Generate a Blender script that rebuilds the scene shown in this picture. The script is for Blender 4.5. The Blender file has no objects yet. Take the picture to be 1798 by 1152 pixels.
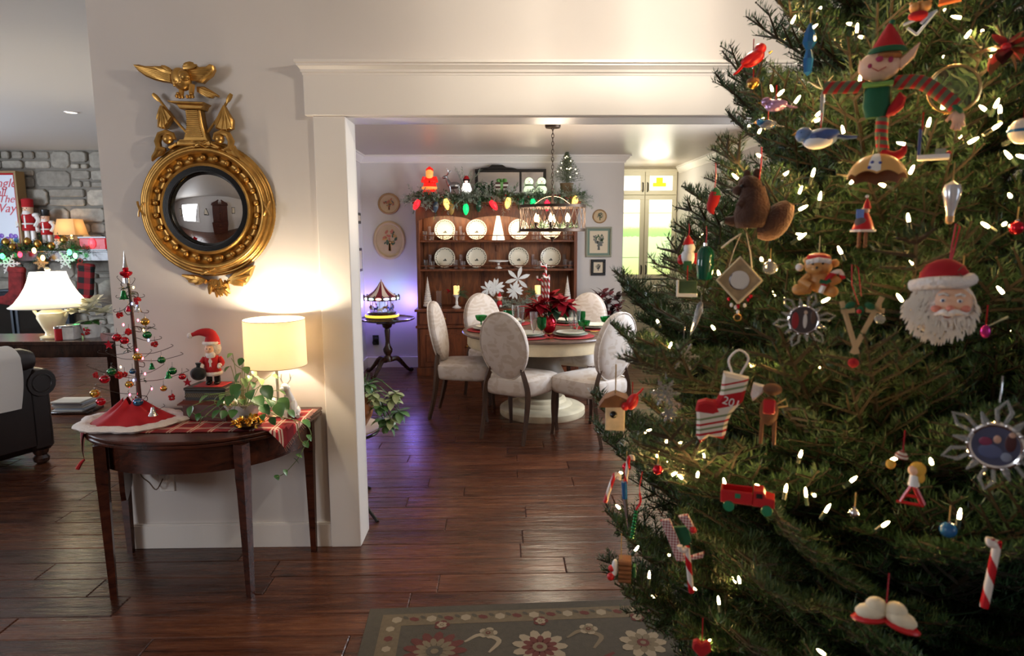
import bpy, math, random
import numpy as np
from mathutils import Matrix, Vector, Euler
rnd = random.Random(7)
PI = math.pi
SC = bpy.context.scene
COL = SC.collection
# ---------------------------------------------------------------- camera
CAM = np.array([0.0, -3.0955, 1.52]); YAW, PITCH, ROLL, FPX = .0193, .1384, -.0035, 1146.25
_f = np.array([math.sin(YAW)*math.cos(PITCH), math.cos(YAW)*math.cos(PITCH), -math.sin(PITCH)])
_r = np.array([math.cos(YAW), -math.sin(YAW), 0.0]); _u = np.cross(_r, _f)
_R = math.cos(ROLL)*_r + math.sin(ROLL)*_u; _U = -math.sin(ROLL)*_r + math.cos(ROLL)*_u
cd = bpy.data.cameras.new('camera'); cam = bpy.data.objects.new('camera', cd); COL.objects.link(cam)
cam.matrix_world = Matrix(((_R[0], _U[0], -_f[0], CAM[0]), (_R[1], _U[1], -_f[1], CAM[1]), (_R[2], _U[2], -_f[2], CAM[2]), (0, 0, 0, 1)))
cd.sensor_fit = 'HORIZONTAL'; cd.sensor_width = 36; cd.lens = FPX/1798*36
cd.clip_start = .02; cd.dof.use_dof = True; cd.dof.focus_distance = 3.3; cd.dof.aperture_fstop = 5.6
SC.camera = cam
# ---------------------------------------------------------------- light and exposure
SC.view_settings.view_transform = 'Standard'; SC.view_settings.look = 'None'
SC.view_settings.gamma = 1; SC.view_settings.use_curve_mapping = False
SC.view_settings.exposure = 0.62
SC.cycles.use_denoising = True
SC.cycles.max_bounces = 10; SC.cycles.diffuse_bounces = 5; SC.cycles.transparent_max_bounces = 12
SC.cycles.sample_clamp_indirect = 6; SC.cycles.caustics_refractive = False; SC.cycles.caustics_reflective = False
W = bpy.data.worlds.new('world'); SC.world = W; W.use_nodes = True
W.node_tree.nodes['Background'].inputs[0].default_value = (.75, .85, 1, 1)
W.node_tree.nodes['Background'].inputs[1].default_value = .3
def area(name, loc, to, sx, sy, e, col):
    l = bpy.data.lights.new(name, 'AREA'); l.shape = 'RECTANGLE'; l.size = sx; l.size_y = sy; l.energy = e; l.color = col
    o = bpy.data.objects.new(name, l); COL.objects.link(o); o.location = loc
    o.rotation_euler = (Vector(to)-Vector(loc)).to_track_quat('-Z', 'Y').to_euler(); return o
area('daylight_rear_window', (-4.6, -4.05, 1.55), (-3.6, 0, 1.3), 1.7, 1.3, 46, (.93, .95, 1))
area('daylight_kitchen_window', (2.36, 1.75, 1.5), (-.6, 1.3, 1.2), 1.5, 1.3, 72, (.82, .9, 1))
area('daylight_living_window', (-7.9, 2.6, 1.6), (-3, 3.4, 1.3), 2.4, 1.5, 170, (.76, .87, 1))
area('added_tree_fill', (2.6, -4.1, 1.5), (1.2, -1.5, .9), 1.2, 1.2, 9, (.78, .88, 1))  # added fill from behind, lifts the dark lower front of the tree
# ---------------------------------------------------------------- helpers
def at(px, py, y):
    d = _f + _R*(px-899)/FPX - _U*(py-576)/FPX
    return Vector(CAM + d*(y-CAM[1])/d[1])
def atz(px, py, z):
    d = _f + _R*(px-899)/FPX - _U*(py-576)/FPX
    return Vector(CAM + d*(z-CAM[2])/d[2])
def scale_at(p): return FPX/float((np.array(p)-CAM) @ _f)     # pixels per metre at a point
def X4(loc=(0, 0, 0), rot=(0, 0, 0), sc=(1, 1, 1)):
    if isinstance(sc, (int, float)): sc = (sc,)*3
    return Matrix.LocRotScale(Vector(loc), Euler(rot), Vector(sc))
def lin(c):
    return tuple(((v/255)/12.92 if v/255 <= .04045 else ((v/255+.055)/1.055)**2.4) for v in c)
def frames(pts, up=None):
    pts = [Vector(p) for p in pts]; n = len(pts); out = []
    ref = Vector(up) if up else None
    for i in range(n):
        t = (pts[min(i+1, n-1)]-pts[max(i-1, 0)]).normalized()
        if ref is None: ref = Vector((0, 0, 1)) if abs(t.z) < .9 else Vector((1, 0, 0))
        a = ref - t*ref.dot(t)
        if a.length < 1e-6: a = t.orthogonal()
        a.normalize(); out.append((pts[i], t, a, t.cross(a))); ref = a
    return out
def smoothline(pts, k=4):
    P = [Vector(p) for p in pts]; P = [P[0]*2-P[1]] + P + [P[-1]*2-P[-2]]; out = []
    for i in range(1, len(P)-2):
        a, b, c, d = P[i-1:i+3]
        for j in range(k):
            t = j/k
            out.append(.5*((2*b)+(c-a)*t+(2*a-5*b+4*c-d)*t*t+(3*b-a-3*c+d)*t**3))
    return out + [P[-2]]
class MB:
    def __init__(s): s.v = []; s.f = []; s.m = []; s.X = Matrix(); s.k = 0
    def to(s, loc=(0, 0, 0), rot=(0, 0, 0), sc=(1, 1, 1)): s.X = X4(loc, rot, sc); return s
    def mx(s, M): s.X = M; return s
    def mi(s, k): s.k = k; return s
    def add(s, vs, fs):
        b = len(s.v); X = s.X
        s.v += [tuple(X @ Vector(v)) for v in vs]; flip = X.determinant() < 0
        s.f += [tuple(b+i for i in (reversed(f) if flip else f)) for f in fs]; s.m += [s.k]*len(fs); return s
    def box(s, c, d, bev=0):
        x, y, z = (q/2 for q in d); c = Vector(c)
        if bev <= 0:
            vs = [(c.x+i*x, c.y+j*y, c.z+k*z) for i in (-1, 1) for j in (-1, 1) for k in (-1, 1)]
            return s.add(vs, [(0, 1, 3, 2), (4, 6, 7, 5), (0, 4, 5, 1), (2, 3, 7, 6), (0, 2, 6, 4), (1, 5, 7, 3)])
        b = min(bev, x*.95, y*.95, z*.95); vs = []; idx = {}
        for i in (-1, 1):
            for j in (-1, 1):
                for k in (-1, 1):
                    for a in range(3):
                        p = [i*(x-b), j*(y-b), k*(z-b)]; p[a] = (i*x, j*y, k*z)[a]
                        idx[i, j, k, a] = len(vs); vs.append((c.x+p[0], c.y+p[1], c.z+p[2]))
        fs = []
        def q(*ks):
            f = [idx[t] for t in ks]; a, b_, c_ = (Vector(vs[f[n]])-c for n in (0, 1, 2))
            if (b_-a).cross(c_-a).dot(sum((Vector(vs[n])-c for n in f), Vector())) < 0: f.reverse()
            fs.append(tuple(f))
        for a in range(3):
            u, w = [n for n in range(3) if n != a]
            for sg in (-1, 1):
                ks = []
                for (p, r) in ((-1, -1), (1, -1), (1, 1), (-1, 1)):
                    t = [0, 0, 0]; t[a] = sg; t[u] = p; t[w] = r; ks.append((*t, a))
                q(*ks)
            for p in (-1, 1):
                for r in (-1, 1):
                    t0 = [0, 0, 0]; t0[u] = p; t0[w] = r; t1 = list(t0); t0[a] = -1; t1[a] = 1
                    q((*t0, u), (*t1, u), (*t1, w), (*t0, w))
        for i in (-1, 1):
            for j in (-1, 1):
                for k in (-1, 1): q((i, j, k, 0), (i, j, k, 1), (i, j, k, 2))
        return s.add(vs, fs)
    def lathe(s, prof, n=20, c=(0, 0, 0), cap=True, squash=1.0, a0=0, a1=2*PI):
        full = abs(a1-a0-2*PI) < 1e-6; m = n if full else n+1; vs = []; c = Vector(c)
        for (r, z) in prof:
            for i in range(m):
                a = a0+(a1-a0)*i/n; vs.append((c.x+r*math.cos(a), c.y+r*math.sin(a)*squash, c.z+z))
        fs = []
        for k in range(len(prof)-1):
            for i in range(n):
                j = (i+1) % m; fs.append((k*m+i, k*m+j, (k+1)*m+j, (k+1)*m+i))
        if cap and full:
            if prof[0][0] > 1e-5 and not (len(prof) == 2 and abs(prof[0][1]-prof[1][1]) < 1e-6): fs.append(tuple(reversed(range(m))))
            if prof[-1][0] > 1e-5: fs.append(tuple(range((len(prof)-1)*m, len(prof)*m)))
        if prof[-1][1] < prof[0][1]: fs = [tuple(reversed(f)) for f in fs]
        return s.add(vs, fs)
    def tube(s, pts, r, n=6, up=None, flat=1.0, cap=True):
        fr = frames(pts, up); vs = []; L = len(fr)
        if len(r if hasattr(r, '__len__') else [0]) != L: r = [r]*L if not hasattr(r, '__len__') else [r[0]+(r[1]-r[0])*i/(L-1) for i in range(L)]
        for (p, t, a, b), q in zip(fr, r):
            for i in range(n):
                w = 2*PI*i/n; vs.append(tuple(p + a*(math.cos(w)*q*flat) + b*(math.sin(w)*q)))
        fs = [(k*n+i, k*n+(i+1) % n, (k+1)*n+(i+1) % n, (k+1)*n+i) for k in range(L-1) for i in range(n)]
        if cap: fs += [tuple(reversed(range(n))), tuple(range((L-1)*n, L*n))]
        return s.add(vs, fs)
    def ring(s, R, r, n=32, m=8, c=(0, 0, 0), sx=1, sy=1):
        vs = []; c = Vector(c)
        for i in range(n):
            a = 2*PI*i/n
            for j in range(m):
                w = 2*PI*j/m; q = R+r*math.cos(w); vs.append((c.x+q*math.cos(a)*sx, c.y+q*math.sin(a)*sy, c.z+r*math.sin(w)))
        return s.add(vs, [(i*m+j, ((i+1) % n)*m+j, ((i+1) % n)*m+(j+1) % m, i*m+(j+1) % m) for i in range(n) for j in range(m)])
    def sph(s, c, r, nu=12, nv=8, rot=None):
        if isinstance(r, (int, float)): r = (r,)*3
        Q = Euler(rot).to_matrix() if rot else None; c = Vector(c); vs = [Vector((0, 0, -r[2]))]
        for j in range(1, nv):
            t = PI*j/nv
            for i in range(nu):
                a = 2*PI*i/nu; vs.append(Vector((r[0]*math.sin(t)*math.cos(a), r[1]*math.sin(t)*math.sin(a), -r[2]*math.cos(t))))
        vs.append(Vector((0, 0, r[2])))
        if Q: vs = [Q @ v for v in vs]
        vs = [tuple(v+c) for v in vs]; e = len(vs)-1; l = 1+(nv-2)*nu
        fs = [(0, 1+(i+1) % nu, 1+i) for i in range(nu)] + [(e, l+i, l+(i+1) % nu) for i in range(nu)]
        fs += [(1+j*nu+i, 1+j*nu+(i+1) % nu, 1+(j+1)*nu+(i+1) % nu, 1+(j+1)*nu+i) for j in range(nv-2) for i in range(nu)]
        return s.add(vs, fs)
    def prism(s, poly, y0, y1, bev=0):                       # outline in XZ, counter-clockwise seen from -Y
        A = sum(poly[i][0]*poly[(i+1) % len(poly)][1]-poly[(i+1) % len(poly)][0]*poly[i][1] for i in range(len(poly)))
        if A < 0: poly = list(reversed(poly))
        n = len(poly); vs = []; layers = [(y0, 0), (y1, 0)] if bev <= 0 else [(y0, bev), (y0+bev, 0), (y1, 0)]
        for (y, b) in layers:
            for i in range(n):
                x, z = poly[i]
                if b:
                    p, q = Vector(poly[i-1]), Vector(poly[(i+1) % n]); d = (q-p); d = Vector((-d.y, d.x)).normalized() if d.length > 0 else Vector((0, 0))
                    x += d.x*b; z += d.y*b
                vs.append((x, y, z))
        fs = [tuple(range(n)), tuple(reversed(range(n*(len(layers)-1), n*len(layers))))]
        for k in range(len(layers)-1): fs += [(k*n+i, (k+1)*n+i, (k+1)*n+(i+1) % n, k*n+(i+1) % n) for i in range(n)]
        return s.add(vs, fs)
    def grid(s, fn, nu, nv, closed=False):
        vs = [tuple(fn(i/(nu if closed else nu-1), j/(nv-1))) for j in range(nv) for i in range(nu)]; m = nu if closed else nu-1
        return s.add(vs, [(j*nu+i, j*nu+(i+1) % nu, (j+1)*nu+(i+1) % nu, (j+1)*nu+i) for j in range(nv-1) for i in range(m)])
    def leaf(s, L, w, bend=.2, fold=.15, n=5, wmax=.4):      # along +X, face up
        vs = []; fs = []
        for i in range(n+1):
            t = i/n; q = w/2*(math.sin(PI*min(1, t/(2*wmax)))if t < wmax else math.cos(PI/2*(t-wmax)/(1-wmax))**.8 if t < 1 else 0)
            z = -bend*L*t*t; x = L*t*(1-.25*abs(bend)*t)
            vs += [(x, -q, z+fold*q), (x, 0, z), (x, q, z+fold*q)]
        for i in range(n):
            a = i*3; fs += [(a, a+1, a+4, a+3), (a+1, a+2, a+5, a+4)]
        # vertices are x-forward: faces wind upward
        fs = [tuple(reversed(f)) for f in fs]
        return s.add(vs, fs)
    def b(s, name, mats, parent=None, kind=None, smooth=True, ang=38, loc=None, rot=None):
        if not isinstance(mats, (list, tuple)): mats = [mats]
        me = bpy.data.meshes.new(name); me.from_pydata(s.v, [], s.f)
        for m in mats: me.materials.append(m)
        if len(mats) > 1: me.polygons.foreach_set('material_index', s.m)
        me.polygons.foreach_set('use_smooth', [smooth]*len(s.f))
        if smooth:
            try: me.set_sharp_from_angle(angle=math.radians(ang))
            except Exception: pass
        me.update(); o = bpy.data.objects.new(name, me); COL.objects.link(o)
        if parent is not None: o.parent = parent
        if kind: o['kind'] = kind
        if loc is not None: o.location = loc
        if rot is not None: o.rotation_euler = rot
        return o
def tag(o, label, cat, group=None, kind=None):
    o['label'] = label; o['category'] = cat
    if group: o['group'] = group
    if kind: o['kind'] = kind
    return o
def T(name, label, cat, loc=(0, 0, 0), rz=0, group=None, rot=None, sc=1):
    o = bpy.data.objects.new(name, None); COL.objects.link(o); o.location = loc; o.rotation_euler = rot or (0, 0, rz); o.scale = (sc,)*3
    o.empty_display_size = .05; return tag(o, label, cat, group)
def kids(o): return [c for c in bpy.data.objects if c.parent == o]
def dup(o, loc=None, rz=None, label=None, group=None, parent=None):
    c = o.copy(); COL.objects.link(c); c.parent = parent
    for k in o.children: dup(k, parent=c)
    if loc is not None: c.location = loc
    if rz is not None: c.rotation_euler = (0, 0, rz)
    if label: c['label'] = label
    if group: c['group'] = group
    return c
# ---------------------------------------------------------------- materials
class NT:
    def __init__(s, name):
        s.mat = bpy.data.materials.new(name); s.mat.use_nodes = True; s.t = s.mat.node_tree; s.p = s.t.nodes['Principled BSDF']; s.out = s.t.nodes['Material Output']
    def n(s, typ, **kw):
        o = s.t.nodes.new('ShaderNode'+typ)
        for k, v in kw.items():
            if k.startswith('i_'):
                key = k[2:]; key = int(key) if key.isdigit() else key
                if isinstance(v, bpy.types.NodeSocket): s.t.links.new(v, o.inputs[key])
                else: o.inputs[key].default_value = v
            else: setattr(o, k, v)
        return o
    def l(s, a, b): s.t.links.new(a, b)
    def co(s, which='Object', sc=(1, 1, 1), rot=(0, 0, 0)):
        c = s.n('TexCoord'); return s.n('Mapping', i_0=c.outputs[which], i_2=rot, i_3=sc).outputs[0]
    def math(s, op, a, b=None, c=None):
        o = s.n('Math', operation=op)
        for i, v in enumerate((a, b, c)):
            if v is None: continue
            if isinstance(v, bpy.types.NodeSocket): s.l(v, o.inputs[i])
            else: o.inputs[i].default_value = v
        return o.outputs[0]
    def mix(s, fac, a, b, mode='MIX'):
        o = s.n('Mix', data_type='RGBA', blend_type=mode)
        for i, v in ((0, fac), (6, a), (7, b)):
            if isinstance(v, bpy.types.NodeSocket): s.l(v, o.inputs[i])
            elif i == 0: o.inputs[0].default_value = v
            else: o.inputs[i].default_value = (*v, 1)
        return o.outputs[2]
    def noise(s, vec, scale, detail=3, rough=.5, dist=0): return s.n('TexNoise', i_Vector=vec, i_Scale=scale, i_Detail=detail, i_Roughness=rough, i_Distortion=dist).outputs[0]
    def ramp(s, fac, stops):
        o = s.n('ValToRGB', i_0=fac); e = o.color_ramp.elements
        while len(e) < len(stops): e.new(.5)
        for q, (p, c) in zip(e, stops): q.position = p; q.color = (*c, 1)
        return o.outputs[0]
    def bump(s, h, strength=.3, dist=.01):
        s.l(s.n('Bump', i_Strength=strength, i_Distance=dist, i_Height=h).outputs[0], s.p.inputs['Normal'])
    def set(s, **kw):
        names = dict(col='Base Color', rough='Roughness', metal='Metallic', trans='Transmission Weight', emit='Emission Color', es='Emission Strength', coat='Coat Weight', spec='Specular IOR Level', ior='IOR', alpha='Alpha', sheen='Sheen Weight', sub='Subsurface Weight')
        for k, v in kw.items():
            i = s.p.inputs[names[k]]
            if isinstance(v, bpy.types.NodeSocket): s.l(v, i)
            else: i.default_value = (*v, 1) if k in ('col', 'emit') else v
        return s
_mc = {}
def mat(name, col=(200, 200, 200), rough=.5, metal=0, var=0, vs=30, bump=0, bs=120, emit=None, es=0, trans=0, coat=0, spec=.5, sheen=0, ior=None, bd=.002, stretch=(1, 1, 1)):
    if name in _mc: return _mc[name]
    m = NT(name); c = lin(col); m.set(rough=rough, metal=metal, trans=trans, coat=coat, spec=spec, sheen=sheen)
    if ior: m.set(ior=ior)
    if var:
        v = m.co(sc=stretch); f = m.noise(v, vs, 4)
        m.set(col=m.mix(m.math('MULTIPLY', m.math('SUBTRACT', f, .25), 2), tuple(q*(1-var) for q in c), tuple(min(1, q*(1+var)) for q in c)))
    else: m.set(col=c)
    if bump: m.bump(m.noise(m.co(), bs, 3), bump, bd)
    if emit: m.set(emit=lin(emit), es=es)
    m.mat.diffuse_color = (*c, 1); _mc[name] = m.mat; return m.mat
def wood(name, c0, c1, rough=.35, sc=(1, 1, 1), scale=6, coat=0):
    if name in _mc: return _mc[name]
    m = NT(name); v = m.co(sc=sc); w = m.noise(v, scale, 6, .6, 1.5)
    m.set(col=m.ramp(w, [(.3, lin(c0)), (.7, lin(c1))]), rough=rough, coat=coat); m.bump(w, .08, .002); _mc[name] = m.mat; return m.mat
def glow(name, col, es, base=None): return mat(name, base or col, .4, emit=col, es=es)
def ranged(name, col, r=.15, rough=.5, spec=.5, bump=0, bs=100):      # small difference from copy to copy
    if name in _mc: return _mc[name]
    m = NT(name); c = lin(col); oi = m.n('ObjectInfo').outputs['Random']
    base = m.mix(oi, tuple(q*(1-r) for q in c), tuple(min(1, q*(1+r)) for q in c)); f = m.noise(m.co(), 12, 5, .6)
    m.set(col=m.mix(.6, base, m.ramp(f, [(.25, (.25,)*3), (.75, (1,)*3)]), 'MULTIPLY'), rough=rough, spec=spec)
    if bump: m.bump(m.noise(m.co(), bs, 5, .6), bump, .01)
    _mc[name] = m.mat; return m.mat
# ---------------------------------------------------------------- setting materials
m_wall = mat('painted_plaster_greige', (218, 211, 205), .7, bump=.05, bs=200, var=.02, vs=3)
m_trim = mat('white_satin_paint', (238, 232, 225), .38, bump=.02, bs=40)
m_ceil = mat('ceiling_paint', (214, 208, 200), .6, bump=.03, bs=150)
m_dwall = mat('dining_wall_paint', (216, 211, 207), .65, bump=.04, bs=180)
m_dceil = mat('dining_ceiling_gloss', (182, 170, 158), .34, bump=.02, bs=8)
def plank_mat():
    m = NT('hand_scraped_acacia'); oi = m.n('ObjectInfo').outputs['Random']
    g = m.n('NewGeometry').outputs['Position']
    off = m.n('VectorMath', operation='ADD', i_0=g, i_1=m.n('CombineXYZ', i_0=m.math('MULTIPLY', oi, 37.0), i_1=m.math('MULTIPLY', oi, 11.0)).outputs[0]).outputs[0]
    v = m.n('Mapping', i_0=off, i_3=(1.2, 11, 1)).outputs[0]
    gr = m.noise(v, 1.6, 7, .62, 1.2); fine = m.noise(m.n('Mapping', i_0=off, i_3=(3, 90, 1)).outputs[0], 2, 3)
    col = m.ramp(gr, [(.25, lin((46, 24, 16))), (.5, lin((90, 51, 33))), (.75, lin((126, 80, 53)))])
    tint = m.ramp(oi, [(0, (.55, .5, .5)), (.35, (.85, .8, .78)), (.7, (1, .95, .9)), (1, (1.15, 1.12, 1.05))])
    col = m.mix(1, col, tint, 'MULTIPLY'); col = m.mix(.25, col, m.ramp(fine, [(.3, (.35,)*3), (.7, (1,)*3)]), 'MULTIPLY')
    kn = m.n('TexVoronoi', i_Vector=m.n('Mapping', i_0=off, i_3=(1.6, 4.2, 1)).outputs[0], i_Scale=1.25).outputs[0]
    col = m.mix(m.ramp(kn, [(.03, (.85,)*3), (.11, (0, 0, 0))]), col, lin((32, 17, 12)))
    m.set(col=col, rough=m.math('ADD', .2, m.math('MULTIPLY', fine, .16)), spec=.5)
    wav = m.noise(m.n('Mapping', i_0=off, i_3=(2.2, 16, 1)).outputs[0], 1.6, 2); m.bump(m.math('ADD', wav, m.math('MULTIPLY', fine, .05)), .22, .012)
    return m.mat
m_plank = plank_mat(); m_dark = mat('joint_brown', (40, 22, 16), .6)  # dark brown of the slab that shows in the plank joints
# ---------------------------------------------------------------- floor of planks
ZC, ZD = 2.75, 2.4408; XL, XO, XR, XC = -1.823, -.694, 1.5, 1.4385; YB = 4.524; TW = .162; YS = 6.45
floor = MB().box((-1.9, .5, -.05), (13, 12.4, .072)).b('floor', m_dark, kind='structure')
PL = {}
def plank_mesh(L, mb=None, x=0, y=0):
    w, b = .1485, .004; mbb = mb or MB(); x1 = x+L-.0018
    vs = [(x, y, -.014), (x1, y, -.014), (x1, y+w, -.014), (x, y+w, -.014), (x, y, -b), (x1, y, -b), (x1, y+w, -b), (x, y+w, -b), (x+b, y+b, 0), (x1-b, y+b, 0), (x1-b, y+w-b, 0), (x+b, y+w-b, 0)]
    fs = [(i, (i+1) % 4, (i+1) % 4+4, i+4) for i in range(4)] + [(i+4, (i+1) % 4+4, (i+1) % 4+8, i+8) for i in range(4)] + [(8, 9, 10, 11)]
    mbb.add(vs, fs); return mbb
rest = MB(); npl = 0
for row in range(-21, 51):
    y = -1.2+row*.15; x = -7.8-rnd.random()*1.2
    x1 = 4.2 if y < 0 else 2.5
    while x < x1:
        L = rnd.choice((.75, .9, 1.05, 1.2, 1.35, 1.65))
        near = -1.21 < y < 3.45 and x+L > -3.7 and x < 1.9
        if near and npl < 290:
            if L not in PL: o = plank_mesh(L).b('plank', m_plank, floor, smooth=False); PL[L] = o
            else: o = PL[L].copy(); COL.objects.link(o)
            o.location = (x, y, 0); npl += 1
        else: plank_mesh(L, rest, x, y)
        x += L
rest.b('far_planks', m_plank, floor, kind='stuff', smooth=False)
# ---------------------------------------------------------------- walls and ceilings
def S(name, m, fn, parent=None, smooth=False):
    mb = MB(); fn(mb); return mb.b(name, m, parent, kind=None if parent else 'structure', smooth=smooth)
def bx(mb, x0, x1, y0, y1, z0, z1, bev=0): return mb.box(((x0+x1)/2, (y0+y1)/2, (z0+z1)/2), (x1-x0, y1-y0, z1-z0), bev)
wf = MB(); bx(wf, XL, XO-.012, 0, TW, 0, ZC); bx(wf, XO-.012, XR+.012, 0, TW, 2.074, ZC); bx(wf, XR+.012, 4.2, 0, TW, 0, ZC); wf.b('wall_front', m_wall, kind='structure', smooth=False)
S('wall_dining_left', m_dwall, lambda m: bx(m, XL, -1.57, TW, 6.5, 0, ZC))
wb = MB(); bx(wb, -1.57, XC, YB, YB+.13, 0, 2.6); wb.b('wall_dining_back', m_dwall, kind='structure', smooth=False)
S('wall_dining_right', m_dwall, lambda m: bx(m, 2.42, 2.55, TW, 6.3, 0, 2.6))
S('wall_kitchen_back', m_dwall, lambda m: bx(m, -1.57, 2.55, 6.2, 6.3, 0, 2.6))
S('wall_living_left', m_wall, lambda m: bx(m, -8.1, -8, -5.7, 6.6, 0, ZC))
S('wall_rear', m_wall, lambda m: bx(m, -8.1, 4.3, -4.3, -4.2, 0, ZC))
S('wall_right', m_wall, lambda m: bx(m, 4.2, 4.3, -5.7, TW, 0, ZC))
S('ceiling_front', m_ceil, lambda m: bx(m, -8.1, 4.3, -5.7, 0, ZC, ZC+.08))
S('ceiling_living', m_ceil, lambda m: bx(m, -8.1, XL, 0, 6.6, ZC, ZC+.08))
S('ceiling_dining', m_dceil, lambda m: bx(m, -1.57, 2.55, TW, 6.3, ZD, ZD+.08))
# door casing, frieze and cornice of the wide opening
XCA = -.839; XRC = XR+.145
S('trim_casing_left', m_trim, lambda m: bx(m, XCA, XO, -.022, 0, 0, 2.066, .003))
S('trim_casing_right', m_trim, lambda m: bx(m, XR, XRC, -.022, 0, 0, 2.066, .003))
S('trim_frieze', m_trim, lambda m: bx(m, -.873, XRC+.034, -.032, 0, 2.066, 2.245, .003))
def cornice(mb):
    pr = [(0, 2.24), (-.034, 2.24), (-.036, 2.25), (-.044, 2.252), (-.046, 2.262), (-.06, 2.274), (-.066, 2.276), (-.066, 2.284), (-.078, 2.286), (-.078, 2.298), (0, 2.298)]
    xa = lambda y: -.873+(y+.032)*.52 if y < -.032 else -.873
    vs = []; 
    for side in (0, 1):
        for (y, z) in pr: vs.append((xa(y) if side == 0 else XRC+.034-(xa(y)+.873), y, z))
    n = len(pr); fs = [(i, (i+1) % n, n+(i+1) % n, n+i) for i in range(n)] + [tuple(reversed(range(n))), tuple(range(n, 2*n))]
    mb.add(vs, [tuple(reversed(f)) for f in fs])
S('trim_cornice', m_trim, cornice)
S('trim_jamb_left', m_trim, lambda m: bx(m, XO-.012, XO, -.004, TW+.004, 0, 2.062))
S('trim_jamb_right', m_trim, lambda m: bx(m, XR, XR+.012, -.004, TW+.004, 0, 2.062))
S('trim_jamb_top', m_trim, lambda m: bx(m, XO-.012, XR+.012, -.004, TW+.004, 2.062, 2.074))
S('trim_dining_casing', m_trim, lambda m: (bx(m, XO-.1, XO, TW, TW+.02, 0, 2.15), bx(m, XR, XR+.1, TW, TW+.02, 0, 2.15), bx(m, XO, XR, TW, TW+.02, 2.062, 2.15)))
def bbd(m, x0, x1, y0, y1): bx(m, x0, x1, y0, y1, 0, .118, .002); bx(m, x0+.002, x1-.002, y0+.003, y1, .118, .126, .002)
S('baseboard_front', m_trim, lambda m: (bbd(m, XL-.016, XCA, -.016, 0)))
S('baseboard_front_end', m_trim, lambda m: bx(m, XL-.016, XL, 0, TW, 0, .125, .002))
S('baseboard_back', m_trim, lambda m: (bx(m, -1.57, -.93, YB-.016, YB, 0, .125, .002), bx(m, .88, XC, YB-.016, YB, 0, .125, .002)))
S('baseboard_dining_left', m_trim, lambda m: bx(m, -1.57, -1.554, TW+.02, YB-.02, 0, .125, .002))
def crown(mb, p0, p1, out, e0=0, e1=0):      # crown moulding from p0 to p1 at the ceiling, 'out' is the way it projects
    pr = [(0, -.085), (.012, -.085), (.014, -.07), (.03, -.052), (.05, -.03), (.056, -.02), (.07, -.018), (.07, 0), (0, 0)]
    p0, p1, o = Vector(p0), Vector(p1), Vector(out); d = (p1-p0).normalized(); vs = []
    for (p, e, sg) in ((p0, e0, -1), (p1, e1, 1)):
        for (q, z) in pr: vs.append(tuple(p+o*q+d*(sg*e*q)+Vector((0, 0, z))))
    n = len(pr); fs = [(i, (i+1) % n, n+(i+1) % n, n+i) for i in range(n)] + [tuple(reversed(range(n))), tuple(range(n, 2*n))]
    mb.add(vs, fs)
S('trim_crown_back', m_trim, lambda m: crown(m, (-1.57, YB, ZD), (XC, YB, ZD), (0, -1, 0), -1, 1))
S('trim_crown_back_end', m_trim, lambda m: crown(m, (XC, YB, ZD), (XC, YB+.13, ZD), (1, 0, 0), 1, 0))
S('trim_crown_left', m_trim, lambda m: crown(m, (-1.57, TW, ZD), (-1.57, YB, ZD), (1, 0, 0), 0, -1))
S('trim_crown_right', m_trim, lambda m: crown(m, (2.42, 5.8, ZD), (2.42, TW, ZD), (-1, 0, 0), -1, 0))
# windows that let the daylight in (kitchen side, living room, behind the camera) and one added to fill the tree
m_sky = glow('overcast_daylight', (225, 236, 255), 1.6)
def window(name, X, w, h):
    o = MB().mx(X); o.box((0, .01, 0), (w, .01, h)); r = o.b(name, m_sky, kind='structure', smooth=False)
    f = MB().mx(X); t = .07
    for (c, d) in (((0, -.015, h/2+t/2), (w+2*t, .05, t)), ((0, -.015, -h/2-t/2), (w+2*t, .07, t)), ((-w/2-t/2, -.015, 0), (t, .05, h)), ((w/2+t/2, -.015, 0), (t, .05, h)), ((0, -.005, 0), (w, .03, .04)), ((0, -.005, 0), (.03, .03, h))): f.box(c, d, .003)
    f.b('window_frame', m_trim, r, smooth=False); return r
window('window_1', X4((2.415, 1.75, 1.5), (0, 0, -PI/2)), 1.3, 1.3)
window('window_2', X4((-4.6, -4.195, 1.55), (0, 0, PI)), 1.7, 1.3)
window('added_fill_window', X4((2.6, -4.195, 1.5), (0, 0, PI)), 1.2, 1.2)  # added glowing pane and frame for the tree fill, no known window
window('window_3', X4((-7.995, 2.6, 1.6), (0, 0, PI/2)), 2.4, 1.5)
# ---------------------------------------------------------------- stone chimney wall in the living room
m_stone = ranged('grey_fieldstone', (172, 165, 152), .28, .8, bump=.5, bs=14); m_mortar = mat('mortar', (128, 122, 112), .9, bump=.3, bs=60)
ws = MB(); bx(ws, -8, XL, YS, YS+.15, 0, ZC); ws = ws.b('wall_stone', m_mortar, kind='structure', smooth=False)
r2 = random.Random(11); nst = 0; srest = MB()
def stone(mb, x0, x1, z0, z1):
    g = .011; x0 += g; x1 -= g; z0 += g; z1 -= g; w, h = x1-x0, z1-z0; c = .2*min(w, h); j = lambda: r2.uniform(-.12, .12)*min(w, h)
    poly = [(x0+c, z0+abs(j())*.4), (x1-c, z0+abs(j())*.4), (x1-abs(j())*.3, z0+c), (x1-abs(j())*.3, z1-c), (x1-c-abs(j()), z1-abs(j())*.3), (x0+c+abs(j()), z1-abs(j())*.3), (x0+abs(j())*.3, z1-c), (x0+abs(j())*.3, z0+c)]
    cx, cz = (x0+x1)/2, (z0+z1)/2; d = r2.uniform(.02, .055)
    poly = [(x-cx, z-cz) for x, z in poly]; mb.to((cx, YS, cz)).prism(poly, -d, .005, .012); mb.to()
bands = []; z = ZC-.004
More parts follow.
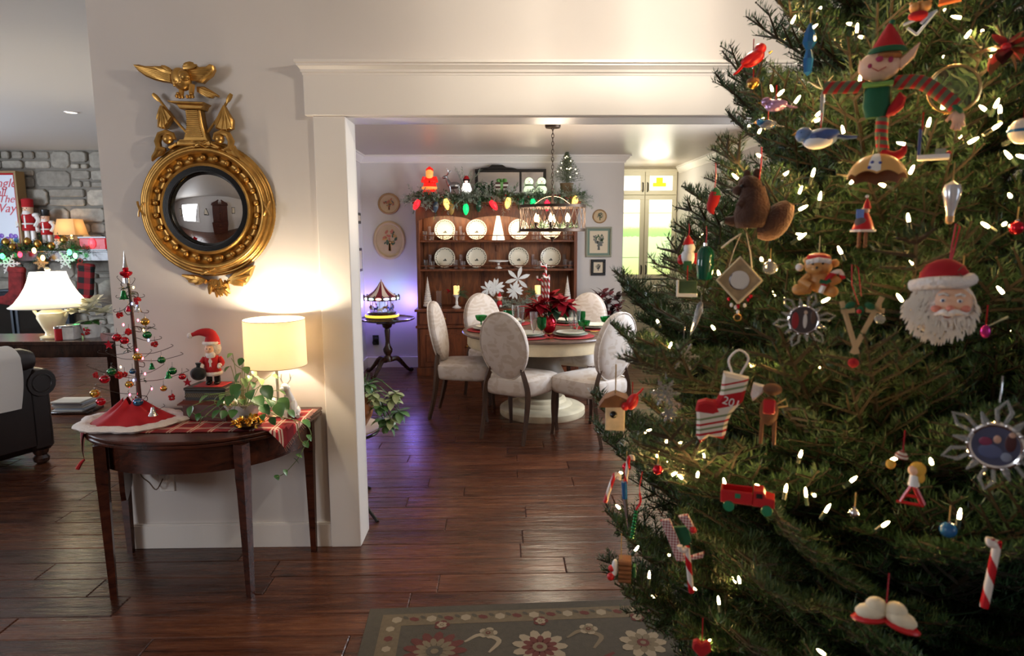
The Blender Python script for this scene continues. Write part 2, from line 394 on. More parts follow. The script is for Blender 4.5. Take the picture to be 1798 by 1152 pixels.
while z > .0: h = r2.choice((.3, .38, .42, .26)); bands.append((z-h, z)); z -= h
for (za, zb) in bands:
    x = -8.0+r2.random()*.2-.3
    while x < XL-.05:
        w = r2.uniform(.24, .62); cells = []
        t = r2.random()
        if t < .45: cells = [(x, x+w, za, zb)]
        elif t < .8: m = za+(zb-za)*r2.uniform(.35, .65); cells = [(x, x+w, za, m), (x, x+w, m, zb)] if r2.random() < .5 else [(x, x+w, za, m), (x, x+w*.45, m, zb), (x+w*.45, x+w, m, zb)]
        else: m = za+(zb-za)*r2.uniform(.3, .45); cells = [(x, x+w*.55, za, m), (x+w*.55, x+w, za, m), (x, x+w, m, zb)]
        for c in cells:
            if c[1] > XL: c = (c[0], XL, c[2], c[3])
            if c[1]-c[0] < .06 or c[3] < .02: continue
            c = (c[0], c[1], max(c[2], .0), c[3])
            if -7.7 < c[0] and c[1] < -4.9 and nst < 280:
                mb = MB(); stone(mb, *c); mb.b('stone', m_stone, ws, smooth=False); nst += 1
            else: stone(srest, *c)
        x += w
srest.b('far_stones', m_stone, ws, kind='stuff', smooth=False)
# recessed ceiling spot of the living room
p = at(125, 197, 3); d = (Vector(p)-Vector(CAM)); k = (ZC-CAM[2])/d.z; p = Vector(CAM)+d*k
sp = T('recessed_ceiling_spot', 'small round recessed spot set in the living room ceiling', 'ceiling light', (p.x, p.y, ZC))
MB().ring(.055, .008, 20, 6).b('trim_ring', m_trim, sp); MB().lathe([(.048, -.004), (.03, -.001), (0, -.001)], 16).b('lens', glow('spot_lens', (255, 240, 220), 1.5), sp)
# ---------------------------------------------------------------- demilune console and what stands on it
m_mahog = wood('dark_mahogany', (38, 18, 13), (86, 42, 27), .27, (1, 6, 6), 3, 0)
m_gold = mat('burnished_gold_leaf', (190, 146, 78), .36, .85, var=.35, vs=18, bump=.15, bs=40)
m_brass = mat('antique_brass', (180, 140, 70), .3, 1)
m_black = mat('black_lacquer', (14, 13, 13), .25)
m_red = mat('red_felt', (176, 16, 24), .85, sheen=.06, var=.12, vs=60)
m_velvet = mat('red_velvet', (170, 10, 26), .8, sheen=.08, var=.15, vs=12)
m_fur = mat('white_plush_fur', (238, 230, 224), .95, bump=.8, bs=160, bd=.006, sheen=.08)
m_white = mat('white_glazed_ceramic', (236, 232, 226), .22, spec=.6)
m_skin = mat('painted_skin', (236, 190, 158), .5); m_green = mat('leaf_green', (60, 110, 48), .4, var=.35, vs=40)
m_soil = mat('potting_soil', (45, 32, 24), .95, bump=.5, bs=90)
m_silver = mat('polished_silver', (225, 225, 228), .12, 1); m_wire = mat('rusted_wire', (78, 66, 58), .5, .6)
m_glass = mat('clear_glass', (255, 255, 255), .02, trans=1, ior=1.45)
TX, TZ, HW, DP = -1.366, .712, .508, .55
def dem(a, o=0.0):          # outline of the half-round top, a from 0 (right end) to PI (left end)
    c, s = math.cos(a), math.sin(a); n = 2/2.25
    return ((HW+o)*math.copysign(abs(c)**n, c), -.012-(DP-.012+o)*abs(s)**n)
con = T('demilune_console', 'dark mahogany half-round console table with tapered legs below the gilt mirror', 'console table', (TX, 0, 0))
def slab(mb, o, z0, z1, N=40, b=.004):
    prof = [(o-b, z0), (o, z0+b), (o, z1-b), (o-b, z1)]; vs = []
    for (q, z) in prof: vs += [(*dem(PI*i/N, q), z) for i in range(N+1)]
    m = N+1; fs = [(k*m+i+1, k*m+i, (k+1)*m+i, (k+1)*m+i+1) for k in range(3) for i in range(N)]
    fs += [tuple(range(m)), tuple(reversed(range(3*m, 4*m))), tuple(k*m for k in range(4)), tuple(k*m+N for k in (3, 2, 1, 0))]
    mb.add(vs, fs); return mb
slab(MB(), 0, TZ-.016, TZ).b('top', m_mahog, con); slab(MB(), -.001, TZ-.034, TZ-.0175).b('folded_leaf', m_mahog, con)
ap = MB(); N = 40; vs = []
for (o, z) in ((-.045, TZ-.034), (-.045, TZ-.15), (-.065, TZ-.15), (-.065, TZ-.034)): vs += [(*dem(PI*i/N, o), z) for i in range(N+1)]
ap.add(vs, [(k*(N+1)+i, (k+1)*(N+1)+i, (k+1)*(N+1)+i+1, k*(N+1)+i+1) for k in range(3) for i in range(N)]); ap.b('apron', m_mahog, con)
MB().box((0, -.03, TZ-.09), (2*HW-.1, .02, .115)).b('back_rail', m_mahog, con, smooth=False)
def tleg(x, y, rz):
    mb = MB().to((x, y, 0), (0, 0, rz)); a, b = .0225, .0125; z1 = TZ-.034; pr = [(b, 0), (a*.9, .48), (a, .53), (a, z1)]
    vs = [(i*q, j*q, z) for (q, z) in pr for (i, j) in ((-1, -1), (1, -1), (1, 1), (-1, 1))]
    fs = [(k*4+i, k*4+(i+1) % 4, k*4+4+(i+1) % 4, k*4+4+i) for k in range(3) for i in range(4)] + [(3, 2, 1, 0), (12, 13, 14, 15)]
    mb.add(vs, fs).b('leg', m_mahog, con, smooth=False)
for (x, y, r) in ((-.285, -.462, .35), (.295, -.466, -.35), (-.44, -.05, 0), (.452, -.06, 0)): tleg(x, y, r)
fl = MB().to((-.405, -.06, 0), (0, 0, PI/2+.42)); fl.prism([(-.33, TZ-.15), (-.33, .43), (-.31, .385), (-.26, .37), (-.06, .37), (-.02, .39), (-.01, .43), (-.01, TZ-.15)], -.01, .01); fl.b('side_flap', m_mahog, con, smooth=False)
def plaid():
    m = NT('red_plaid_weave'); t = m.n('TexCoord').outputs['Object']; s = m.n('SeparateXYZ', i_0=t)
    def bands(c, per, lo, hi): f = m.math('FRACT', m.math('DIVIDE', c, per)); return m.math('MULTIPLY', m.math('GREATER_THAN', f, lo), m.math('LESS_THAN', f, hi))
    col = lin((168, 26, 34)); x, y = s.outputs[0], s.outputs[1]
    c = m.mix(m.math('MULTIPLY', bands(x, .085, 0, .42), .5), col, lin((96, 12, 22))); c = m.mix(m.math('MULTIPLY', bands(y, .085, 0, .42), .5), c, lin((96, 12, 22)))
    for (q, a, b) in ((x, .60, .68), (x, .74, .82), (y, .60, .68), (y, .74, .82)): c = m.mix(m.math('MULTIPLY', bands(q, .085, a, b), .72), c, lin((228, 210, 184)))
    wv = m.n('TexWave', i_Vector=t, i_Scale=420).outputs[0]; m.set(col=c, rough=.9); m.bump(wv, .2, .001); return m.mat
m_plaid = plaid(); m_fringe = mat('cream_fringe_yarn', (214, 160, 146), .9)
RX0, RX1, RY0, RY1 = -.52, .482, -.40, -.075
def inside(x, y):           # distance inside the console outline (negative when off the edge)
    q = (abs(x)/HW)**2.25+(max(0, -y)/DP)**2.25
    return (1-q**.444)*.5
def cloth(u, v):
    x = RX0+(RX1-RX0)*u; y = RY0+(RY1-RY0)*v; y += -.03*math.sin(u*3)+.015*u; d = inside(x, y)
    if d < 0:
        a = math.atan2(y, x); k = min(1, -d*2/.1); s = 1+2*d*.85; x *= s; y *= s; x += .012*math.cos(a); y += .014*math.sin(a); return (x, y, TZ+.0035-(-d)*1.35)
    return (x, y, TZ+.0035+.0012*math.sin(u*40)*math.sin(v*9))
run = MB().grid(cloth, 61, 21); bot = MB(); run.v += [(x, y, z-.0025) for x, y, z in run.v[:61*21]]; run.f += [tuple(i+61*21 for i in reversed(f)) for f in run.f]; run.m += [0]*(len(run.f)-len(run.m))
runner = run.b('table_runner', m_plaid, loc=(TX, 0, 0)); tag(runner, 'red and cream plaid runner with fringed ends lying on the console', 'table runner')
fr = MB()
for e, sg in ((0.0, -1), (1.0, 1)):
    for i in range(46):
        p = Vector(cloth(e, i/45)); q = Vector(cloth(e-sg*.02, i/45)); d = (p-q); d.normalize(); d += Vector((rnd.uniform(-.1, .1), rnd.uniform(-.3, .3), -.15 if inside(p.x, p.y) < .03 else -.02)); fr.tube([p, p+d*.02], .0009, 3, cap=False)
fr.b('fringe', m_fringe, runner, kind='stuff'); ta = MB()
p = Vector(cloth(0, 0)); ta.tube([p, p+Vector((-.012, -.004, -.012)), p+Vector((-.03, -.006, -.04))], [.004, .007, .009], 6).b('tassel', m_red, runner)
# tree skirt
SKX, SKY = -1.625, -.26
sk = T('tree_skirt', 'small red velvet tree skirt with wavy white fur edge on the console', 'tree skirt', (SKX, SKY, TZ))
def skr(r, a): return r*.80*(1+.05*math.sin(5*a+.6)+.03*math.sin(9*a))
def skf(u, v):
    a = 2*PI*u; r = skr(.035+.15*v, a); return (r*math.cos(a)*1.18, r*math.sin(a)*.95, .014+.088*(1-v)**1.2*(1+.15*math.sin(a*6))+.004*math.sin(a*8)*v)
MB().grid(skf, 64, 8, True).b('velvet_cloth', m_velvet, sk)
fb = MB(); fp = []
for i in range(64):
    a = 2*PI*i/64; r = skr(.205, a); fp.append((r*math.cos(a)*1.18, r*math.sin(a)*.95, .012))
vs = []
for i in range(64):
    a = 2*PI*i/64; r = skr(.205, a)
    for j in range(8):
        w = 2*PI*j/8; q = r+.032*math.cos(w)+.003*math.sin(i*2.3+j); vs.append((q*math.cos(a)*1.18, q*math.sin(a)*.95, .012+.0135*math.sin(w)*(1+.15*math.sin(i*1.7))))
fb.add(vs, [(i*8+j, ((i+1) % 64)*8+j, ((i+1) % 64)*8+(j+1) % 8, i*8+(j+1) % 8) for i in range(64) for j in range(8)]); fb.b('fur_edge', m_fur, sk)
# wire tabletop tree
ty = -.25; tb = at(247, 722, ty); tt = at(222, 492, ty); tp = at(219, 440, ty)
wt = T('wire_tree', 'slim bare wire tabletop tree with tiny pink lights and tinsel leaves', 'tabletop tree', tb)
def wl(px, py, dy=0): return at(130+px/3.114, 430+py/3.114, ty+dy)-tb
tr = [wl(365, 905)+Vector((0, 0, -.02)), wl(352, 780), wl(338, 600), wl(322, 430), wl(305, 260), wl(290, 195)]
MB().tube(smoothline(tr, 3), [.011-.0004*i for i in range(16)], 8).b('trunk', m_wire, wt)
tw = MB().to(tt-tb); tw.lathe([(.012, -.01), (.013, .012), (.009, .014), (.022, .022), (.026, .03), (.024, .036), (.01, .042), (.013, .048), (.009, .054), (.006, .07), (.0035, .095), (.0005, .125)], 14)
tw.b('finial_topper', mat('red_mercury_glass', (196, 30, 48), .1, .7), wt); MB().to(tt-tb).lathe([(.0137, -.012), (.0137, .010)], 14).lathe([(.0095, .055), (.0065, .07), (.004, .095), (.0008, .126)], 12).b('silver_neck', m_silver, wt)
tips = [(240, 185, .02), (330, 195, -.03), (380, 285, -.02), (235, 290, .04), (400, 372, .03), (225, 368, -.02), (436, 447, -.04), (165, 488, .03), (470, 515, .05), (532, 558, .02), (140, 592, -.05), (486, 657, -.08), (585, 602, .04), (80, 667, -.03), (125, 775, .05), (616, 692, -.02), (490, 885, -.1), (180, 590, .06), (210, 660, .08), (370, 700, .1), (420, 585, .09), (258, 560, -.09), (300, 810, -.08), (270, 850, .07), (420, 785, -.09)]
bw = MB()
for k, (x, y, dy) in enumerate(tips):
    e = wl(x, y, dy); t = min(.98, max(.03, (905-y-rnd.uniform(5, 60))/715)); i = t*5; a = tr[min(4, int(i))].lerp(tr[min(5, int(i)+1)], i-int(i)); o = (e-a); o.z = 0; o.normalize()
    m = a.lerp(e, .5)+Vector((0, 0, -.012)); bw.tube(smoothline([a, m, e, e+o*.006+Vector((0, 0, .008)), e-o*.002+Vector((0, 0, .012))], 3), .0013, 4)
for k in range(9):           # curled wire sprigs
    t = k/9; i = t*5; a = tr[int(i)].lerp(tr[min(5, int(i)+1)], i-int(i)); sg = 1 if k % 2 else -1
    bw.tube(smoothline([a, a+Vector((sg*.025, .01, -.008)), a+Vector((sg*.032, .0, .014)), a+Vector((sg*.012, -.01, .02))], 3), .0017, 4)
bw.b('wire_branches', m_wire, wt)
for (x, y, c) in ((325, 233, 0), (262, 150, 1), (350, 412, 1), (270, 437, 1), (380, 467, 0), (317, 322, 2), (375, 620, 1), (388, 705, 1), (425, 787, 1), (305, 820, 1), (255, 668, 0), (325, 740, 2), (407, 522, 2), (345, 575, 1), (430, 660, 0), (300, 760, 0)):
    g = (glow('warm_mini_bulb', (255, 190, 100), 16), glow('pink_mini_bulb', (255, 60, 90), 24), glow('blue_mini_bulb', (130, 150, 255), 7))[c]
    MB().to(wl(x, y, rnd.uniform(-.06, 0))).sph((0, 0, 0), (.0034, .0034, .0055), 8, 6).b('bulb', g, wt)
tl = MB()
for (x, y) in ((280, 235), (345, 455), (395, 452), (290, 575), (250, 550), (380, 735), (310, 268), (425, 455)):
    for j in range(7): tl.to(wl(x, y, -.02), (rnd.uniform(-.6, .6), rnd.uniform(-.6, .6), rnd.uniform(-3, 3))).leaf(.03, .006, .2)
tl.b('tinsel_leaves', mat('dark_tinsel_green', (44, 70, 42), .5), wt)
m_bred = mat('red_mercury_glass', (196, 30, 48), .1, .7); m_bgold = mat('gold_mercury_glass', (214, 164, 70), .12, .85); m_bgreen = mat('green_mercury_glass', (34, 122, 66), .12, .7); m_bblue = mat('blue_mercury_glass', (60, 110, 150), .12, .75)
def bauble(x, y, dy, mt, r, label, kind='ball'):
    r *= 1.22; c = wl(x, y, dy)+tb; o = T('miniature_bauble' if kind == 'ball' else 'miniature_'+kind, label, 'ornament', c, group='tiny ornaments on the wire tree')
    if kind == 'ball':
        MB().sph((0, 0, 0), (r, r, r*.88), 14, 10).b('ball', mt, o); MB().ring(r*.93, .0012, 18, 4, (0, 0, r*.33)).b('band', m_silver, o); MB().lathe([(r*.25, r*.8), (r*.25, r*1.15), (r*.1, r*1.2)], 8).tube([(0, 0, r*1.1), (.001, 0, r*1.1+.02)], .0008, 4).b('cap', m_silver, o)
    elif kind == 'bell': MB().lathe([(.002, r*1.2), (r*.4, r*1.1), (r*.6, r*.3), (r*.75, -r*.4), (r*1.15, -r), (r*1.05, -r*1.02)], 14).b('bell_body', mt, o); MB().sph((0, 0, -r), r*.25, 8, 6).b('clapper', m_brass, o); MB().tube([(0, 0, r*1.1), (0, 0, r*1.1+.02)], .0008, 4).b('hook', m_brass, o)
    elif kind == 'star': MB().prism([(r*(1.3 if i % 2 == 0 else .55)*math.sin(PI*i/5), r*(1.3 if i % 2 == 0 else .55)*math.cos(PI*i/5)) for i in range(10)], -.003, .003).b('star_body', mt, o); MB().tube([(0, 0, r), (0, 0, r+.02)], .0008, 4).b('hook', m_silver, o)
    else:
        mb = MB()
        for i in range(14): a, q = rnd.uniform(0, 6.3), rnd.uniform(-1, 1); mb.sph((r*.7*math.cos(a)*(1-q*q)**.5, r*.7*math.sin(a)*(1-q*q)**.5, r*.7*q), r*.38, 8, 6)
        mb.b('berries', mt, o); MB().tube([(0, 0, 0), (.002, 0, r+.018)], .001, 4).b('stem', m_wire, o)
BL = [(388, 420, -.05, m_bgold, .015, 'gold ball high on the wire tree, right of the trunk', 'ball'), (400, 493, -.05, m_bgreen, .015, 'green ball hanging under the gold ball, right of the wire trunk', 'ball'), (235, 507, -.03, m_bred, .016, 'outer of two red balls side by side left of the wire trunk', 'ball'), (276, 523, -.04, m_bred, .015, 'inner of two red balls side by side left of the wire trunk', 'ball'), (347, 612, -.05, m_bgold, .016, 'gold ball in front of the middle of the wire trunk', 'ball'), (478, 630, -.03, m_bgreen, .014, 'upper green ball on the right side of the wire tree', 'ball'), (538, 690, -.03, m_bgreen, .015, 'lower green ball at the far right of the wire tree, above the red one', 'ball'), (592, 720, -.03, m_bred, .013, 'rightmost red ball on the wire tree, nearest the wooden boxes', 'ball'), (205, 694, -.06, m_bgreen, .015, 'green ball low on the left side of the wire tree', 'ball'), (168, 735, -.05, m_bred, .017, 'red ball hanging on long loop at the left of the wire tree', 'ball'), (115, 812, -.05, m_bgold, .017, 'leftmost gold ball hanging past the edge of the console', 'ball'), (147, 858, -.05, m_bred, .016, 'lowest red ball hanging at the left over the tree skirt', 'ball'), (320, 692, -.06, m_bblue, .011, 'small blue ball just left of the wire trunk', 'ball'), (302, 762, -.06, m_bgold, .014, 'gold ball low and left of the wire trunk', 'ball'), (350, 860, -.07, m_bblue, .017, 'blue ball at the foot of the wire tree', 'ball'), (490, 785, -.03, m_bgold, .012, 'gold ball low on the right of the wire tree', 'ball'), (430, 912, -.12, m_silver, .014, 'silver bell in front of the red velvet skirt', 'bell'), (350, 348, -.03, m_silver, .012, 'silver bell near the top of the wire tree', 'bell'), (515, 712, -.05, m_bgreen, .011, 'green bell beside the right-hand green ball', 'bell'), (425, 664, -.03, m_bgreen, .010, 'green bell close to the trunk of the wire tree', 'bell'), (272, 275, -.03, m_bgreen, .014, 'green bell near the very top of the wire tree', 'bell'), (190, 547, -.03, m_bred, .013, 'red star on the left of the wire tree', 'star'), (620, 752, -.04, m_bred, .012, 'red star beside the stacked wooden boxes', 'star'), (345, 305, -.03, m_red, .013, 'dark red berry cluster high on the right of the wire trunk', 'berry_cluster'), (251, 385, -.03, m_red, .012, 'dark red berry cluster high on the left of the wire trunk', 'berry_cluster'), (298, 475, -.03, m_red, .013, 'dark red berry cluster at mid height left of the wire trunk', 'berry_cluster'), (440, 542, -.03, m_red, .012, 'dark red berry cluster at mid height right of the wire trunk', 'berry_cluster'), (245, 712, -.04, m_red, .014, 'dark red berry cluster low on the left of the wire trunk', 'berry_cluster'), (275, 708, -.05, m_red, .011, 'smaller red berry cluster beside the low left one', 'berry_cluster'), (120, 712, .0, m_red, .012, 'dark red berry cluster at the far left of the wire tree', 'berry_cluster'), (535, 833, -.03, m_red, .012, 'dark red berry cluster low on the right above the skirt', 'berry_cluster'), (297, 350, -.03, m_bred, .009, 'tiny red bell left of the upper wire trunk', 'bell')]
for q in BL: bauble(*q)
# stacked boxes and the Santa nutcracker figure
m_box1 = wood('reddish_box_wood', (62, 26, 18), (104, 52, 36), .4, (1, 1, 5), 5); m_box2 = mat('green_black_box', (38, 36, 28), .45, var=.3, vs=60)
bp = at(369, 735, -.2); bxx = bp.x+.008; BR = -.12
b1 = T('wooden_keepsake_box', 'reddish wooden box with sloped lid at the bottom of the stack', 'box', (bxx, -.185, TZ+.003), BR)
MB().box((0, 0, .035), (.205, .135, .07), .003).b('body', m_box1, b1, smooth=False)
lid = [(.118, .07), (.118, .076), (.098, .09), (.098, .094)]
def frust(mb, pr, ry):
    vs = [(i*x, j*x*ry, z) for (x, z) in pr for (i, j) in ((-1, -1), (1, -1), (1, 1), (-1, 1))]; n = len(pr)
    return mb.add(vs, [(k*4+i, k*4+(i+1) % 4, k*4+4+(i+1) % 4, k*4+4+i) for k in range(n-1) for i in range(4)] + [(3, 2, 1, 0), tuple(range(4*n-4, 4*n))])
frust(MB(), lid, .68).b('lid', m_box1, b1, smooth=False)
b2 = T('decorated_black_box', 'black and green box with rope-pattern edge, stacked on the wooden box', 'box', (bxx+.004, -.183, TZ+.097), BR+.05)
MB().box((0, 0, .021), (.185, .135, .042), .002).b('body', m_box2, b2, smooth=False)
MB().box((0, 0, .0495), (.192, .142, .013), .003).b('lid', m_box2, b2, smooth=False); rp = MB()
for i in range(22): rp.to((-.087+i*.0083, -.0686, .022), (0, .6, 0)).box((0, 0, 0), (.003, .002, .022))
rp.b('rope_pattern', mat('tan_inlay', (120, 104, 70), .5), b2, smooth=False)
mt_ = T('red_felt_mat', 'small red felt mat under the Santa figure', 'mat', (bxx+.008, -.185, TZ+.1535), BR+.05); MB().box((0, 0, .001), (.13, .10, .002)).b('felt', m_red, mt_, smooth=False)
sf = T('santa_nutcracker', 'Santa figure with long bent red hat, white fur and black sack, on stacked boxes', 'figurine', (bxx+.012, -.185, TZ+.156), .15, sc=1.02)
for sx in (-1, 1): MB().sph((sx*.017, -.01, .008), (.013, .022, .009)).lathe([(.013, 0), (.0135, .02), (.0125, .052)], 12, (sx*.017, 0, .004)).b('boot', m_black, sf)
MB().lathe([(.034, .045), (.036, .06), (.032, .09), (.03, .12), (.026, .128)], 16).b('coat', m_red, sf)
f_ = MB(); f_.ring(.032, .010, 18, 8, (0, 0, .05)); f_.sph((0, -.02, .105), (.014, .012, .02)); f_.ring(.028, .008, 16, 8, (0, 0, .185)); f_.sph((.006, .008, .16), (.034, .03, .036)); f_.sph((.0, -.018, .132), (.021, .014, .02)); f_.b('fur_trim', m_fur, sf)
MB().sph((-.004, -.014, .158), (.02, .022, .021)).sph((-.004, -.036, .155), (.005, .006, .005), 8, 6).b('face', m_skin, sf)
MB().sph((-.011, -.034, .163), .0025, 6, 5).sph((.003, -.035, .163), .0025, 6, 5).b('eyes', m_black, sf)
MB().tube(smoothline([(.004, .004, .178), (.004, .006, .2), (-.006, .005, .225), (-.04, .0, .232), (-.075, -.003, .222)], 4), [.033, .033, .032, .031, .03, .028, .026, .025, .023, .021, .019, .017, .015, .013, .011, .009, .009], 14).b('hat', m_red, sf)
MB().sph((-.083, -.003, .219), .013).b('hat_pompom', m_fur, sf)
for sx in (-1, 1): MB().tube(smoothline([(sx*.028, 0, .118), (sx*.042, -.006, .095), (sx*.036, -.03, .085)], 3), [.012, .0125, .0125, .012, .011, .010, .009], 10).b('arm', m_red, sf); MB().sph((sx*.036, -.034, .083), .0085, 8, 6).sph((sx*.037, -.026, .088), .0105, 8, 6).b('hand_cuff', m_fur, sf)
MB().sph((-.05, -.038, .056), (.034, .026, .03)).lathe([(.012, 0), (.008, .012), (.013, .026)], 10, (-.048, -.036, .078)).b('sack', mat('black_velvet', (16, 15, 16), .9, sheen=.3), sf)
MB().box((0, -.031, .095), (.008, .003, .05)).b('scarf_stripe', mat('white_knit', (230, 222, 214), .9), sf)
# drum lamp
lx = at(483, 600, -.165).x; lp = T('drum_table_lamp', 'lit table lamp with cream drum shade and slim metal stem on the console', 'lamp', (lx, -.165, TZ+.003))
def shade_mat(name, col, tr=.5):
    m = NT(name); c = lin(col); d = m.n('BsdfDiffuse', i_0=(*c, 1)); t = m.n('BsdfTranslucent', i_0=(*c, 1)); w = m.noise(m.co(), 300, 2)
    mx = m.n('MixShader', i_0=tr, i_1=d.outputs[0], i_2=t.outputs[0]); m.l(mx.outputs[0], m.out.inputs[0]); return m.mat
m_shade = shade_mat('cream_linen_shade', (246, 236, 216), .42); SZ0, SZ1 = .233, .443
MB().lathe([(.1345, SZ0), (.133, SZ1)], 48, cap=False).lathe([(.133, SZ0), (.1315, SZ1)], 48, cap=False).b('shade', m_shade, lp)
MB().ring(.1338, .0016, 48, 6, (0, 0, SZ0)).b('bottom_trim', mat('tan_trim', (190, 165, 130), .6), lp); MB().ring(.1325, .0016, 48, 6, (0, 0, SZ1)).b('top_trim', mat('tan_trim', (190, 165, 130), .6), lp)
MB().lathe([(.055, 0), (.055, .008), (.05, .012), (.008, .016), (.006, .02), (.006, .3), (.012, .305), (.012, .33)], 24).b('stem_base', mat('brushed_nickel', (190, 180, 165), .3, 1), lp)
sg = MB()
for i in range(3): a = i*2*PI/3; sg.tube([(0, 0, SZ1-.03), (.132*math.cos(a), .132*math.sin(a), SZ1-.005)], .0015, 4)
sg.b('spider', m_brass, lp); MB().sph((0, 0, .355), (.022, .022, .03)).b('lamp_bulb', glow('lamp_bulb_glow', (255, 226, 170), 25), lp)
def lamp_light(loc, e, col, r=.03):
    l = bpy.data.lights.new('lamp_light', 'POINT'); l.energy = e; l.color = col; l.shadow_soft_size = r; o = bpy.data.objects.new('lamp_light', l); COL.objects.link(o); o.location = loc; return o
lamp_light((lx, -.165, TZ+.41), 10, (1, .83, .6), .022)
# white deer
dr = T('white_deer', 'white ceramic sitting deer with small antlers under the drum lamp', 'figurine', (lx+.062, -.20, TZ+.004), .3, sc=1.08)
MB().tube(smoothline([(0, .03, .02), (0, .012, .05), (-.002, -.006, .085), (-.006, -.016, .115), (-.008, -.02, .132)], 4), [.03, .032, .033, .032, .031, .028, .025, .023, .021, .018, .016, .014, .013, .0125, .013, .013, .013], 14).sph((-.016, -.03, .136), (.017, .02, .015), rot=(0, 0, .5)).sph((-.026, -.043, .131), (.009, .012, .009)).sph((0, .03, .022), (.036, .036, .024)).b('body', m_white, dr)
for sx in (-1, 1):
    MB().tube(smoothline([(sx*.014, -.01, .07), (sx*.016, -.022, .04), (sx*.018, -.028, .006)], 3), [.012, .011, .010, .009, .008, .007, .008], 8).b('front_leg', m_white, dr)
    MB().sph((sx*.03, .012, .022), (.014, .03, .02)).tube([(sx*.03, 0, .008), (sx*.03, -.03, .007)], .008, 8).b('hind_leg', m_white, dr)
    MB().to((-.01+sx*.008, -.018, .148), (0, -sx*.6-1.2, 0)).leaf(.026, .014, .1).b('ear', m_white, dr)
    MB().tube(smoothline([(-.01+sx*.006, -.02, .146), (-.01+sx*.018, -.02, .165), (-.01+sx*.016, -.02, .19)], 3), [.003]*6+[.0015], 6).tube([(-.01+sx*.017, -.02, .168), (-.01+sx*.03, -.022, .182)], [.0025, .0012], 5).b('antler', m_white, dr)
# pothos
pp = at(428, 715, -.265); pot = T('pothos_plant', 'trailing green pothos in a white petal-shaped pot on the console', 'potted plant', (pp.x, -.265, TZ+.004))
def potf(u, v):
    a = 2*PI*u; pet = abs(math.cos(4*a)); r = (.04+.04*v**.8)*(1+.06*pet*v); return (r*math.cos(a), r*math.sin(a), .092*v*(1-.22*(1-pet)*v**3))
MB().grid(potf, 64, 8, True).add([(.04*math.cos(2*PI*i/24), .04*math.sin(2*PI*i/24), 0) for i in range(24)], [tuple(reversed(range(24)))]).b('pot', m_white, pot)
MB().lathe([(.071, .068), (0, .072)], 24).b('soil', m_soil, pot)
m_poth = []
for k, c in enumerate(((64, 108, 52), (92, 132, 66), (128, 158, 88))): m_poth.append(mat('pothos_leaf_%s' % 'abc'[k], c, .35, var=.22, vs=25))
LF = [(300, 300, -.0, 36, 2), (370, 340, 0, 46, 0), (285, 382, 0, 50, 0), (405, 392, -.02, 52, 1), (350, 435, -.03, 60, 1), (335, 510, -.07, 80, 0), (430, 545, -.1, 75, 0), (535, 530, -.09, 90, 0), (300, 580, -.09, 70, 0), (480, 585, -.1, 85, 0), (447, 485, -.05, 45, 0), (350, 548, -.1, 55, 0), (250, 560, -.06, 45, 2), (212, 668, -.11, 60, 0), (262, 672, -.12, 55, 0), (120, 712, -.13, 55, 1), (50, 652, -.12, 60, 0), (135, 572, -.08, 65, 1), (520, 640, -.1, 75, 0), (612, 640, -.12, 85, 1), (640, 605, -.08, 85, 1), (560, 590, -.08, 75, 0), (690, 668, -.08, 55, 1), (785, 728, -.03, 60, 0), (802, 820, -.03, 45, 0), (782, 862, -.04, 45, 0), (722, 965, -.04, 45, 0), (738, 935, -.04, 40, 1), (652, 1040, -.05, 30, 1), (598, 1072, -.05, 30, 0), (585, 432, .03, 40, 1), (500, 465, 0, 45, 2), (635, 535, 0, 40, 2), (455, 415, .02, 40, 2), (570, 715, -.11, 50, 0), (320, 665, -.12, 60, 0), (100, 690, -.1, 45, 0), (395, 470, -.05, 60, 1), (420, 445, -.03, 50, 2), (240, 600, -.08, 50, 0), (510, 690, -.11, 45, 0), (375, 590, -.11, 40, 1), (660, 640, -.05, 50, 0), (470, 440, -.02, 45, 1)]
o0 = Vector((pp.x, -.265, TZ+.004)); vine = MB(); crown_ = Vector((0, 0, .085)); prev = {}
for (x, y, dy, sz, k) in LF:
    c = at(320+x/3.6, 540+y/3.6, -.265+dy)-o0; L = max(.034, sz/3.6/390*1.22)
    out = c-Vector((0, .03, .05)); out.z *= .3; az = math.atan2(out.y-.02, out.x)+rnd.uniform(-.5, .5)
    d = Vector((math.cos(az), math.sin(az), 0)); rot = Euler((rnd.uniform(-.5, .5), rnd.uniform(.25, .9), az))
    st = c-(rot.to_matrix() @ Vector((L*.45, 0, 0)))
    lf = MB().mx(Matrix.LocRotScale(st, rot, Vector((1, 1, 1)))).leaf(L, L*.74, .22, .28, 6, .34); lf.b('leaf', m_poth[k], pot)
    trail = {23: [(690, 700), (785, 728)], 24: 23, 25: 24}
    base = Vector((c.x*.25, c.y*.25-.01, .08)) if (c.z > -.01 and abs(c.x) < .22) else None
    if base is not None: vine.tube(smoothline([base, (base+st)/2+Vector((0, 0, .025)), st], 3), .0016, 4)
for path in ([(520, 640), (610, 690), (690, 705), (780, 740), (815, 800), (790, 850), (745, 930), (720, 970), (650, 1045), (595, 1075)], [(690, 700), (725, 740), (745, 830), (780, 870)], [(350, 545), (230, 560), (205, 600), (240, 640), (210, 670)], [(250, 700), (180, 690), (110, 690), (50, 655)], [(400, 520), (210, 545), (140, 545)], [(410, 400), (345, 370), (310, 320)]):
    vine.tube(smoothline([at(320+x/3.6, 540+y/3.6, -.33 if x < 600 else -.31)-o0 for (x, y) in path], 4), .0016, 4)
vine.b('vines', mat('pothos_stem', (120, 138, 80), .5), pot)
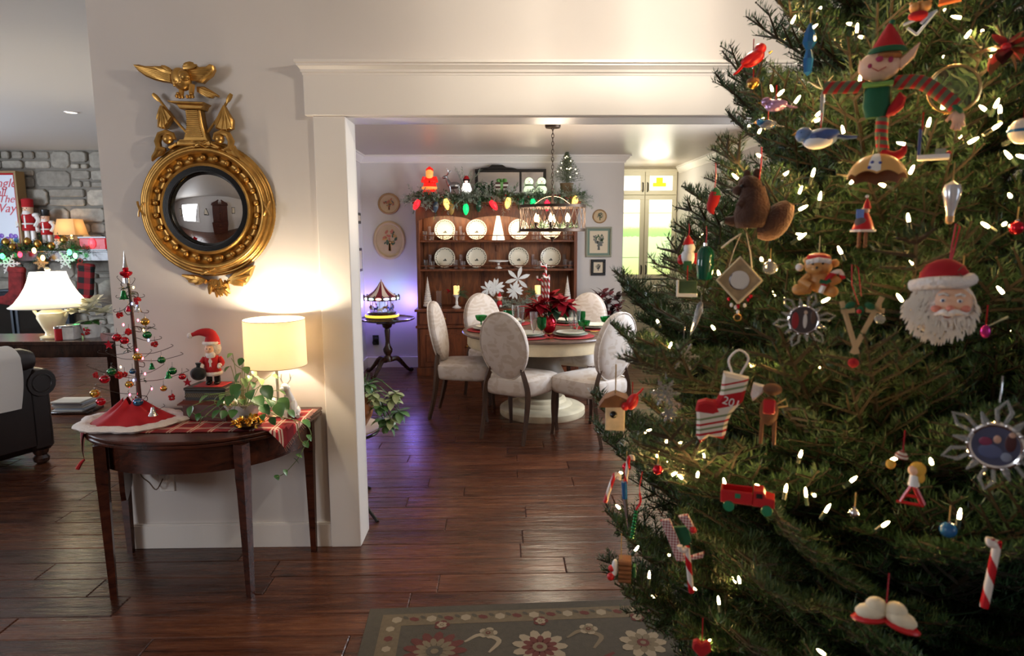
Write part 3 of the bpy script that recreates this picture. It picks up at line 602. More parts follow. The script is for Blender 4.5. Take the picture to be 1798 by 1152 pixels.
# gold potpourri bowl
bw_ = at(436, 740, -.37); bo = T('gold_nut_bowl', 'shallow dark bowl heaped with shiny gold pieces at the runner edge', 'bowl', (bw_.x, -.375, TZ+.004))
MB().lathe([(.03, 0), (.034, .003), (.055, .016), (.06, .023), (.057, .022), (.05, .014), (0, .008)], 24).b('bowl_body', mat('dark_bronze', (70, 50, 24), .3, .8), bo)
gp = MB()
for i in range(75):
    a = rnd.uniform(0, 6.28); r = .058*math.sqrt(rnd.random()); gp.to((r*math.cos(a), r*math.sin(a), .024+.016*(1-(r/.06)**2)+rnd.uniform(0, .006)), (rnd.uniform(-1.2, 1.2), rnd.uniform(-1.2, 1.2), a)).leaf(.022, .016, rnd.uniform(-.5, .6), .35, 3)
gp.b('gold_pieces', mat('bright_gold', (250, 196, 84), .2, .95), bo, kind='stuff')
# outlet below
ou = T('wall_outlet', 'white wall outlet with a plug, under the console', 'outlet', (at(294, 845, 0).x, 0, .35))
MB().box((0, -.004, 0), (.072, .008, .115), .002).b('cover_plate', m_trim, ou, smooth=False); MB().box((-.002, -.02, .02), (.034, .028, .03), .004).b('plug', mat('white_plastic', (225, 222, 216), .4), ou, smooth=False)
MB().tube(smoothline([(-.002, -.034, .018), (-.035, -.04, -.035), (-.07, -.035, 0), (-.11, -.035, .05), (-.115, -.035, .2)], 4), .003, 5).b('cord', mat('brown_cord', (112, 88, 66), .6), ou)
# ---------------------------------------------------------------- gilt convex mirror with eagle
MC = (-1.338, 0, 1.652)
mir = T('eagle_mirror', 'round gilt convex mirror crowned by an eagle, on the left wall above the console', 'mirror', MC)
RX = (PI/2, 0, 0)
def mlathe(pr, n=64): return MB().to((0, 0, 0), RX).lathe(pr, n, cap=False)
om = [(.29, .0), (.303, .004)]
for (r0, z0, q) in ((.2985, .014, .0095), (.2815, .030, .010), (.2645, .046, .0105)):
    om += [(r0+q*math.cos(t), z0+q*math.sin(t)) for t in [-.5+i*.42 for i in range(7)]]
mlathe(om + [(.252, .048)]).b('outer_moulding', m_gold, mir)
mlathe([(.252, .05), (.247, .036), (.24, .026), (.23, .021), (.22, .021), (.212, .026), (.207, .036), (.204, .046), (.198, .05), (.192, .047)]).b('cove', m_gold, mir)
pr = []
for i in range(6): r = .192-i*.004; pr += [(r, .042), (r-.001, .046), (r-.003, .046), (r-.004, .042)]
mlathe(pr + [(.168, .026)]).b('reeded_slip', m_black, mir)
mlathe([(.168, .024), (.15, .031), (.12, .0385), (.09, .044), (.06, .0476), (.03, .0498), (.0001, .0505)], 72).b('convex_glass', mat('mirror_glass', (225, 226, 226), .015, 1), mir)
bm_ = MB().sph((0, 0, 0), .0135, 12, 8); b0 = None
for i in range(26):
    a = 2*PI*(i+.5)/26; p = (.230*math.cos(a), -.033, .230*math.sin(a))
    if b0 is None: b0 = bm_.b('ball', m_gold, mir, loc=p)
    else: q = b0.copy(); COL.objects.link(q); q.parent = mir; q.location = p
rope = MB()
for i in range(110):          # rope edge seen on the right flank
    a = 2*PI*i/110; rope.sph((.303*math.cos(a), -.012, .303*math.sin(a)), .0058, 5, 4)
rope.b('rope_edge', m_gold, mir)
for a in (0, PI/2, PI, 3*PI/2):
    mb = MB()
    for sg in (-1, 1):
        pts = []
        for i in range(7): t = (i-3)/3; aa = a+t*.11; r = .285+sg*.014*t; pts.append((r*math.cos(aa), -.055-.012*math.cos(t*1.4), r*math.sin(aa)))
        mb.tube(pts, .0055, 6, flat=.7)
    mb.b('ribbon_tie', m_gold, mir)
def mp(x, y, d=0): return ((250+x/6.775-360)/385, -d, (365-(110+y/6.775))/385)
def mpoly(pts): return [(mp(x, y)[0], mp(x, y)[2]) for x, y in pts]
pl = MB(); pl.prism(mpoly([(520, 985), (560, 890), (590, 800), (598, 700), (590, 590), (765, 590), (775, 700), (790, 800), (820, 900), (850, 985)]), -.05, 0, .004)
pl.prism(mpoly([(440, 505), (850, 520), (820, 545), (480, 530)]), -.085, 0, .003).prism(mpoly([(520, 530), (820, 545), (800, 590), (545, 585)]), -.065, 0, .004).prism(mpoly([(490, 945), (860, 945), (870, 1000), (480, 1000)]), -.06, 0, .004)
for i in range(14): y = 605+i*22; w = 62+i*1.6+max(0, i-8)*4; a, b = mp(675-w, y), mp(675+w, y); pl.tube([(a[0], -.052, a[2]), (b[0], -.052, b[2])], .0032, 6)
for i in range(3): a, b = mp(520-i*6, 940+i*22), mp(800+i*12, 940+i*22); pl.tube([(a[0], -.062, a[2]), (b[0], -.062, b[2])], .003, 6)
pl.b('fluted_pedestal', m_gold, mir)
W1 = [(45, 95), (110, 92), (180, 110), (310, 112), (380, 110), (450, 150), (505, 190), (525, 260), (480, 310), (440, 292), (370, 285), (270, 262), (180, 225), (100, 165)]
W2 = [(628, 150), (640, 100), (690, 82), (760, 95), (800, 125), (880, 120), (925, 92), (965, 105), (975, 150), (940, 215), (870, 265), (830, 300), (760, 290), (690, 240), (650, 190)]
TL = [(740, 330), (830, 330), (900, 370), (985, 425), (975, 448), (930, 432), (905, 458), (855, 452), (790, 410), (740, 390)]
def feathers(mb, pairs, d, r):
    for (a, b) in pairs:
        p, q = Vector(mp(*a, d)), Vector(mp(*b, d)); mb.tube([p, p.lerp(q, .3), p.lerp(q, .7), q], [r*.7, r, r*.9, r*.3], 6, up=(0, -1, 0), flat=.6)
wa = MB().prism(mpoly(W1), -.062, -.035, .006); feathers(wa, [((470, 200+k*16), (70+k*45, 110+k*26)) for k in range(6)], .064, .007); feathers(wa, [((500, 190), (300, 125)), ((490, 175), (380, 115))], .068, .012); wa.b('wing', m_gold, mir)
wa = MB().prism(mpoly(W2), -.07, -.04, .006); feathers(wa, [((690, 170+k*20), (955-k*28, 150+k*24)) for k in range(6)], .072, .007); feathers(wa, [((640, 140), (800, 115)), ((650, 120), (760, 92))], .078, .013); wa.b('wing', m_gold, mir)
ta = MB().prism(mpoly(TL), -.05, -.03, .004); feathers(ta, [((760, 350+k*12), (985-k*34, 432+k*6)) for k in range(4)], .052, .007); ta.b('tail', m_gold, mir)
bd = MB(); c = Vector(mp(600, 265, .07)); bd.sph(c, (.041, .034, .052), 16, 12, rot=(0, -.45, 0)); c2 = Vector(mp(650, 245, .09)); bd.sph(Vector(mp(645, 235, .085)), (.028, .024, .026)); bd.sph(Vector(mp(680, 258, .1)), (.022, .019, .017)); bd.tube([Vector(mp(690, 270, .104)), Vector(mp(712, 285, .108)), Vector(mp(714, 300, .106))], [.009, .006, .001], 8)
for k in range(26): x, y = rnd.uniform(535, 640), rnd.uniform(210, 340); bd.sph(Vector(mp(x, y, .088+.012*rnd.random())), (.007, .005, .009), 6, 5)
bd.b('eagle_body', m_gold, mir); lg = MB()
for (x, y) in ((590, 380), (705, 380)): lg.tube([Vector(mp(x+10, y-60, .07)), Vector(mp(x, y+40, .07)), Vector(mp(x-5, y+85, .07))], [.014, .011, .008], 8)
for (x, y) in ((545, 455), (575, 462), (610, 460), (665, 460), (695, 462), (725, 458), (560, 430), (715, 430)): lg.sph(Vector(mp(x, y, .078)), (.0075, .012, .0085), 8, 6)
lg.b('talons', m_gold, mir)
def flag(pole, cloth, tip):
    mb = MB().tube([Vector(mp(*q, .03)) for q in pole], .0062, 8); mb.b('flag_pole', m_gold, mir)
    mb = MB().prism(mpoly(cloth), -.05, -.018, .007); cx = sum(q[0] for q in cloth)/len(cloth)
    for k in range(5): a, b = cloth[0], cloth[3+k % (len(cloth)-3)]; feathers(mb, [(a, b)], .05, .006)
    mb.b('draped_flag', m_gold, mir); mb = MB(); feathers(mb, [((tip[0][0]*.3+tip[1][0]*.7, tip[0][1]*.3+tip[1][1]*.7), tip[0]), tip], .034, .011); mb.b('spearhead', m_gold, mir)
flag([(570, 840), (430, 680), (280, 470)], [(320, 545), (385, 590), (440, 670), (385, 745), (345, 800), (310, 805), (265, 790), (258, 700), (285, 620)], ((215, 405), (305, 500)))
flag([(815, 840), (930, 700), (1060, 500)], [(1045, 545), (1075, 610), (1130, 700), (1120, 800), (1060, 830), (1000, 830), (930, 800), (925, 760), (965, 670)], ((1125, 405), (1060, 510)))
def scroll(mirx):
    f = (lambda x: x) if not mirx else (lambda x: 1345-x)
    mb = MB(); mb.sph(Vector(mp(f(375), 922, .05)), .0235 if not mirx else .0215, 14, 10)
    mb.tube([Vector(mp(f(x), y, .045)) for x, y in ((440, 930), (420, 870), (350, 845), (280, 870), (245, 950), (260, 1030), (330, 1045))], [.01, .012, .014, .015, .016, .016, .009], 8)
    mb.tube([Vector(mp(f(x), y, .035)) for x, y in ((250, 1010), (220, 1080), (170, 1130), (150, 1170))], [.017, .016, .011, .004], 8)
    mb.tube([Vector(mp(f(x), y, .04)) for x, y in ((300, 1030), (270, 1080), (215, 1120))], [.015, .012, .005], 8); mb.prism(mpoly([(f(370), 1010), (f(470), 960), (f(475), 990), (f(390), 1040)]), -.06, -.02, .004)
    mb.b('acanthus_scroll', m_gold, mir)
scroll(False); scroll(True)
def mb_(x, y, d=0): return ((300+x/11.99-360)/385, -d, (365-(460+y/11.99))/385+.016)
fo = MB()
for k in range(36):
    x0, y0 = 870+rnd.uniform(-120, 150), rnd.uniform(400, 560); t = (x0-880)/180; L = rnd.uniform(160, 260)
    p, q = Vector(mb_(x0, y0, .03+.02*rnd.random())), Vector(mb_(x0+t*130, min(850, y0+L), .035)); fo.tube([p, p.lerp(q, .4)+Vector((0, -.01, 0)), q], [.005, .012, .004], 6)
fo.b('pendant_leaves', m_gold, mir)
for sg, pts in ((-1, [(620, 430), (450, 400), (300, 340), (120, 330), (250, 460), (380, 510), (600, 500)]), (1, [(1080, 450), (1250, 330), (1450, 200), (1640, 130), (1560, 330), (1470, 480), (1400, 550), (1150, 490)])):
    mb = MB().prism([(mb_(x, y)[0], mb_(x, y)[2]) for x, y in pts], -.04, -.008, .004); b0x = pts[0]
    for (x, y) in pts[2:]: p, q = Vector(mb_(*b0x, .042)), Vector(mb_(x, y, .036)); mb.tube([p, p.lerp(q, .5)+Vector((0, -.006, 0)), q], [.005, .013, .006], 6)
    mb.b('oak_leaf_spray', m_gold, mir)
# ---------------------------------------------------------------- dining room: hutch
m_hut = wood('hutch_oak', (70, 34, 20), (128, 70, 38), .38, (5, 5, 1), 3)
m_hut2 = wood('hutch_panel_oak', (86, 44, 24), (150, 88, 46), .4, (6, 6, 1), 3)
HX0, HX1, HF, HB = -.905, .862, 4.0, 4.51; HM = (HX0+HX1)/2; UF = 4.13
hu = T('china_hutch', 'tall brown wooden hutch with open plate shelves against the dining room wall', 'hutch', (0, 0, 0))
def part(name, m, par, *boxes, bev=.003, smooth=False):
    mb = MB()
    for b in boxes: bx(mb, *b, bev)
    return mb.b(name, m, par, smooth=smooth)
part('base', m_hut, hu, (HX0, HX1, HF+.02, HB, .0, .715)); part('plinth', m_hut, hu, (HX0-.01, HX1+.01, HF, HB, 0, .09))
part('counter', m_hut, hu, (HX0-.02, HX1+.02, HF-.02, HB, .715, .742)); part('waist_moulding', m_hut, hu, (HX0-.012, HX1+.012, HF-.012, HF+.03, .535, .56))
for i in range(3):
    a = HX0+.03+i*.575; b = a+.555
    d = part('drawer', m_hut, hu, (a, b, HF+.005, HF+.03, .575, .70)); MB().sph(((a+b)/2, HF-.008, .637), .014, 10, 8).b('knob', m_brass, d)
    d = part('door', m_hut, hu, (a, b, HF+.008, HF+.03, .10, .525)); part('raised_panel', m_hut, d, (a+.07, b-.07, HF-.004, HF+.012, .16, .465)); MB().sph((b-.035, HF-.006, .33), .012, 10, 8).b('knob', m_brass, d)
for (a, b) in ((HX0, HX0+.035), (HX1-.035, HX1)): part('side_panel', m_hut, hu, (a, b, UF, HB, .742, 1.88))
for i in range(5): a = HX0+.035+i*.3394; part('back_panel', m_hut2, hu, (a+.004, a+.3354, HB-.03, HB-.012, .742, 1.86)); 
part('back_boards', m_hut, hu, (HX0, HX1, HB-.014, HB, .742, 1.88)); 
for i in range(1, 5): a = HX0+.035+i*.3394; part('stile', m_hut, hu, (a-.02, a+.02, HB-.038, HB-.028, .742, 1.86))
for (zs, zr) in ((1.487, 1.54), (1.17, 1.206)):
    s = part('shelf', m_hut, hu, (HX0+.035, HX1-.035, UF+.02, HB-.03, zs-.022, zs)); MB().tube([(HX0+.03, UF+.03, zr), (HX1-.03, UF+.03, zr)], .0055, 8).b('plate_rail', m_hut, s)
    pst = MB()
    for i in range(9): x = HX0+.09+i*(HX1-HX0-.18)/8; pst.tube([(x, UF+.03, zs), (x, UF+.03, zr)], .004, 6)
    pst.b('rail_posts', m_hut, s, kind='stuff')
MB().prism([(HX0, 1.88), (HX1, 1.88), (HX1, 1.66)] + [(HX1-.035-(HX1-HX0-.07)*t, 1.70+.05*abs(math.sin(t*PI*3))**.6) for t in [i/36 for i in range(37)]] + [(HX0, 1.66)], UF-.01, UF+.012).b('arched_valance', m_hut, hu, smooth=False)
part('cornice', m_hut, hu, (HX0-.03, HX1+.03, UF-.05, HB, 1.88, 1.90), (HX0-.015, HX1+.015, UF-.03, HB, 1.86, 1.88))
part('hook_block', m_hut, hu, (-.035, -.005, HB-.06, HB-.03, 1.36, 1.43))
area('hutch_strip_light', (HM, UF+.06, 1.745), (HM, UF+.30, 1.45), 1.5, .02, 4, (1, .78, .5))
# plates, glasses, cone tree
m_plate = mat('ivory_china', (238, 230, 208), .25); m_pattern = mat('dark_plate_pattern', (60, 62, 50), .4); m_bisc = mat('clear_tumbler', (252, 253, 255), .03, trans=.96, ior=1.3)
def plate(x, z, label, grp):
    o = T('display_plate', label, 'plate', (x, HB-.12, z), group=grp, rot=(math.radians(-13), 0, 0)); R = .117
    MB().to((0, 0, R), RX).lathe([(.0, 0), (.06, 0), (.075, .003), (.115, .016), (R, .018), (R, .0205), (.113, .019), (.074, .0075), (.058, .0045), (0, .0045)], 36).b('plate_body', m_plate, o); pb = MB()
    for i in range(28):
        a = 2*PI*i/28; r = .097+.005*(i % 2); pb.to((r*math.cos(a), -.0175, R+r*math.sin(a)), (0, -a, 0)).sph((0, 0, 0), (.005, .002, .009), 6, 4)
    pb.to((0, -.0052, R-.03)).box((0, 0, 0), (.04, .001, .012)).box((.004, 0, .012), (.016, .001, .012)); pb.b('rim_pattern', m_pattern, o, kind='stuff'); return o
pn = ['leftmost', 'second from left', 'third from left', 'rightmost']
for j, (zs, nm, py) in enumerate(((1.487, 'upper', 400), (1.17, 'lower', 451))):
    for i, px in enumerate((780.5, 836.5, 911, 967.5)): plate(at(px, py, HB-.15).x, zs+.003, '%s ivory plate with dark leafy rim standing on the %s hutch shelf' % (pn[i], nm), 'patterned plates on the hutch')
def tumbler(x, y, z, r, h, label, grp):
    o = MB().lathe([(r*.8, 0), (r*.85, .004), (r, h), (r-.002, h), (r*.8-.001, .008), (0, .008)], 14).b('drinking_glass', m_bisc, loc=(x, y, z)); return tag(o, label, 'glass', grp)
gp_ = [('at the left end of', (746, 754, 758)), ('between the first and second plates of', (799.5, 808.5, 812)), ('between the third and rightmost plates of', (939.5, 935.5, 946)), ('at the right end of', (993, 991, 1002))]
for (zs, nm) in ((1.487, 'upper'), (1.17, 'lower')):
    for (wh, xs) in gp_:
        for k, px in enumerate(xs):
            tall = k == 1; y = HB-.13 if tall else UF+.10-.03*(k == 2)
            tumbler(at(px, 415, y).x, y, zs+.001, .021 if tall else .027, .155 if tall else (.085 if k == 2 else .1), ('tall clear glass %s the %s hutch shelf' if tall else ('short clear tumbler, outer one, %s the %s hutch shelf' if k == 0 else 'short clear tumbler, inner one, %s the %s hutch shelf')) % (wh, nm), 'glasses on the hutch shelves')
cx = at(875, 418, UF+.12).x
ct = MB().lathe([(.068, 0), (.07, .006), (.018, .262), (.012, .29), (0, .296)], 24).b('lit_cone_tree', glow('white_cone_glow', (255, 238, 206), 1.8), loc=(cx, UF+.13, 1.488)); tag(ct, 'glowing white cone tree in the middle of the upper hutch shelf', 'decoration')
ck = T('cake_stand', 'white pedestal cake stand in the middle of the lower hutch shelf', 'cake stand', (cx, UF+.15, 1.171))
MB().lathe([(.04, 0), (.036, .01), (.014, .025), (.013, .06), (.03, .072)], 20).b('pedestal', m_white, ck); MB().lathe([(.02, .072), (.11, .078), (.113, .09), (.108, .091), (.1, .084), (0, .082)], 28).b('dish', m_white, ck)
# hutch counter
m_brush = mat('frosted_bottle_brush', (216, 206, 196), .8, var=.3, vs=60, bump=.8, bs=120, bd=.006)
for (px, tp_, lab) in ((751.5, 485, 'frosted bottle-brush tree at the left end of the hutch counter'), (996, 483.5, 'frosted bottle-brush tree at the right end of the hutch counter')):
    x = at(px, 540, HF+.14).x; h = at(px, tp_, HF+.14).z-.742; o = T('bottle_brush_tree', lab, 'tree decoration', (x, HF+.14, .742), group='bottle-brush trees on the hutch')
    MB().lathe([(.05, .02), (.052, .03)] + [(.05*(1-t)*(1+.08*math.sin(t*80)), .03+(h-.03)*t) for t in [i/30 for i in range(30)]] + [(0, h)], 18).b('bristles', m_brush, o); MB().lathe([(.03, 0), (.03, .015), (.008, .02)], 14).b('base', m_hut, o)
m_candle = glow('flameless_candle', (255, 206, 120), .75, (240, 220, 170)); m_fir = mat('dark_fir_green', (66, 90, 56), .6, var=.35, vs=30); m_flock = mat('flocked_grey_green', (150, 160, 144), .7, var=.25, vs=30)
def sprig(mb, p, d, L, nd=26, nl=.035, w=.003, stem=.0025, droop=.15):
    p = Vector(p); d = Vector(d).normalized(); a = d.orthogonal().normalized(); b = d.cross(a); vs = []; fs = []
    for i in range(nd):
        t = (i+.5)/nd; q = p+d*(L*t)+Vector((0, 0, -droop*L*t*t)); w_ = rnd.uniform(0, 6.28); n = nl*(1-.5*t)*rnd.uniform(.8, 1.15)
        e = d*.75+(a*math.cos(w_)+b*math.sin(w_))*.8; e.normalize(); s = e.cross(Vector((rnd.uniform(-1, 1), rnd.uniform(-1, 1), 1))).normalized()*w
        k = len(vs); vs += [q, q+e*n*.5+s, q+e*n, q+e*n*.5-s]; fs.append((k, k+1, k+2, k+3))
    mb.add(vs, fs); mb.tube([p, p+d*L*.5+Vector((0, 0, -droop*L*.25)), p+d*L+Vector((0, 0, -droop*L))], [stem, stem*.8, stem*.3], 3, cap=False)
def petals(parent, c, n, L, w, mt, name='petal', tilt=(.1, .7), me={}):
    k = (name, L, w, mt.name)
    for i in range(n):
        az = i*2.4+rnd.uniform(-.3, .3); tl = tilt[0]+(tilt[1]-tilt[0])*(i/n)
        if k not in me: o = MB().leaf(L, w, .25, .2, 4, .45).b(name, mt, parent); me[k] = o
        else: o = me[k].copy(); COL.objects.link(o); o.parent = parent
        o.location = c; o.rotation_euler = (0, -tl, az); o.scale = (rnd.uniform(.75, 1.1),)*3
m_poin = mat('crimson_petal', (132, 8, 24), .7, var=.25, vs=20, spec=.15)
for (px, py, flip, lab) in ((802, 541, 1, 'lit candle on white stand with red flower, on the left of the hutch counter'), (944, 545, -1, 'lit candle on white stand with red flower, on the right of the hutch counter')):
    c = at(px, py, HF+.14); o = T('candle_on_stand', lab, 'candle', (c.x, HF+.14, .742), group='candles on the hutch counter')
    MB().lathe([(.05, 0), (.052, .008), (.03, .02), (.014, .035), (.017, .06), (.012, .08), (.016, .11), (.04, .14), (.042, .15)], 20).b('stand', m_white, o); MB().lathe([(.032, .15), (.033, .245), (.028, .247), (0, .238)], 20).b('candle', m_candle, o)
    petals(o, (-.08*flip, -.02, .18), 7, .07, .03, m_poin, 'petal', (-.2, .8)); g = MB()
    for k in range(16): sprig(g, (rnd.uniform(-.03, .03), -.01, .16), (flip*rnd.uniform(.1, 1.2)-.2, rnd.uniform(-.5, .3), rnd.uniform(-.3, .4)), rnd.uniform(.1, .17), 18)
    g.b('greenery', m_fir, o, kind='stuff')
c = at(771, 540, HF+.12); o = MB().lathe([(.03, 0), (.032, .005), (.028, .03), (.03, .15), (.033, .19), (.031, .19), (.027, .03), (0, .02)], 16).b('glass_vase', m_bisc, loc=(c.x, HF+.12, .743)); tag(o, 'empty clear glass vase beside the left candle on the hutch', 'vase')
sw = T('winter_spray', 'spray of white flocked leaves and fir lying along the hutch counter', 'floral arrangement', (at(890, 541, HF+.16).x, HF+.16, .745)); g = MB()
for k in range(80): sprig(g, (rnd.uniform(-.36, .3), rnd.uniform(-.06, .06), rnd.uniform(.01, .06)), (rnd.uniform(-1, 1), rnd.uniform(-.6, .1), rnd.uniform(-.1, .6)), rnd.uniform(.12, .22), 20, .04)
g.b('fir_sprigs', m_flock, sw, kind='stuff'); m_wl = mat('white_flocked_leaf', (222, 224, 222), .7)
for (px, py, n, L, r0) in ((870, 505, 11, .11, 0), (909, 490, 6, .15, .3), (904, 511, 11, .10, 0), (858, 508, 8, .1, .5)):
    q = at(px, py, HF+.1)-sw.location
    for i in range(n):
        a = r0+i*2*PI/n+rnd.uniform(-.2, .2); mb = MB().mx(Matrix.LocRotScale(q, Euler((PI/2+rnd.uniform(-.3, .3), -a, 0)), Vector((1, 1, 1)))); mb.leaf(L, L*.30, .1, .15, 4, .6); mb.b('white_leaf', m_wl, sw)
sd = T('santa_doll', 'little doll in red hat and coat among the white leaves', 'figurine', (at(877, 530, HF+.05).x, HF+.05, .745), sc=.9)
MB().sph((0, 0, .05), (.035, .03, .05)).b('coat', m_red, sd); MB().sph((0, -.004, .12), .028).b('head', m_skin, sd); MB().lathe([(.03, .135), (.02, .17), (0, .2)], 14).b('hat', m_red, sd); MB().ring(.028, .008, 14, 6, (0, 0, .138)).b('hat_brim', m_fur, sd); MB().sph((.012, -.035, .03), .016, 10, 8).b('ball', m_white, sd)
# garland and giant bulbs on the hutch top
ga = T('fir_garland', 'grey-green fir garland lying along the top edge of the hutch', 'garland', (0, 0, 0)); g = MB(); g2 = MB()
for k in range(430):
    x = rnd.uniform(HX0-.02, HX1+.05); sprig(g if k % 3 else g2, (x, UF-.03+rnd.uniform(-.02, .1), 1.915+rnd.uniform(0, .05)), (rnd.uniform(-1, 1), rnd.uniform(-1, .15), rnd.uniform(-.7, .75)), rnd.uniform(.1, .19), 22, .05, .0042)
for sg, x in ((-1, HX0), (1, HX1)):
    for k in range(14): sprig(g, (x, UF-.02+rnd.uniform(0, .1), 1.93), (sg*rnd.uniform(.5, 1), rnd.uniform(-.6, .2), rnd.uniform(-.5, .4)), rnd.uniform(.12, .2), 22, .045, .003)
g.b('flocked_fir', m_flock, ga, kind='stuff'); g2.b('green_fir', m_fir, ga, kind='stuff'); q = MB()
for k in range(26): q.sph((rnd.uniform(HX0, HX1), UF-.06+rnd.uniform(-.02, .03), 1.93+rnd.uniform(-.02, .04)), .009, 6, 5)
q.b('red_berries', m_bred, ga, kind='stuff')
gb = T('giant_bulb_string', 'string of oversized coloured light bulbs hanging from the hutch garland', 'string lights', (0, 0, 0)); wpts = []
cr, cw, cg = ((255, 30, 40), (255, 190, 90), (20, 220, 120))
for (px, py, col, es, tilt) in ((732, 358, cr, 1.4, .5), (765, 362, (84, 104, 124), 0, .15), (784, 357, cw, 2.2, -.2), (793, 366, (190, 160, 90), 0, .1), (818, 366, cg, .7, 0), (841, 361, (40, 84, 62), 0, .1), (866, 359, cr, .8, -.6), (892, 355, cw, 2, .2), (915, 357, (40, 110, 66), 0, .3), (936, 357, cg, 1.1, -.1), (961, 359, (255, 40, 70), 1.2, .1), (986, 357, (110, 130, 110), 0, 0), (1010, 352, cw, 2.4, .3)):
    c = at(px, py, UF-.07); wpts.append(c+Vector((0, .02, .085)))
    b = MB().to(c, (0, tilt, 0)).lathe([(0, -.072), (.012, -.066), (.026, -.04), (.033, -.005), (.029, .025), (.018, .045), (.016, .05)], 16).b('bulb', glow('giant_bulb_%d_%d_%d' % col, col, es) if es else mat('unlit_bulb_%d' % px, col, .2, trans=.3), gb)
    MB().to(c, (0, tilt, 0)).lathe([(.017, .048), (.017, .082), (.01, .086)], 12).b('socket', m_fir, b)
gw = MB().tube(smoothline(wpts, 4), .004, 5); gw.b('wire', m_fir, gb)
# things on the hutch top
def blow(name, label, x, y, z, fn, sc=1): o = T(name, label, 'figurine', (x, y, z), sc=sc); fn(o); return o
m_gr, m_gs = glow('lit_red_plastic', (255, 40, 24), .45, (210, 20, 20)), glow('lit_flesh_plastic', (255, 150, 60), .6, (240, 170, 110)); m_gwh = glow('lit_white_plastic', (255, 252, 244), .9)
def santa(o):
    MB().lathe([(.075, 0), (.078, .03), (.07, .05)], 16, squash=.7).lathe([(.08, .075), (.07, .11), (.062, .15), (.05, .19), (.03, .205)], 18, squash=.7).b('suit', m_gr, o); MB().ring(.076, .014, 20, 8, (0, 0, .072), 1, .72).b('coat_trim', m_gs, o)
    MB().ring(.064, .011, 20, 8, (0, 0, .137), 1, .74).b('belt', m_black, o); MB().sph((0, -.006, .235), (.042, .036, .045)).sph((0, -.022, .205), (.04, .026, .042)).b('face_beard', m_gs, o); MB().sph((0, .008, .262), (.043, .04, .035)).lathe([(.03, .28), (.012, .30), (0, .304)], 12).b('hat', m_gr, o)
    for s in (-1, 1): MB().tube([(s*.058, 0, .185), (s*.075, -.02, .145), (s*.03, -.055, .135)], [.022, .021, .017], 10).sph((s*.02, -.058, .138), .017, 8, 6).b('arm', m_gr if s < 0 else m_gr, o); MB().sph((s*.033, -.018, .012), (.032, .048, .02)).b('boot', m_black, o)
bs_ = at(755, 340, 4.24); blow('lit_santa', 'glowing red and orange plastic Santa at the left on top of the hutch', bs_.x, 4.24, 1.985, santa, 1.0); sps = [( -.76, 4.24)]
part('riser', m_hut, hu, (HX0+.02, HX1-.02, UF+.06, HB-.05, 1.90, 1.984))
pg_ = at(819, 325, 4.22)
def penguin(o):
    MB().lathe([(.03, 0), (.055, .02), (.06, .06), (.045, .11), (.034, .13)], 18).sph((0, -.012, .07), (.05, .05, .06)).b('body', m_gwh, o); MB().sph((0, 0, .145), (.033, .032, .035)).b('head', m_black, o); MB().sph((0, -.014, .145), (.023, .022, .02)).b('face', glow('lit_pink_face', (255, 190, 180), 1.0), o); MB().lathe([(.036, .16), (.033, .185), (.02, .21), (0, .215)], 14).b('hat', m_red, o); MB().ring(.034, .009, 16, 6, (0, 0, .163)).b('scarf', m_black, o)
blow('lit_penguin', 'glowing white penguin in red hat on top of the hutch', pg_.x, 4.22, 1.985, penguin, .95)
m_pew = mat('silvery_pewter', (170, 172, 176), .25, .9)
def deer(o):
    MB().sph((0, 0, .11), (.075, .035, .042), rot=(0, -.1, 0)).tube(smoothline([(-.05, 0, .12), (-.075, 0, .165), (-.085, 0, .2)], 4), [.03, .028, .026, .024, .022, .02, .018, .018, .018], 10).sph((-.105, 0, .205), (.034, .018, .019), rot=(0, -.3, 0)).b('body', m_pew, o)
    for (x, s) in ((-.05, 1), (-.05, -1), (.055, 1), (.055, -1)): MB().tube([(x, s*.015, .1), (x+.01, s*.017, .05), (x, s*.017, 0)], [.015, .008, .007], 8).b('leg', m_pew, o)
    for s in (-1, 1): MB().tube(smoothline([(-.085, s*.01, .22), (-.06, s*.04, .26), (-.08, s*.05, .30)], 3), .005, 5).tube([(-.064, s*.036, .255), (-.03, s*.045, .28)], .004, 5).b('antler', m_pew, o)
dq = at(797, 325, 4.30); blow('silver_reindeer', 'silver reindeer figure beside the penguin on top of the hutch', dq.x, 4.31, 1.985, deer, .95)
ft = T('flocked_branch', 'pale flocked fir branch rising behind the reindeer and the penguin', 'branch', (at(815, 325, 4.4).x, 4.37, 1.985)); g = MB()
for (dx, dz, L) in ((-.1, .28, .28), (.16, .2, .3), (.22, .12, .24), (-.02, .3, .26), (.1, .24, .22)): sprig(g, (0, 0, .06), (dx, 0, dz), L, 34, .06, .004, .004, .05)
g.tube([(0, 0, 0), (0, 0, .08)], .006, 5).b('sprays', m_flock, ft)
mf = T('dark_wood_mirror', 'dark wooden mirror with arched crest standing behind the hutch decorations', 'mirror', (0, 0, 0)); y = 4.45; xa, xb = at(834, 320, y).x, at(959, 320, y).x; zt = at(890, 297, y).z; z0 = 1.986; t = .03
part('frame', m_black, mf, (xa, xb, y, y+.03, zt-t, zt), (xa, xa+t, y, y+.03, z0, zt-t), (xb-t, xb, y, y+.03, z0, zt-t), (xa+t, xb-t, y, y+.03, z0, z0+t), (at(914, 320, y).x-.012, at(914, 320, y).x+.012, y, y+.03, z0+t, zt-t))
xm = at(873, 300, y).x; zc = at(873, 289.5, y).z; MB().prism([(xm-.22, zt), (xm+.22, zt), (xm+.17, zt+.015), (xm+.1, zt+.022), (xm+.06, zc), (xm-.06, zc), (xm-.1, zt+.022), (xm-.17, zt+.015)], y, y+.028, .003).b('crest', m_black, mf, smooth=False)
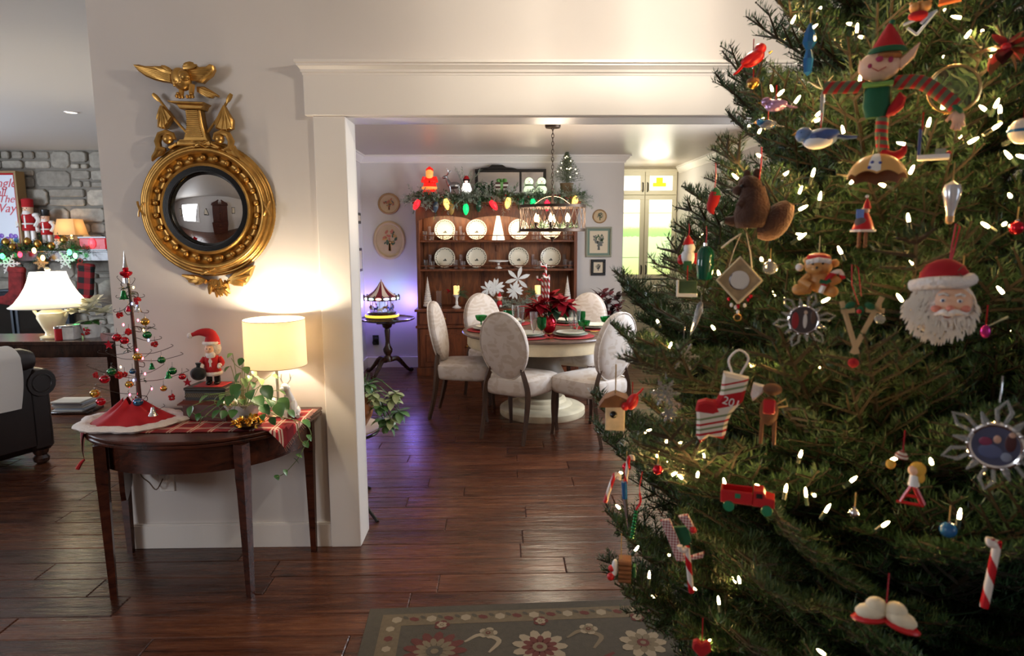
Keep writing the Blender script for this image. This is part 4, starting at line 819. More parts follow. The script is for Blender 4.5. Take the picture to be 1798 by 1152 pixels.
part('pane', mat('old_mirror_pane', (190, 186, 182), .12, .9), mf, (xa+t, xb-t, y+.012, y+.018, z0+t, zt-t))
gi = at(881, 325, 4.25); go = T('striped_gift', 'brown and white striped gift box with green bow on top of the hutch', 'gift box', (gi.x, 4.26, 1.985)); sb = MB()
for i in range(6): sb.mi(i % 2).box((0, 0, .0125+i*.0213), (.14, .12, .0213))
sb.b('box_stripes', [mat('white_paper', (226, 220, 208), .6), mat('brown_stripe', (70, 36, 26), .6)], go, smooth=False); mb = MB(); m_bow = mat('green_satin_bow', (104, 160, 84), .45)
for k in range(8): a = k*PI/4; mb.to((0, -.02, .13), (0, 0, a)).tube(smoothline([(0, 0, 0), (.03, 0, .03), (.05, 0, .02), (.02, 0, 0)], 3), .006, 5, flat=2)
mb.to().box((0, -.061, .065), (.03, .003, .13)).b('bow', m_bow, go)
hb_ = T('holly_sprays', 'dark green holly sprays in front of the mirror on the hutch', 'foliage', (at(855, 328, 4.3).x, 4.3, 1.985)); g = MB()
for k in range(46):
    L = .045; p = Vector((rnd.uniform(-.16, .16), rnd.uniform(-.03, .03), rnd.uniform(.01, .13))); g.mx(Matrix.LocRotScale(p, Euler((rnd.uniform(-1, 1), rnd.uniform(-1, .4), rnd.uniform(-3, 3))), Vector((1, 1, 1)))).leaf(L, L*.6, .2, .2, 3, .45)
for k in range(10): g.mx(Matrix()).tube([(rnd.uniform(-.05, .05), 0, 0), (rnd.uniform(-.15, .15), 0, .12)], .003, 4)
g.b('leaves', mat('holly_green', (44, 86, 48), .35, var=.3, vs=20), hb_, kind='stuff')
def snowman(o):
    MB().sph((0, 0, .05), (.058, .055, .055)).b('body', m_gsn, o); MB().sph((0, 0, .135), .046, 16, 12).b('head', m_gsn, o); e = MB()
    for (x, z) in ((-.014, .148), (.014, .148), (-.012, .118), (0, .115), (.012, .118)): e.sph((x, -.044, z), .0042, 6, 5)
    e.b('coal_eyes', m_black, o); MB().lathe([(.007, 0), (0, .028)], 8, (0, 0, 0)).b('carrot', mat('carrot', (230, 110, 40), .6), o, loc=(0, -.044, .132), rot=(PI/2, 0, 0)); MB().ring(.036, .01, 16, 6, (0, 0, .098)).b('scarf', m_fir, o)
m_gsn = glow('lit_snowman', (236, 255, 214), .6)
for px, lab in ((929, 'left of the two glowing white snowmen on top of the hutch'), (951, 'right of the two glowing white snowmen on top of the hutch')): blow('lit_snowman', lab, at(px, 325, 4.24).x, 4.24, 1.985, snowman, 1.02)['group'] = 'lit snowmen on the hutch'
# small lit tree in basket
st_ = at(995, 335, 4.24); so = T('small_lit_tree', 'small dark fir tree with white lights in a basket, right end of hutch top', 'tabletop tree', (st_.x, 4.24, 1.985)); g = MB(); zt = at(993, 268, 4.24).z-1.985
for k in range(110):
    t = k/110; z = .12+(zt-.14)*t; a = k*2.4; r = .16*(1-t)+.02; sprig(g, (0, 0, z), (math.cos(a)*r, math.sin(a)*r, .06+.05*t), r*1.15, 18, .04, .0035)
g.tube([(0, 0, .05), (0, 0, zt)], [.01, .003], 6).b('fir_boughs', mat('frosty_dark_fir', (104, 112, 88), .7, var=.35, vs=40), so, kind='stuff'); MB().lathe([(.055, 0), (.075, .11), (.078, .12), (.07, .12), (0, .1)], 16).b('basket', mat('wicker', (112, 92, 66), .8, bump=.6, bs=90), so)
lb = None
for k in range(13):
    t = rnd.random(); a = rnd.uniform(PI, 2*PI); r = .14*(1-t)+.02; p = (r*math.cos(a), r*math.sin(a), .13+(zt-.16)*t)
    if lb is None: lb = MB().sph((0, 0, 0), .006, 6, 5).b('bulb', glow('white_mini_bulb', (255, 236, 190), 6), so, loc=p)
    else: q = lb.copy(); COL.objects.link(q); q.parent = so; q.location = p
# ---------------------------------------------------------------- dining chairs and table
def damask():
    m = NT('damask_upholstery'); v = m.co(); d = m.n('TexNoise', i_Vector=v, i_Scale=7, i_Detail=1); w = m.n('VectorMath', operation='ADD', i_0=v, i_1=m.n('VectorMath', operation='SCALE', i_0=d.outputs[1], i_3=.06).outputs[0]).outputs[0]
    a = m.n('TexVoronoi', i_Vector=w, i_Scale=11, feature='SMOOTH_F1').outputs[0]; wv = m.n('TexWave', i_Vector=w, i_Scale=8, i_Distortion=9, i_Detail=1, wave_type='RINGS').outputs[0]
    f = m.math('MULTIPLY', m.ramp(a, [(.36, (1,)*3), (.42, (0,)*3)]), m.ramp(wv, [(.3, (.25,)*3), (.5, (1,)*3)])); f2 = m.ramp(m.noise(w, 15, 1), [(.56, (0,)*3), (.6, (1,)*3)])
    f = m.math('MAXIMUM', f, m.math('MULTIPLY', f2, .8)); m.set(col=m.mix(f, lin((216, 206, 197)), lin((202, 188, 174))), rough=.85); m.bump(m.noise(v, 400, 2), .12, .001); return m.mat
m_dam = damask(); m_leg = wood('weathered_brown_leg', (52, 36, 28), (92, 66, 50), .5, (6, 6, 1), 4)
BT = math.radians(11)
ch = T('dining_chair', '', 'chair', (0, 0, 0), 0, 'oval-back dining chairs')
def seatf(u, v):
    a = 2*PI*u; n = .38; c, s = math.cos(a), math.sin(a); x = math.copysign(abs(c)**n, c); y = math.copysign(abs(s)**n, s); w = .235+.03*y
    prof = [(.0, .345), (.93, .345), (.985, .36), (1.0, .395), (1.0, .435), (.97, .462), (.85, .478), (.5, .49), (0, .494)]; k = v*(len(prof)-1); i = min(len(prof)-2, int(k)); t = k-i
    r = prof[i][0]*(1-t)+prof[i+1][0]*t; z = prof[i][1]*(1-t)+prof[i+1][1]*t; return (x*r*w, y*r*.235+.0, z)
MB().grid(seatf, 40, 17, True).b('seat', m_dam, ch)
OM = Matrix.Translation((0, -.235, .725)) @ Matrix.Rotation(BT, 4, 'X'); RXo, RZo = .198, .262
def oval(u, v):
    a = 2*PI*u; prof = [(0, -.045), (.55, -.043), (.85, -.036), (.96, -.024), (1.0, -.004), (1.0, .008), (.96, .026), (.85, .036), (.5, .044), (0, .047)]; k = v*(len(prof)-1); i = min(len(prof)-2, int(k)); t = k-i
    r = prof[i][0]*(1-t)+prof[i+1][0]*t; y = prof[i][1]*(1-t)+prof[i+1][1]*t; return OM @ Vector((RXo*r*math.cos(a), y, RZo*r*math.sin(a)))
br = MB().grid(oval, 48, 19, True).b('backrest', m_dam, ch)
MB().tube([OM @ Vector((1.0*RXo*math.cos(2*PI*i/40), -.022, 1.0*RZo*math.sin(2*PI*i/40))) for i in range(41)], .006, 6).b('welt', m_dam, br)
for s in (-1, 1):
    MB().tube(smoothline([(s*.13, -.215, .56), (s*.165, -.215, .46), (s*.185, -.215, .36), (s*.185, -.235, .2), (s*.182, -.285, 0)], 4), [.019, .02, .021, .022, .023, .024, .025, .025, .025, .024, .023, .022, .021, .02, .019, .018, .017], 4, up=(1, 0, 0)).b('rear_leg', m_leg, ch)
    MB().tube(smoothline([(s*.205, .19, .36), (s*.212, .198, .25), (s*.208, .2, .1), (s*.212, .212, 0)], 4), [.028, .027, .026, .025, .023, .022, .021, .019, .018, .017, .016, .016, .016], 4, up=(1, 0, 0)).b('front_leg', m_leg, ch)
DT = Vector((.37, 2.46, 0))
def chair(x, y, f, label, first=False):
    rz = math.atan2(f[1], f[0])-PI/2
    if first: ch.location = (x, y, 0); ch.rotation_euler = (0, 0, rz); ch['label'] = label; return ch
    return dup(ch, (x, y, 0), rz, label)
chair(.16, 1.86, (.525, .85), 'oval-back floral chair seen from behind, nearest the wide doorway', True)
chair(-.29, 2.41, (.99, -.14), 'oval-back floral chair seen from the side, left of the table near the hutch')
chair(.70, 1.79, (-.62, .79), 'oval-back floral chair at the table partly hidden by the big Christmas tree')
chair(-.03, 2.99, (.55, -.83), 'oval-back floral chair behind the table, left one in front of the hutch')
chair(.73, 2.99, (-.5, -.86), 'oval-back floral chair behind the table, right one beside the burgundy plant')
m_cream = mat('distressed_cream_paint', (222, 208, 176), .5, var=.12, vs=12); m_ttop = wood('worn_table_top', (74, 54, 44), (124, 98, 82), .3, (1, 6, 1), 3)
dt = T('dining_table', 'round pedestal table with dark top and distressed cream apron and base', 'dining table', tuple(DT))
MB().lathe([(0, .705), (.66, .705), (.685, .712), (.692, .722), (.686, .733), (0, .735)], 64).b('top', m_ttop, dt)
MB().lathe([(.62, .61), (.64, .607), (.648, .62), (.648, .705), (.62, .705)], 64, cap=False).b('apron', m_cream, dt)
MB().lathe([(.365, 0), (.37, .01), (.37, .055), (.35, .068), (.335, .072), (.26, .085), (.25, .1), (.21, .115), (.2, .14), (.17, .155)], 48).b('base_disk', m_cream, dt)
MB().lathe([(.17, .15), (.19, .2), (.205, .27), (.2, .34), (.17, .4), (.15, .44), (.155, .5), (.19, .54), (.2, .58), (.3, .6), (.3, .705)], 40, cap=False).b('pedestal', mat('grey_pedestal', (136, 124, 108), .5, var=.15, vs=9), dt)  # pedestal greyer than the cream apron and base disk
TZ2 = .737
m_mat = mat('red_woven_placemat', (146, 34, 36), .9, var=.2, vs=80, bump=.5, bs=200); m_gd = mat('gold_flatware', (232, 192, 110), .2, 1); m_ggl = mat('emerald_glass', (20, 150, 70), .03, trans=.85, ior=1.35); m_cut = mat('cut_crystal', (248, 250, 252), .03, trans=.92, ior=1.4)
dirs = [('near the left chair', (-.66, -.05)), ('in front of the nearest chair', (-.21, -.6)), ('by the chair close to the big tree', (.305, -.65)), ('at the far left place', (-.40, .53)), ('at the far right place', (.36, .53)), ('at the right-hand place', (.68, .03))]
def flute(x, y, label, grp='crystal flutes on the table'):
    o = T('crystal_flute', label, 'glass', (x, y, TZ2), group=grp); MB().lathe([(.03, 0), (.03, .003), (.005, .012), (.0045, .05), (.012, .062)], 12).b('foot', m_cut, o); pr = [(.012, .062), (.022, .09), (.028, .14), (.031, .2)]
    MB().lathe(pr + [(r-.002, z) for r, z in reversed(pr)], 12, cap=False).b('bowl', m_cut, o); return o
def goblet(x, y, label, low=False, grp='green glass goblets on the table'):
    o = T('green_goblet', label, 'glass', (x, y, TZ2), group=grp); MB().lathe([(.03, 0), (.03, .003), (.005, .012), (.005, .055), (.014, .065)], 12).b('foot', m_cut if not low else m_ggl, o)
    pr = [(.012, .062), (.034, .085), (.038, .12), (.037, .16)] if not low else [(.012, .062), (.04, .075), (.05, .1), (.052, .115)]
    MB().lathe(pr + [(r-.002, z) for r, z in reversed(pr)], 16, cap=False).b('bowl', m_ggl, o); return o
for i, (wh, d) in enumerate(dirs):
    d = Vector((*d, 0)).normalized(); s = Vector((-d.y, d.x, 0)); c = DT+d*.46; az = math.atan2(d.y, d.x)
    o = MB().lathe([(.0, 0), (.185, 0), (.19, .003), (.185, .006), (0, .006)], 36).b('placemat', m_mat, loc=(c.x, c.y, TZ2-.001)); tag(o, 'round red woven placemat ' + wh, 'placemat', 'red placemats')
    for k, (r, z, nm, mt) in enumerate(((.14, .006, 'grey_dinner_plate', mat('grey_green_china', (176, 184, 172), .25)), (.115, .021, 'white_salad_plate', m_plate))):
        o = MB().lathe([(.0, z), (r*.6, z), (r*.72, z+.003), (r, z+.015), (r, z+.017), (r*.7, z+.006), (0, z+.005)], 32).b(nm, mt, loc=(c.x, c.y, TZ2)); tag(o, ('larger grey-green plate' if k == 0 else 'smaller white plate on the grey one') + ' ' + wh, 'plate', 'place setting plates')
    for k, off in enumerate((-.21, -.235, .215)):
        q = c+s*off; o = T('gold_fork' if k < 2 else 'gold_knife', '%s %s' % (('inner gold fork', 'outer gold fork', 'gold knife')[k], wh), 'cutlery', (q.x, q.y, TZ2), az+PI/2, 'gold cutlery')
        MB().tube([(0, -.09, .004), (0, .02, .006)], [.005, .003], 6, flat=.4).b('handle', m_gd, o); h = MB()
        if k < 2:
            for j in (-1.5, -.5, .5, 1.5): h.tube([(0, .02, .006), (j*.005, .045, .004), (j*.005, .085, .007)], .0018, 4)
        else: h.tube([(0, .02, .005), (0, .1, .004)], [.008, .005], 6, flat=.25)
        h.b('tines' if k < 2 else 'blade', m_gd, o)
for (px, py, lab) in ((914.7, 578, 'crystal flute behind the nearest chair, left of the dark green goblet'), (937, 592, 'crystal flute just left of the dark green goblet'), (1003, 586, 'crystal flute beside the emerald goblet on the right'), (905, 577, 'crystal flute at the far left place'), (1013, 586, 'crystal flute half hidden behind the emerald goblet')):
    p = atz(px, py, TZ2); flute(p.x, p.y, lab)
for (px, py, low, lab) in ((951, 593, 0, 'dark green goblet in front of the red vase'), (1020, 580, 0, 'emerald green goblet on the right of the table'), (1025, 588, 1, 'low emerald bowl glass in front of the emerald goblet'), (893, 568, 1, 'low emerald glass seen past the nearest chair top'), (845, 577, 1, 'low emerald glass by the left chair'), (994, 570, 1, 'low emerald glass at the far right place'), (1064, 580, 1, 'low emerald glass close to the big tree')):
    p = atz(px, py, TZ2); goblet(p.x, p.y, lab, low)
# centrepiece
p = atz(964, 585, TZ2); va = T('red_vase_poinsettia', 'shiny red round vase holding a big red poinsettia in the table centre', 'flower arrangement', (p.x, p.y, TZ2))
MB().lathe([(.025, 0), (.03, .004), (.05, .03), (.062, .075), (.056, .115), (.036, .14), (.03, .155), (.038, .168)], 24).b('vase', m_bred, va); MB().lathe([(.03, 0), (.026, .01)], 12, (0, 0, -.001)).b('vase_foot', m_brass, va)
for (dx, dy, dz, n) in ((-.07, -.03, .24, 14), (.1, -.02, .26, 14), (.02, .05, .3, 12), (.15, .03, .22, 8), (-.13, .02, .20, 8)): petals(va, (dx, dy, dz), n+6, .14, .07, m_poin, 'petal', (-.7, .9))
petals(va, (.05, -.02, .2), 14, .16, .08, mat('poinsettia_leaf', (28, 52, 30), .5, var=.3), 'leaf', (-.6, .3)); g = MB()
for (x, y, z) in ((-.07, -.03, .24), (.1, -.02, .26), (.02, .05, .3), (.15, .03, .22)): g.tube([(0, 0, .15), (x*.6, y*.6, .2), (x, y, z)], .004, 5)
g.b('stems', m_green, va)
def candy_mat():
    m = NT('candy_cane_stripe'); s = m.n('SeparateXYZ', i_0=m.n('TexCoord').outputs['Object']); a = m.math('ARCTAN2', s.outputs[1], s.outputs[0])
    f = m.math('FRACT', m.math('ADD', m.math('MULTIPLY', s.outputs[2], 20), m.math('DIVIDE', a, 2*PI))); m.set(col=m.mix(m.math('GREATER_THAN', f, .52), lin((232, 222, 214)), lin((190, 22, 34))), rough=.25); return m.mat
m_cane = candy_mat()
def cane(name, label, loc, L, r, hook, rot=(0, 0, 0), grp=None, m=None):
    pts = [(0, 0, 0), (0, 0, L*.5), (0, 0, L)] + [(hook*(1-math.cos(a)), 0, L+hook*math.sin(a)) for a in [PI*i/8 for i in range(1, 9)]] + [(2*hook, 0, L-hook*.6)]
    o = MB().tube(pts, r, 10).b(name, m or m_cane, loc=loc, rot=rot); return tag(o, label, 'candy cane', grp)
vp = Vector(va.location)
for (dx, dy, L, hk, tl, lab) in ((-.03, -.02, .44, .022, 0, 'tallest candy cane rising from the red vase'), (-.015, -.035, .35, .024, .03, 'middle candy cane standing in the red vase'), (-.045, -.01, .33, .022, -.04, 'lowest candy cane standing in the red vase')): cane('candy_cane', lab, vp+Vector((dx, dy, .13)), L, .008, -hk, (0, tl, .3), 'candy canes in the vase')
# ---------------------------------------------------------------- chandelier
m_br = mat('bronze_iron', (70, 56, 46), .45, .8, var=.2, vs=20); cxx, cyy = .45, 2.46
cl = T('drum_chandelier', 'round iron drum chandelier with crossed wires and candle bulbs over the table', 'chandelier', (cxx, cyy, 0)); R = .278
for z in (1.772, 1.577): MB().lathe([(R, z-.011), (R+.004, z-.011), (R+.004, z+.011), (R, z+.011), (R, z-.011)], 48, cap=False).b('hoop', m_br, cl)
wr = MB(); n = 26
for i in range(n):
    a = 2*PI*i/n; b = 2*PI*(i+1)/n
    for (p, q) in ((a, b), (b, a)): wr.tube([(R*math.cos(p), R*math.sin(p), 1.577), (R*.99*math.cos((p+q)/2), R*.99*math.sin((p+q)/2), 1.674), (R*math.cos(q), R*math.sin(q), 1.772)], .003, 4)
wr.b('wire_lattice', m_br, cl, kind='stuff')
MB().box((0, 0, 1.79), (.02, .012, .19), .002).box((0, 0, 1.65), (.014, .014, .12)).b('centre_stem', m_br, cl, smooth=False)
for s in (-1, 1): MB().tube(smoothline([(0, 0, 1.86), (s*.07, 0, 1.845), (s*.14, 0, 1.80), (s*.17, 0, 1.772)], 4), .006, 4, flat=.4).b('strap', mat('oak_strap', (140, 104, 70), .5), cl)
MB().lathe([(.03, 1.52), (.012, 1.50), (.008, 1.48)], 12).tube([(-R, 0, 1.572), (R, 0, 1.572)], .006, 6).tube([(0, -R, 1.572), (0, R, 1.572)], .006, 6).b('bottom_cross', m_br, cl)
chn = MB()
for i in range(18): z = 1.875+i*.0315; pts = [(.009*math.cos(t) if i % 2 else 0, 0 if i % 2 else .009*math.cos(t), z+.02*math.sin(t)) for t in [2*PI*k/10 for k in range(11)]]; chn.tube(pts, .003, 4)
chn.b('chain', m_br, cl, kind='stuff'); MB().lathe([(.06, ZD-.03), (.065, ZD-.02), (.065, ZD-.001)], 24).b('canopy', m_br, cl)
m_flame = glow('candle_bulb_glow', (255, 206, 130), 18)
for i in range(6):
    a = 2*PI*i/6+.35; x, y = .15*math.cos(a), .15*math.sin(a); MB().tube(smoothline([(0, 0, 1.6), (x*.6, y*.6, 1.585), (x, y, 1.6)], 3), .005, 6).lathe([(.014, 1.6), (.016, 1.606), (.011, 1.61), (.011, 1.645)], 10, (x, y, 0)).b('candle_arm', m_br, cl)
    MB().lathe([(.008, 1.645), (.016, 1.665), (.014, 1.685), (.006, 1.705), (0, 1.718)], 12, (x, y, 0)).b('bulb', m_flame, cl)
g = MB()
for i in range(70): a = rnd.uniform(0, 6.28); r = rnd.uniform(.08, .22); sprig(g, (r*math.cos(a), r*math.sin(a), 1.6), (rnd.uniform(-1, 1), rnd.uniform(-1, 1), rnd.uniform(-.1, .7)), .07, 10, .03)
g.b('fir_sprigs', m_fir, cl, kind='stuff')
lamp_light((cxx, cyy, 1.69), 26, (1, .84, .64), .15)
# ---------------------------------------------------------------- carousel on its tripod table
m_dk = wood('dark_walnut', (36, 22, 17), (74, 46, 34), .25, (5, 5, 1), 4)
ctp = T('tripod_tea_table', 'dark round pie-crust tripod table against the dining wall', 'side table', (-1.245, 4.1, 0))
def pie(u, v):
    a = 2*PI*u; r0 = .30*(1+.035*abs(math.sin(4*a))); prof = [(0, .612), (.5, .612), (.9, .614), (1, .628), (1.0, .64), (.965, .642), (.93, .628), (.5, .626), (0, .626)]; k = v*8; i = min(7, int(k)); t = k-i; return (r0*(prof[i][0]*(1-t)+prof[i+1][0]*t)*math.cos(a), r0*(prof[i][0]*(1-t)+prof[i+1][0]*t)*math.sin(a), prof[i][1]*(1-t)+prof[i+1][1]*t)
MB().grid(pie, 64, 9, True).b('top', m_dk, ctp); MB().box((0, 0, .595), (.2, .2, .03), .004).lathe([(.05, .15), (.045, .2), (.03, .22), (.05, .26), (.052, .29), (.03, .33), (.024, .38), (.032, .5), (.026, .52), (.05, .54), (.06, .58)], 18).b('pillar', m_dk, ctp)
for a in (-2.0, .7, 2.6): d = Vector((math.cos(a), math.sin(a), 0)); MB().tube(smoothline([d*.03+Vector((0, 0, .17)), d*.12+Vector((0, 0, .17)), d*.2+Vector((0, 0, .09)), d*.27+Vector((0, 0, .025)), d*.32+Vector((0, 0, .022))], 4), [.03, .03, .03, .029, .028, .027, .026, .025, .023, .021, .02, .019, .019, .02, .023, .024, .016], 8).b('leg', m_dk, ctp)
c = at(671, 555, 4.06); ca = T('carousel', 'musical carousel with striped canopy and lit medallions on the tripod table', 'carousel', (c.x, 4.06, .629), sc=1.04); m_maroon = mat('maroon_paint', (120, 18, 36), .4); m_ivory = mat('ivory_paint', (236, 220, 204), .4)
MB().lathe([(.17, 0), (.175, .008), (.165, .025), (.172, .03)], 40).b('base', m_dk, ca); MB().lathe([(.172, .03), (.178, .036), (.178, .05), (.172, .056)], 40, cap=False).b('light_band', glow('yellow_band', (255, 210, 70), 1.0), ca); MB().lathe([(.17, .054), (.15, .066), (.15, .078), (.14, .083), (0, .083)], 40).b('platform', m_dk, ca)
cp = MB()
for i in range(14):
    a0, a1 = 2*PI*i/14, 2*PI*(i+1)/14; pr = [(.172, .245), (.13, .268), (.085, .30), (.045, .345), (.015, .395), (.004, .405)]; vs = [(r*math.cos(a), r*math.sin(a), z) for r, z in pr for a in (a0, (a0+a1)/2, a1)]
    cp.mi(i % 2).add(vs, [(k*3+j, k*3+j+1, k*3+j+4, k*3+j+3) for k in range(5) for j in (0, 1)])
cp.mi(0); cp.b('striped_canopy', [m_maroon, m_ivory], ca); MB().sph((0, 0, .412), .007, 8, 6).tube([(0, 0, .41), (0, 0, .43)], [.003, .0005], 5).b('finial', m_gold, ca)
MB().lathe([(.165, .205), (.178, .215), (.184, .245), (.172, .25), (.165, .245)], 14).b('rounding_board', m_maroon, ca)
for i in range(14):
    a = 2*PI*(i+.5)/14; cc = [(255, 250, 250), (190, 255, 235), (255, 180, 160), (200, 220, 255)][i % 4]
    MB().to((.181*math.cos(a), .181*math.sin(a), .228), (0, 0, a)).sph((0, 0, 0), (.006, .032, .0135), 12, 8).b('medallion', glow('medallion_%d_%d' % cc[:2], cc, 1.7), ca); MB().to((.184*math.cos(a+PI/14), .184*math.sin(a+PI/14), .235)).lathe([(.006, -.03), (.01, 0), (.008, .022), (0, .03)], 8).b('crest', m_dk, ca)
MB().lathe([(.05, .083), (.05, .24)], 20, cap=False).b('centre_drum', glow('carousel_core', (190, 200, 255), .5), ca); hm = [mat('white_horse', (236, 228, 214), .4), mat('bay_horse', (140, 90, 60), .4), mat('blue_horse', (70, 86, 160), .4)]
for i in range(12):
    a = 2*PI*i/12; r = .125 if i % 2 else .095; X = (r*math.cos(a), r*math.sin(a), .125+.012*math.sin(i*2)); h = MB().to(X, (0, 0, a+PI/2)); h.sph((0, 0, 0), (.024, .010, .012), 10, 8).tube([(.018, 0, .004), (.028, 0, .022), (.036, 0, .016)], [.008, .006, .004], 6)
    for (x, z) in ((.016, -.028), (.02, -.024), (-.016, -.028), (-.02, -.022)): h.tube([(x*.9, 0, -.006), (x*1.3, .003, z)], [.005, .003], 5)
    h.b('horse', hm[i % 3], ca); MB().to((X[0], X[1], 0)).tube([(0, 0, .083), (0, 0, .225)], .0022, 5).b('horse_pole', m_brass, ca)
for (dx, col, e) in ((-.26, (.3, .2, 1), 2.8), (.26, (.3, .2, 1), 3.2), (.08, (.3, 1, .8), .4)): lamp_light((c.x+dx, 4.36, .80+(.12 if e < 1 else 0)), e, col, .03)
sk2 = MB().box((0, -.006, 0), (.07, .012, .115), .002).box((.01, -.03, .02), (.06, .04, .03), .004).box((-.01, -.026, -.025), (.05, .035, .03), .004).b('wall_outlet', m_black, loc=(at(660, 597, YB).x, YB, at(660, 597, YB).z)); tag(sk2, 'black plugs in the wall outlet behind the tripod table', 'outlet')
# ---------------------------------------------------------------- wall plaques and framed prints
m_tan = mat('tan_frame', (178, 142, 96), .45, var=.15, vs=12); m_cl = mat('cream_print_paper', (226, 212, 186), .7); m_sage = mat('sage_frame', (150, 152, 130), .45); PB = [mat('print_rose', (196, 120, 96), .7), mat('print_green', (84, 106, 80), .7), mat('print_ochre', (206, 160, 96), .7), mat('print_grey', (120, 122, 116), .7)]
def bouquet(par, w, h, d, mats, n=26):
    mb = MB()
    for k in range(n):
        mb.mi(k % len(mats)); a = rnd.uniform(0, 6.28); r = math.sqrt(rnd.random()); s = rnd.uniform(.08, .15)*w; mb.to((w*.42*r*math.cos(a), -d-.0004*(k % 5), h*.1+h*.3*r*math.sin(a)), (0, rnd.uniform(0, 6), 0)).prism([(s*math.cos(t)*.9, s*.5*math.sin(t)) for t in [2*PI*i/8 for i in range(8)]], -.0004, 0)
    mb.mi(len(mats)-1)
    for k in range(4): mb.to().prism([(rnd.uniform(-.1, .1)*w, -h*.42), (rnd.uniform(-.1, .1)*w+.003, -h*.42), (.004, h*.1), (0, h*.1)], -d-.0003, -d)
    mb.b('flower_print', mats, par)
m_plq = mat('tan_plaque_ground', (204, 180, 142), .6, var=.08, vs=10)
def ovalp(name, label, px, py, rx, rz, mats, fr):
    c = at(px, py, YB); o = T(name, label, 'wall art', (c.x, YB-.001, c.z)); s = rz/rx
    MB().to((0, 0, 0), RX, (1, 1, 1)).lathe([(rx, 0), (rx, .012), (rx*.93, .02), (rx*.85, .018), (rx*.82, .012)], 40, cap=False, squash=s).b('frame', fr, o); MB().to((0, 0, 0), RX).lathe([(rx*.83, .010), (0, .010)], 40, squash=s).b('print', m_plq, o); bouquet(o, rx*1.1, rz*1.3, .0115, mats)
ovalp('round_plaque', 'round tan plaque with floral centre, above the oval one left of the hutch', 683, 358, .125, .122, [PB[2], PB[3], PB[0]], m_tan); ovalp('oval_plaque', 'oval cream plaque with printed bouquet on the wall left of the hutch', 684, 422, .185, .222, [PB[0], PB[1], PB[2]], m_plq)
ovalp('round_plate_plaque', 'small round tan plate on the wall above the sage-framed print', 1053, 380, .082, .08, [PB[3], PB[1]], m_tan)
def framed(name, label, px, py, w, h, fr, mats, t, mt2=None):
    c = at(px, py, YB); o = T(name, label, 'framed picture', (c.x, YB-.002, c.z)); f = MB()
    for (cx_, cz_, dx, dz) in ((0, h/2-t/2, w, t), (0, -h/2+t/2, w, t), (-w/2+t/2, 0, t, h-2*t), (w/2-t/2, 0, t, h-2*t)): f.box((cx_, -.012, cz_), (dx, .024, dz), .004)
    f.b('frame', fr, o, smooth=False)
    if mt2: MB().box((0, -.004, 0), (w-2*t, .008, h-2*t)).b('mat_board', mt2, o, smooth=False); MB().box((0, -.0085, 0), (w-2*t-.05, .002, h-2*t-.05)).b('print', m_cl, o, smooth=False)
    else: MB().box((0, -.005, 0), (w-2*t, .009, h-2*t)).b('print', m_cl, o, smooth=False)
    bouquet(o, (w-2*t)*.62, (h-2*t)*.72, .0105, mats, 34); return o
framed('botanical_print', 'sage-framed print of a grey-green bouquet on the wall right of the hutch', 1051, 425, .30, .345, m_sage, [PB[3], PB[1], PB[3]], .02, mat('green_mat_board', (120, 142, 128), .7)); framed('small_dark_print', 'small print in a dark carved frame, below the sage-framed print', 1050, 469.5, .17, .185, m_black, [PB[3], m_black], .03)
for py, h in ((378, .12), (462, .26)):
    p = at(627.5, py, 3.3); o = T('side_wall_picture', '%s picture seen edge-on just past the doorway casing' % ('small dark upper' if py < 400 else 'larger dark lower'), 'framed picture', (-1.568, 4.2, p.z)); MB().box((.012, 0, 0), (.024, .3, h), .004).b('frame', m_black, o, smooth=False); MB().box((.0245, 0, 0), (.002, .24, h-.06)).b('print', m_cl, o, smooth=False)
# burgundy plant on stand
c = at(1065, 560, 4.15); cr_ = T('burgundy_croton', 'plant with dark burgundy leaves on a stand right of the hutch', 'potted plant', (c.x, 4.15, 0)); MB().lathe([(.075, .45), (.1, .6), (.105, .62), (.09, .62), (0, .6)], 20).b('pot', m_dk, cr_); MB().lathe([(.13, .43), (.13, .45)], 24).lathe([(.02, .05), (.025, .2), (.02, .43)], 12).lathe([(.13, 0), (.12, .03), (.02, .06)], 20).b('stand', m_dk, cr_)
m_bur = mat('burgundy_leaf', (112, 26, 40), .3, var=.4, vs=14); m_bur2 = mat('dark_olive_burgundy', (52, 34, 30), .3, var=.3, vs=14)
for k in range(26):
    a = k*2.4; q = (k+.5)/26; r = .15*math.sqrt(1-abs(2*q-1)**2); petals(cr_, (r*math.cos(a), r*math.sin(a), .64+.26*q), 5 if k % 3 else 4, .14, .062, m_bur if k % 3 else m_bur2, 'leaf', (-.2, 1.2))
MB().tube([(0, 0, .6), (0, 0, .84)], .012, 6).b('stem', m_wire, cr_)
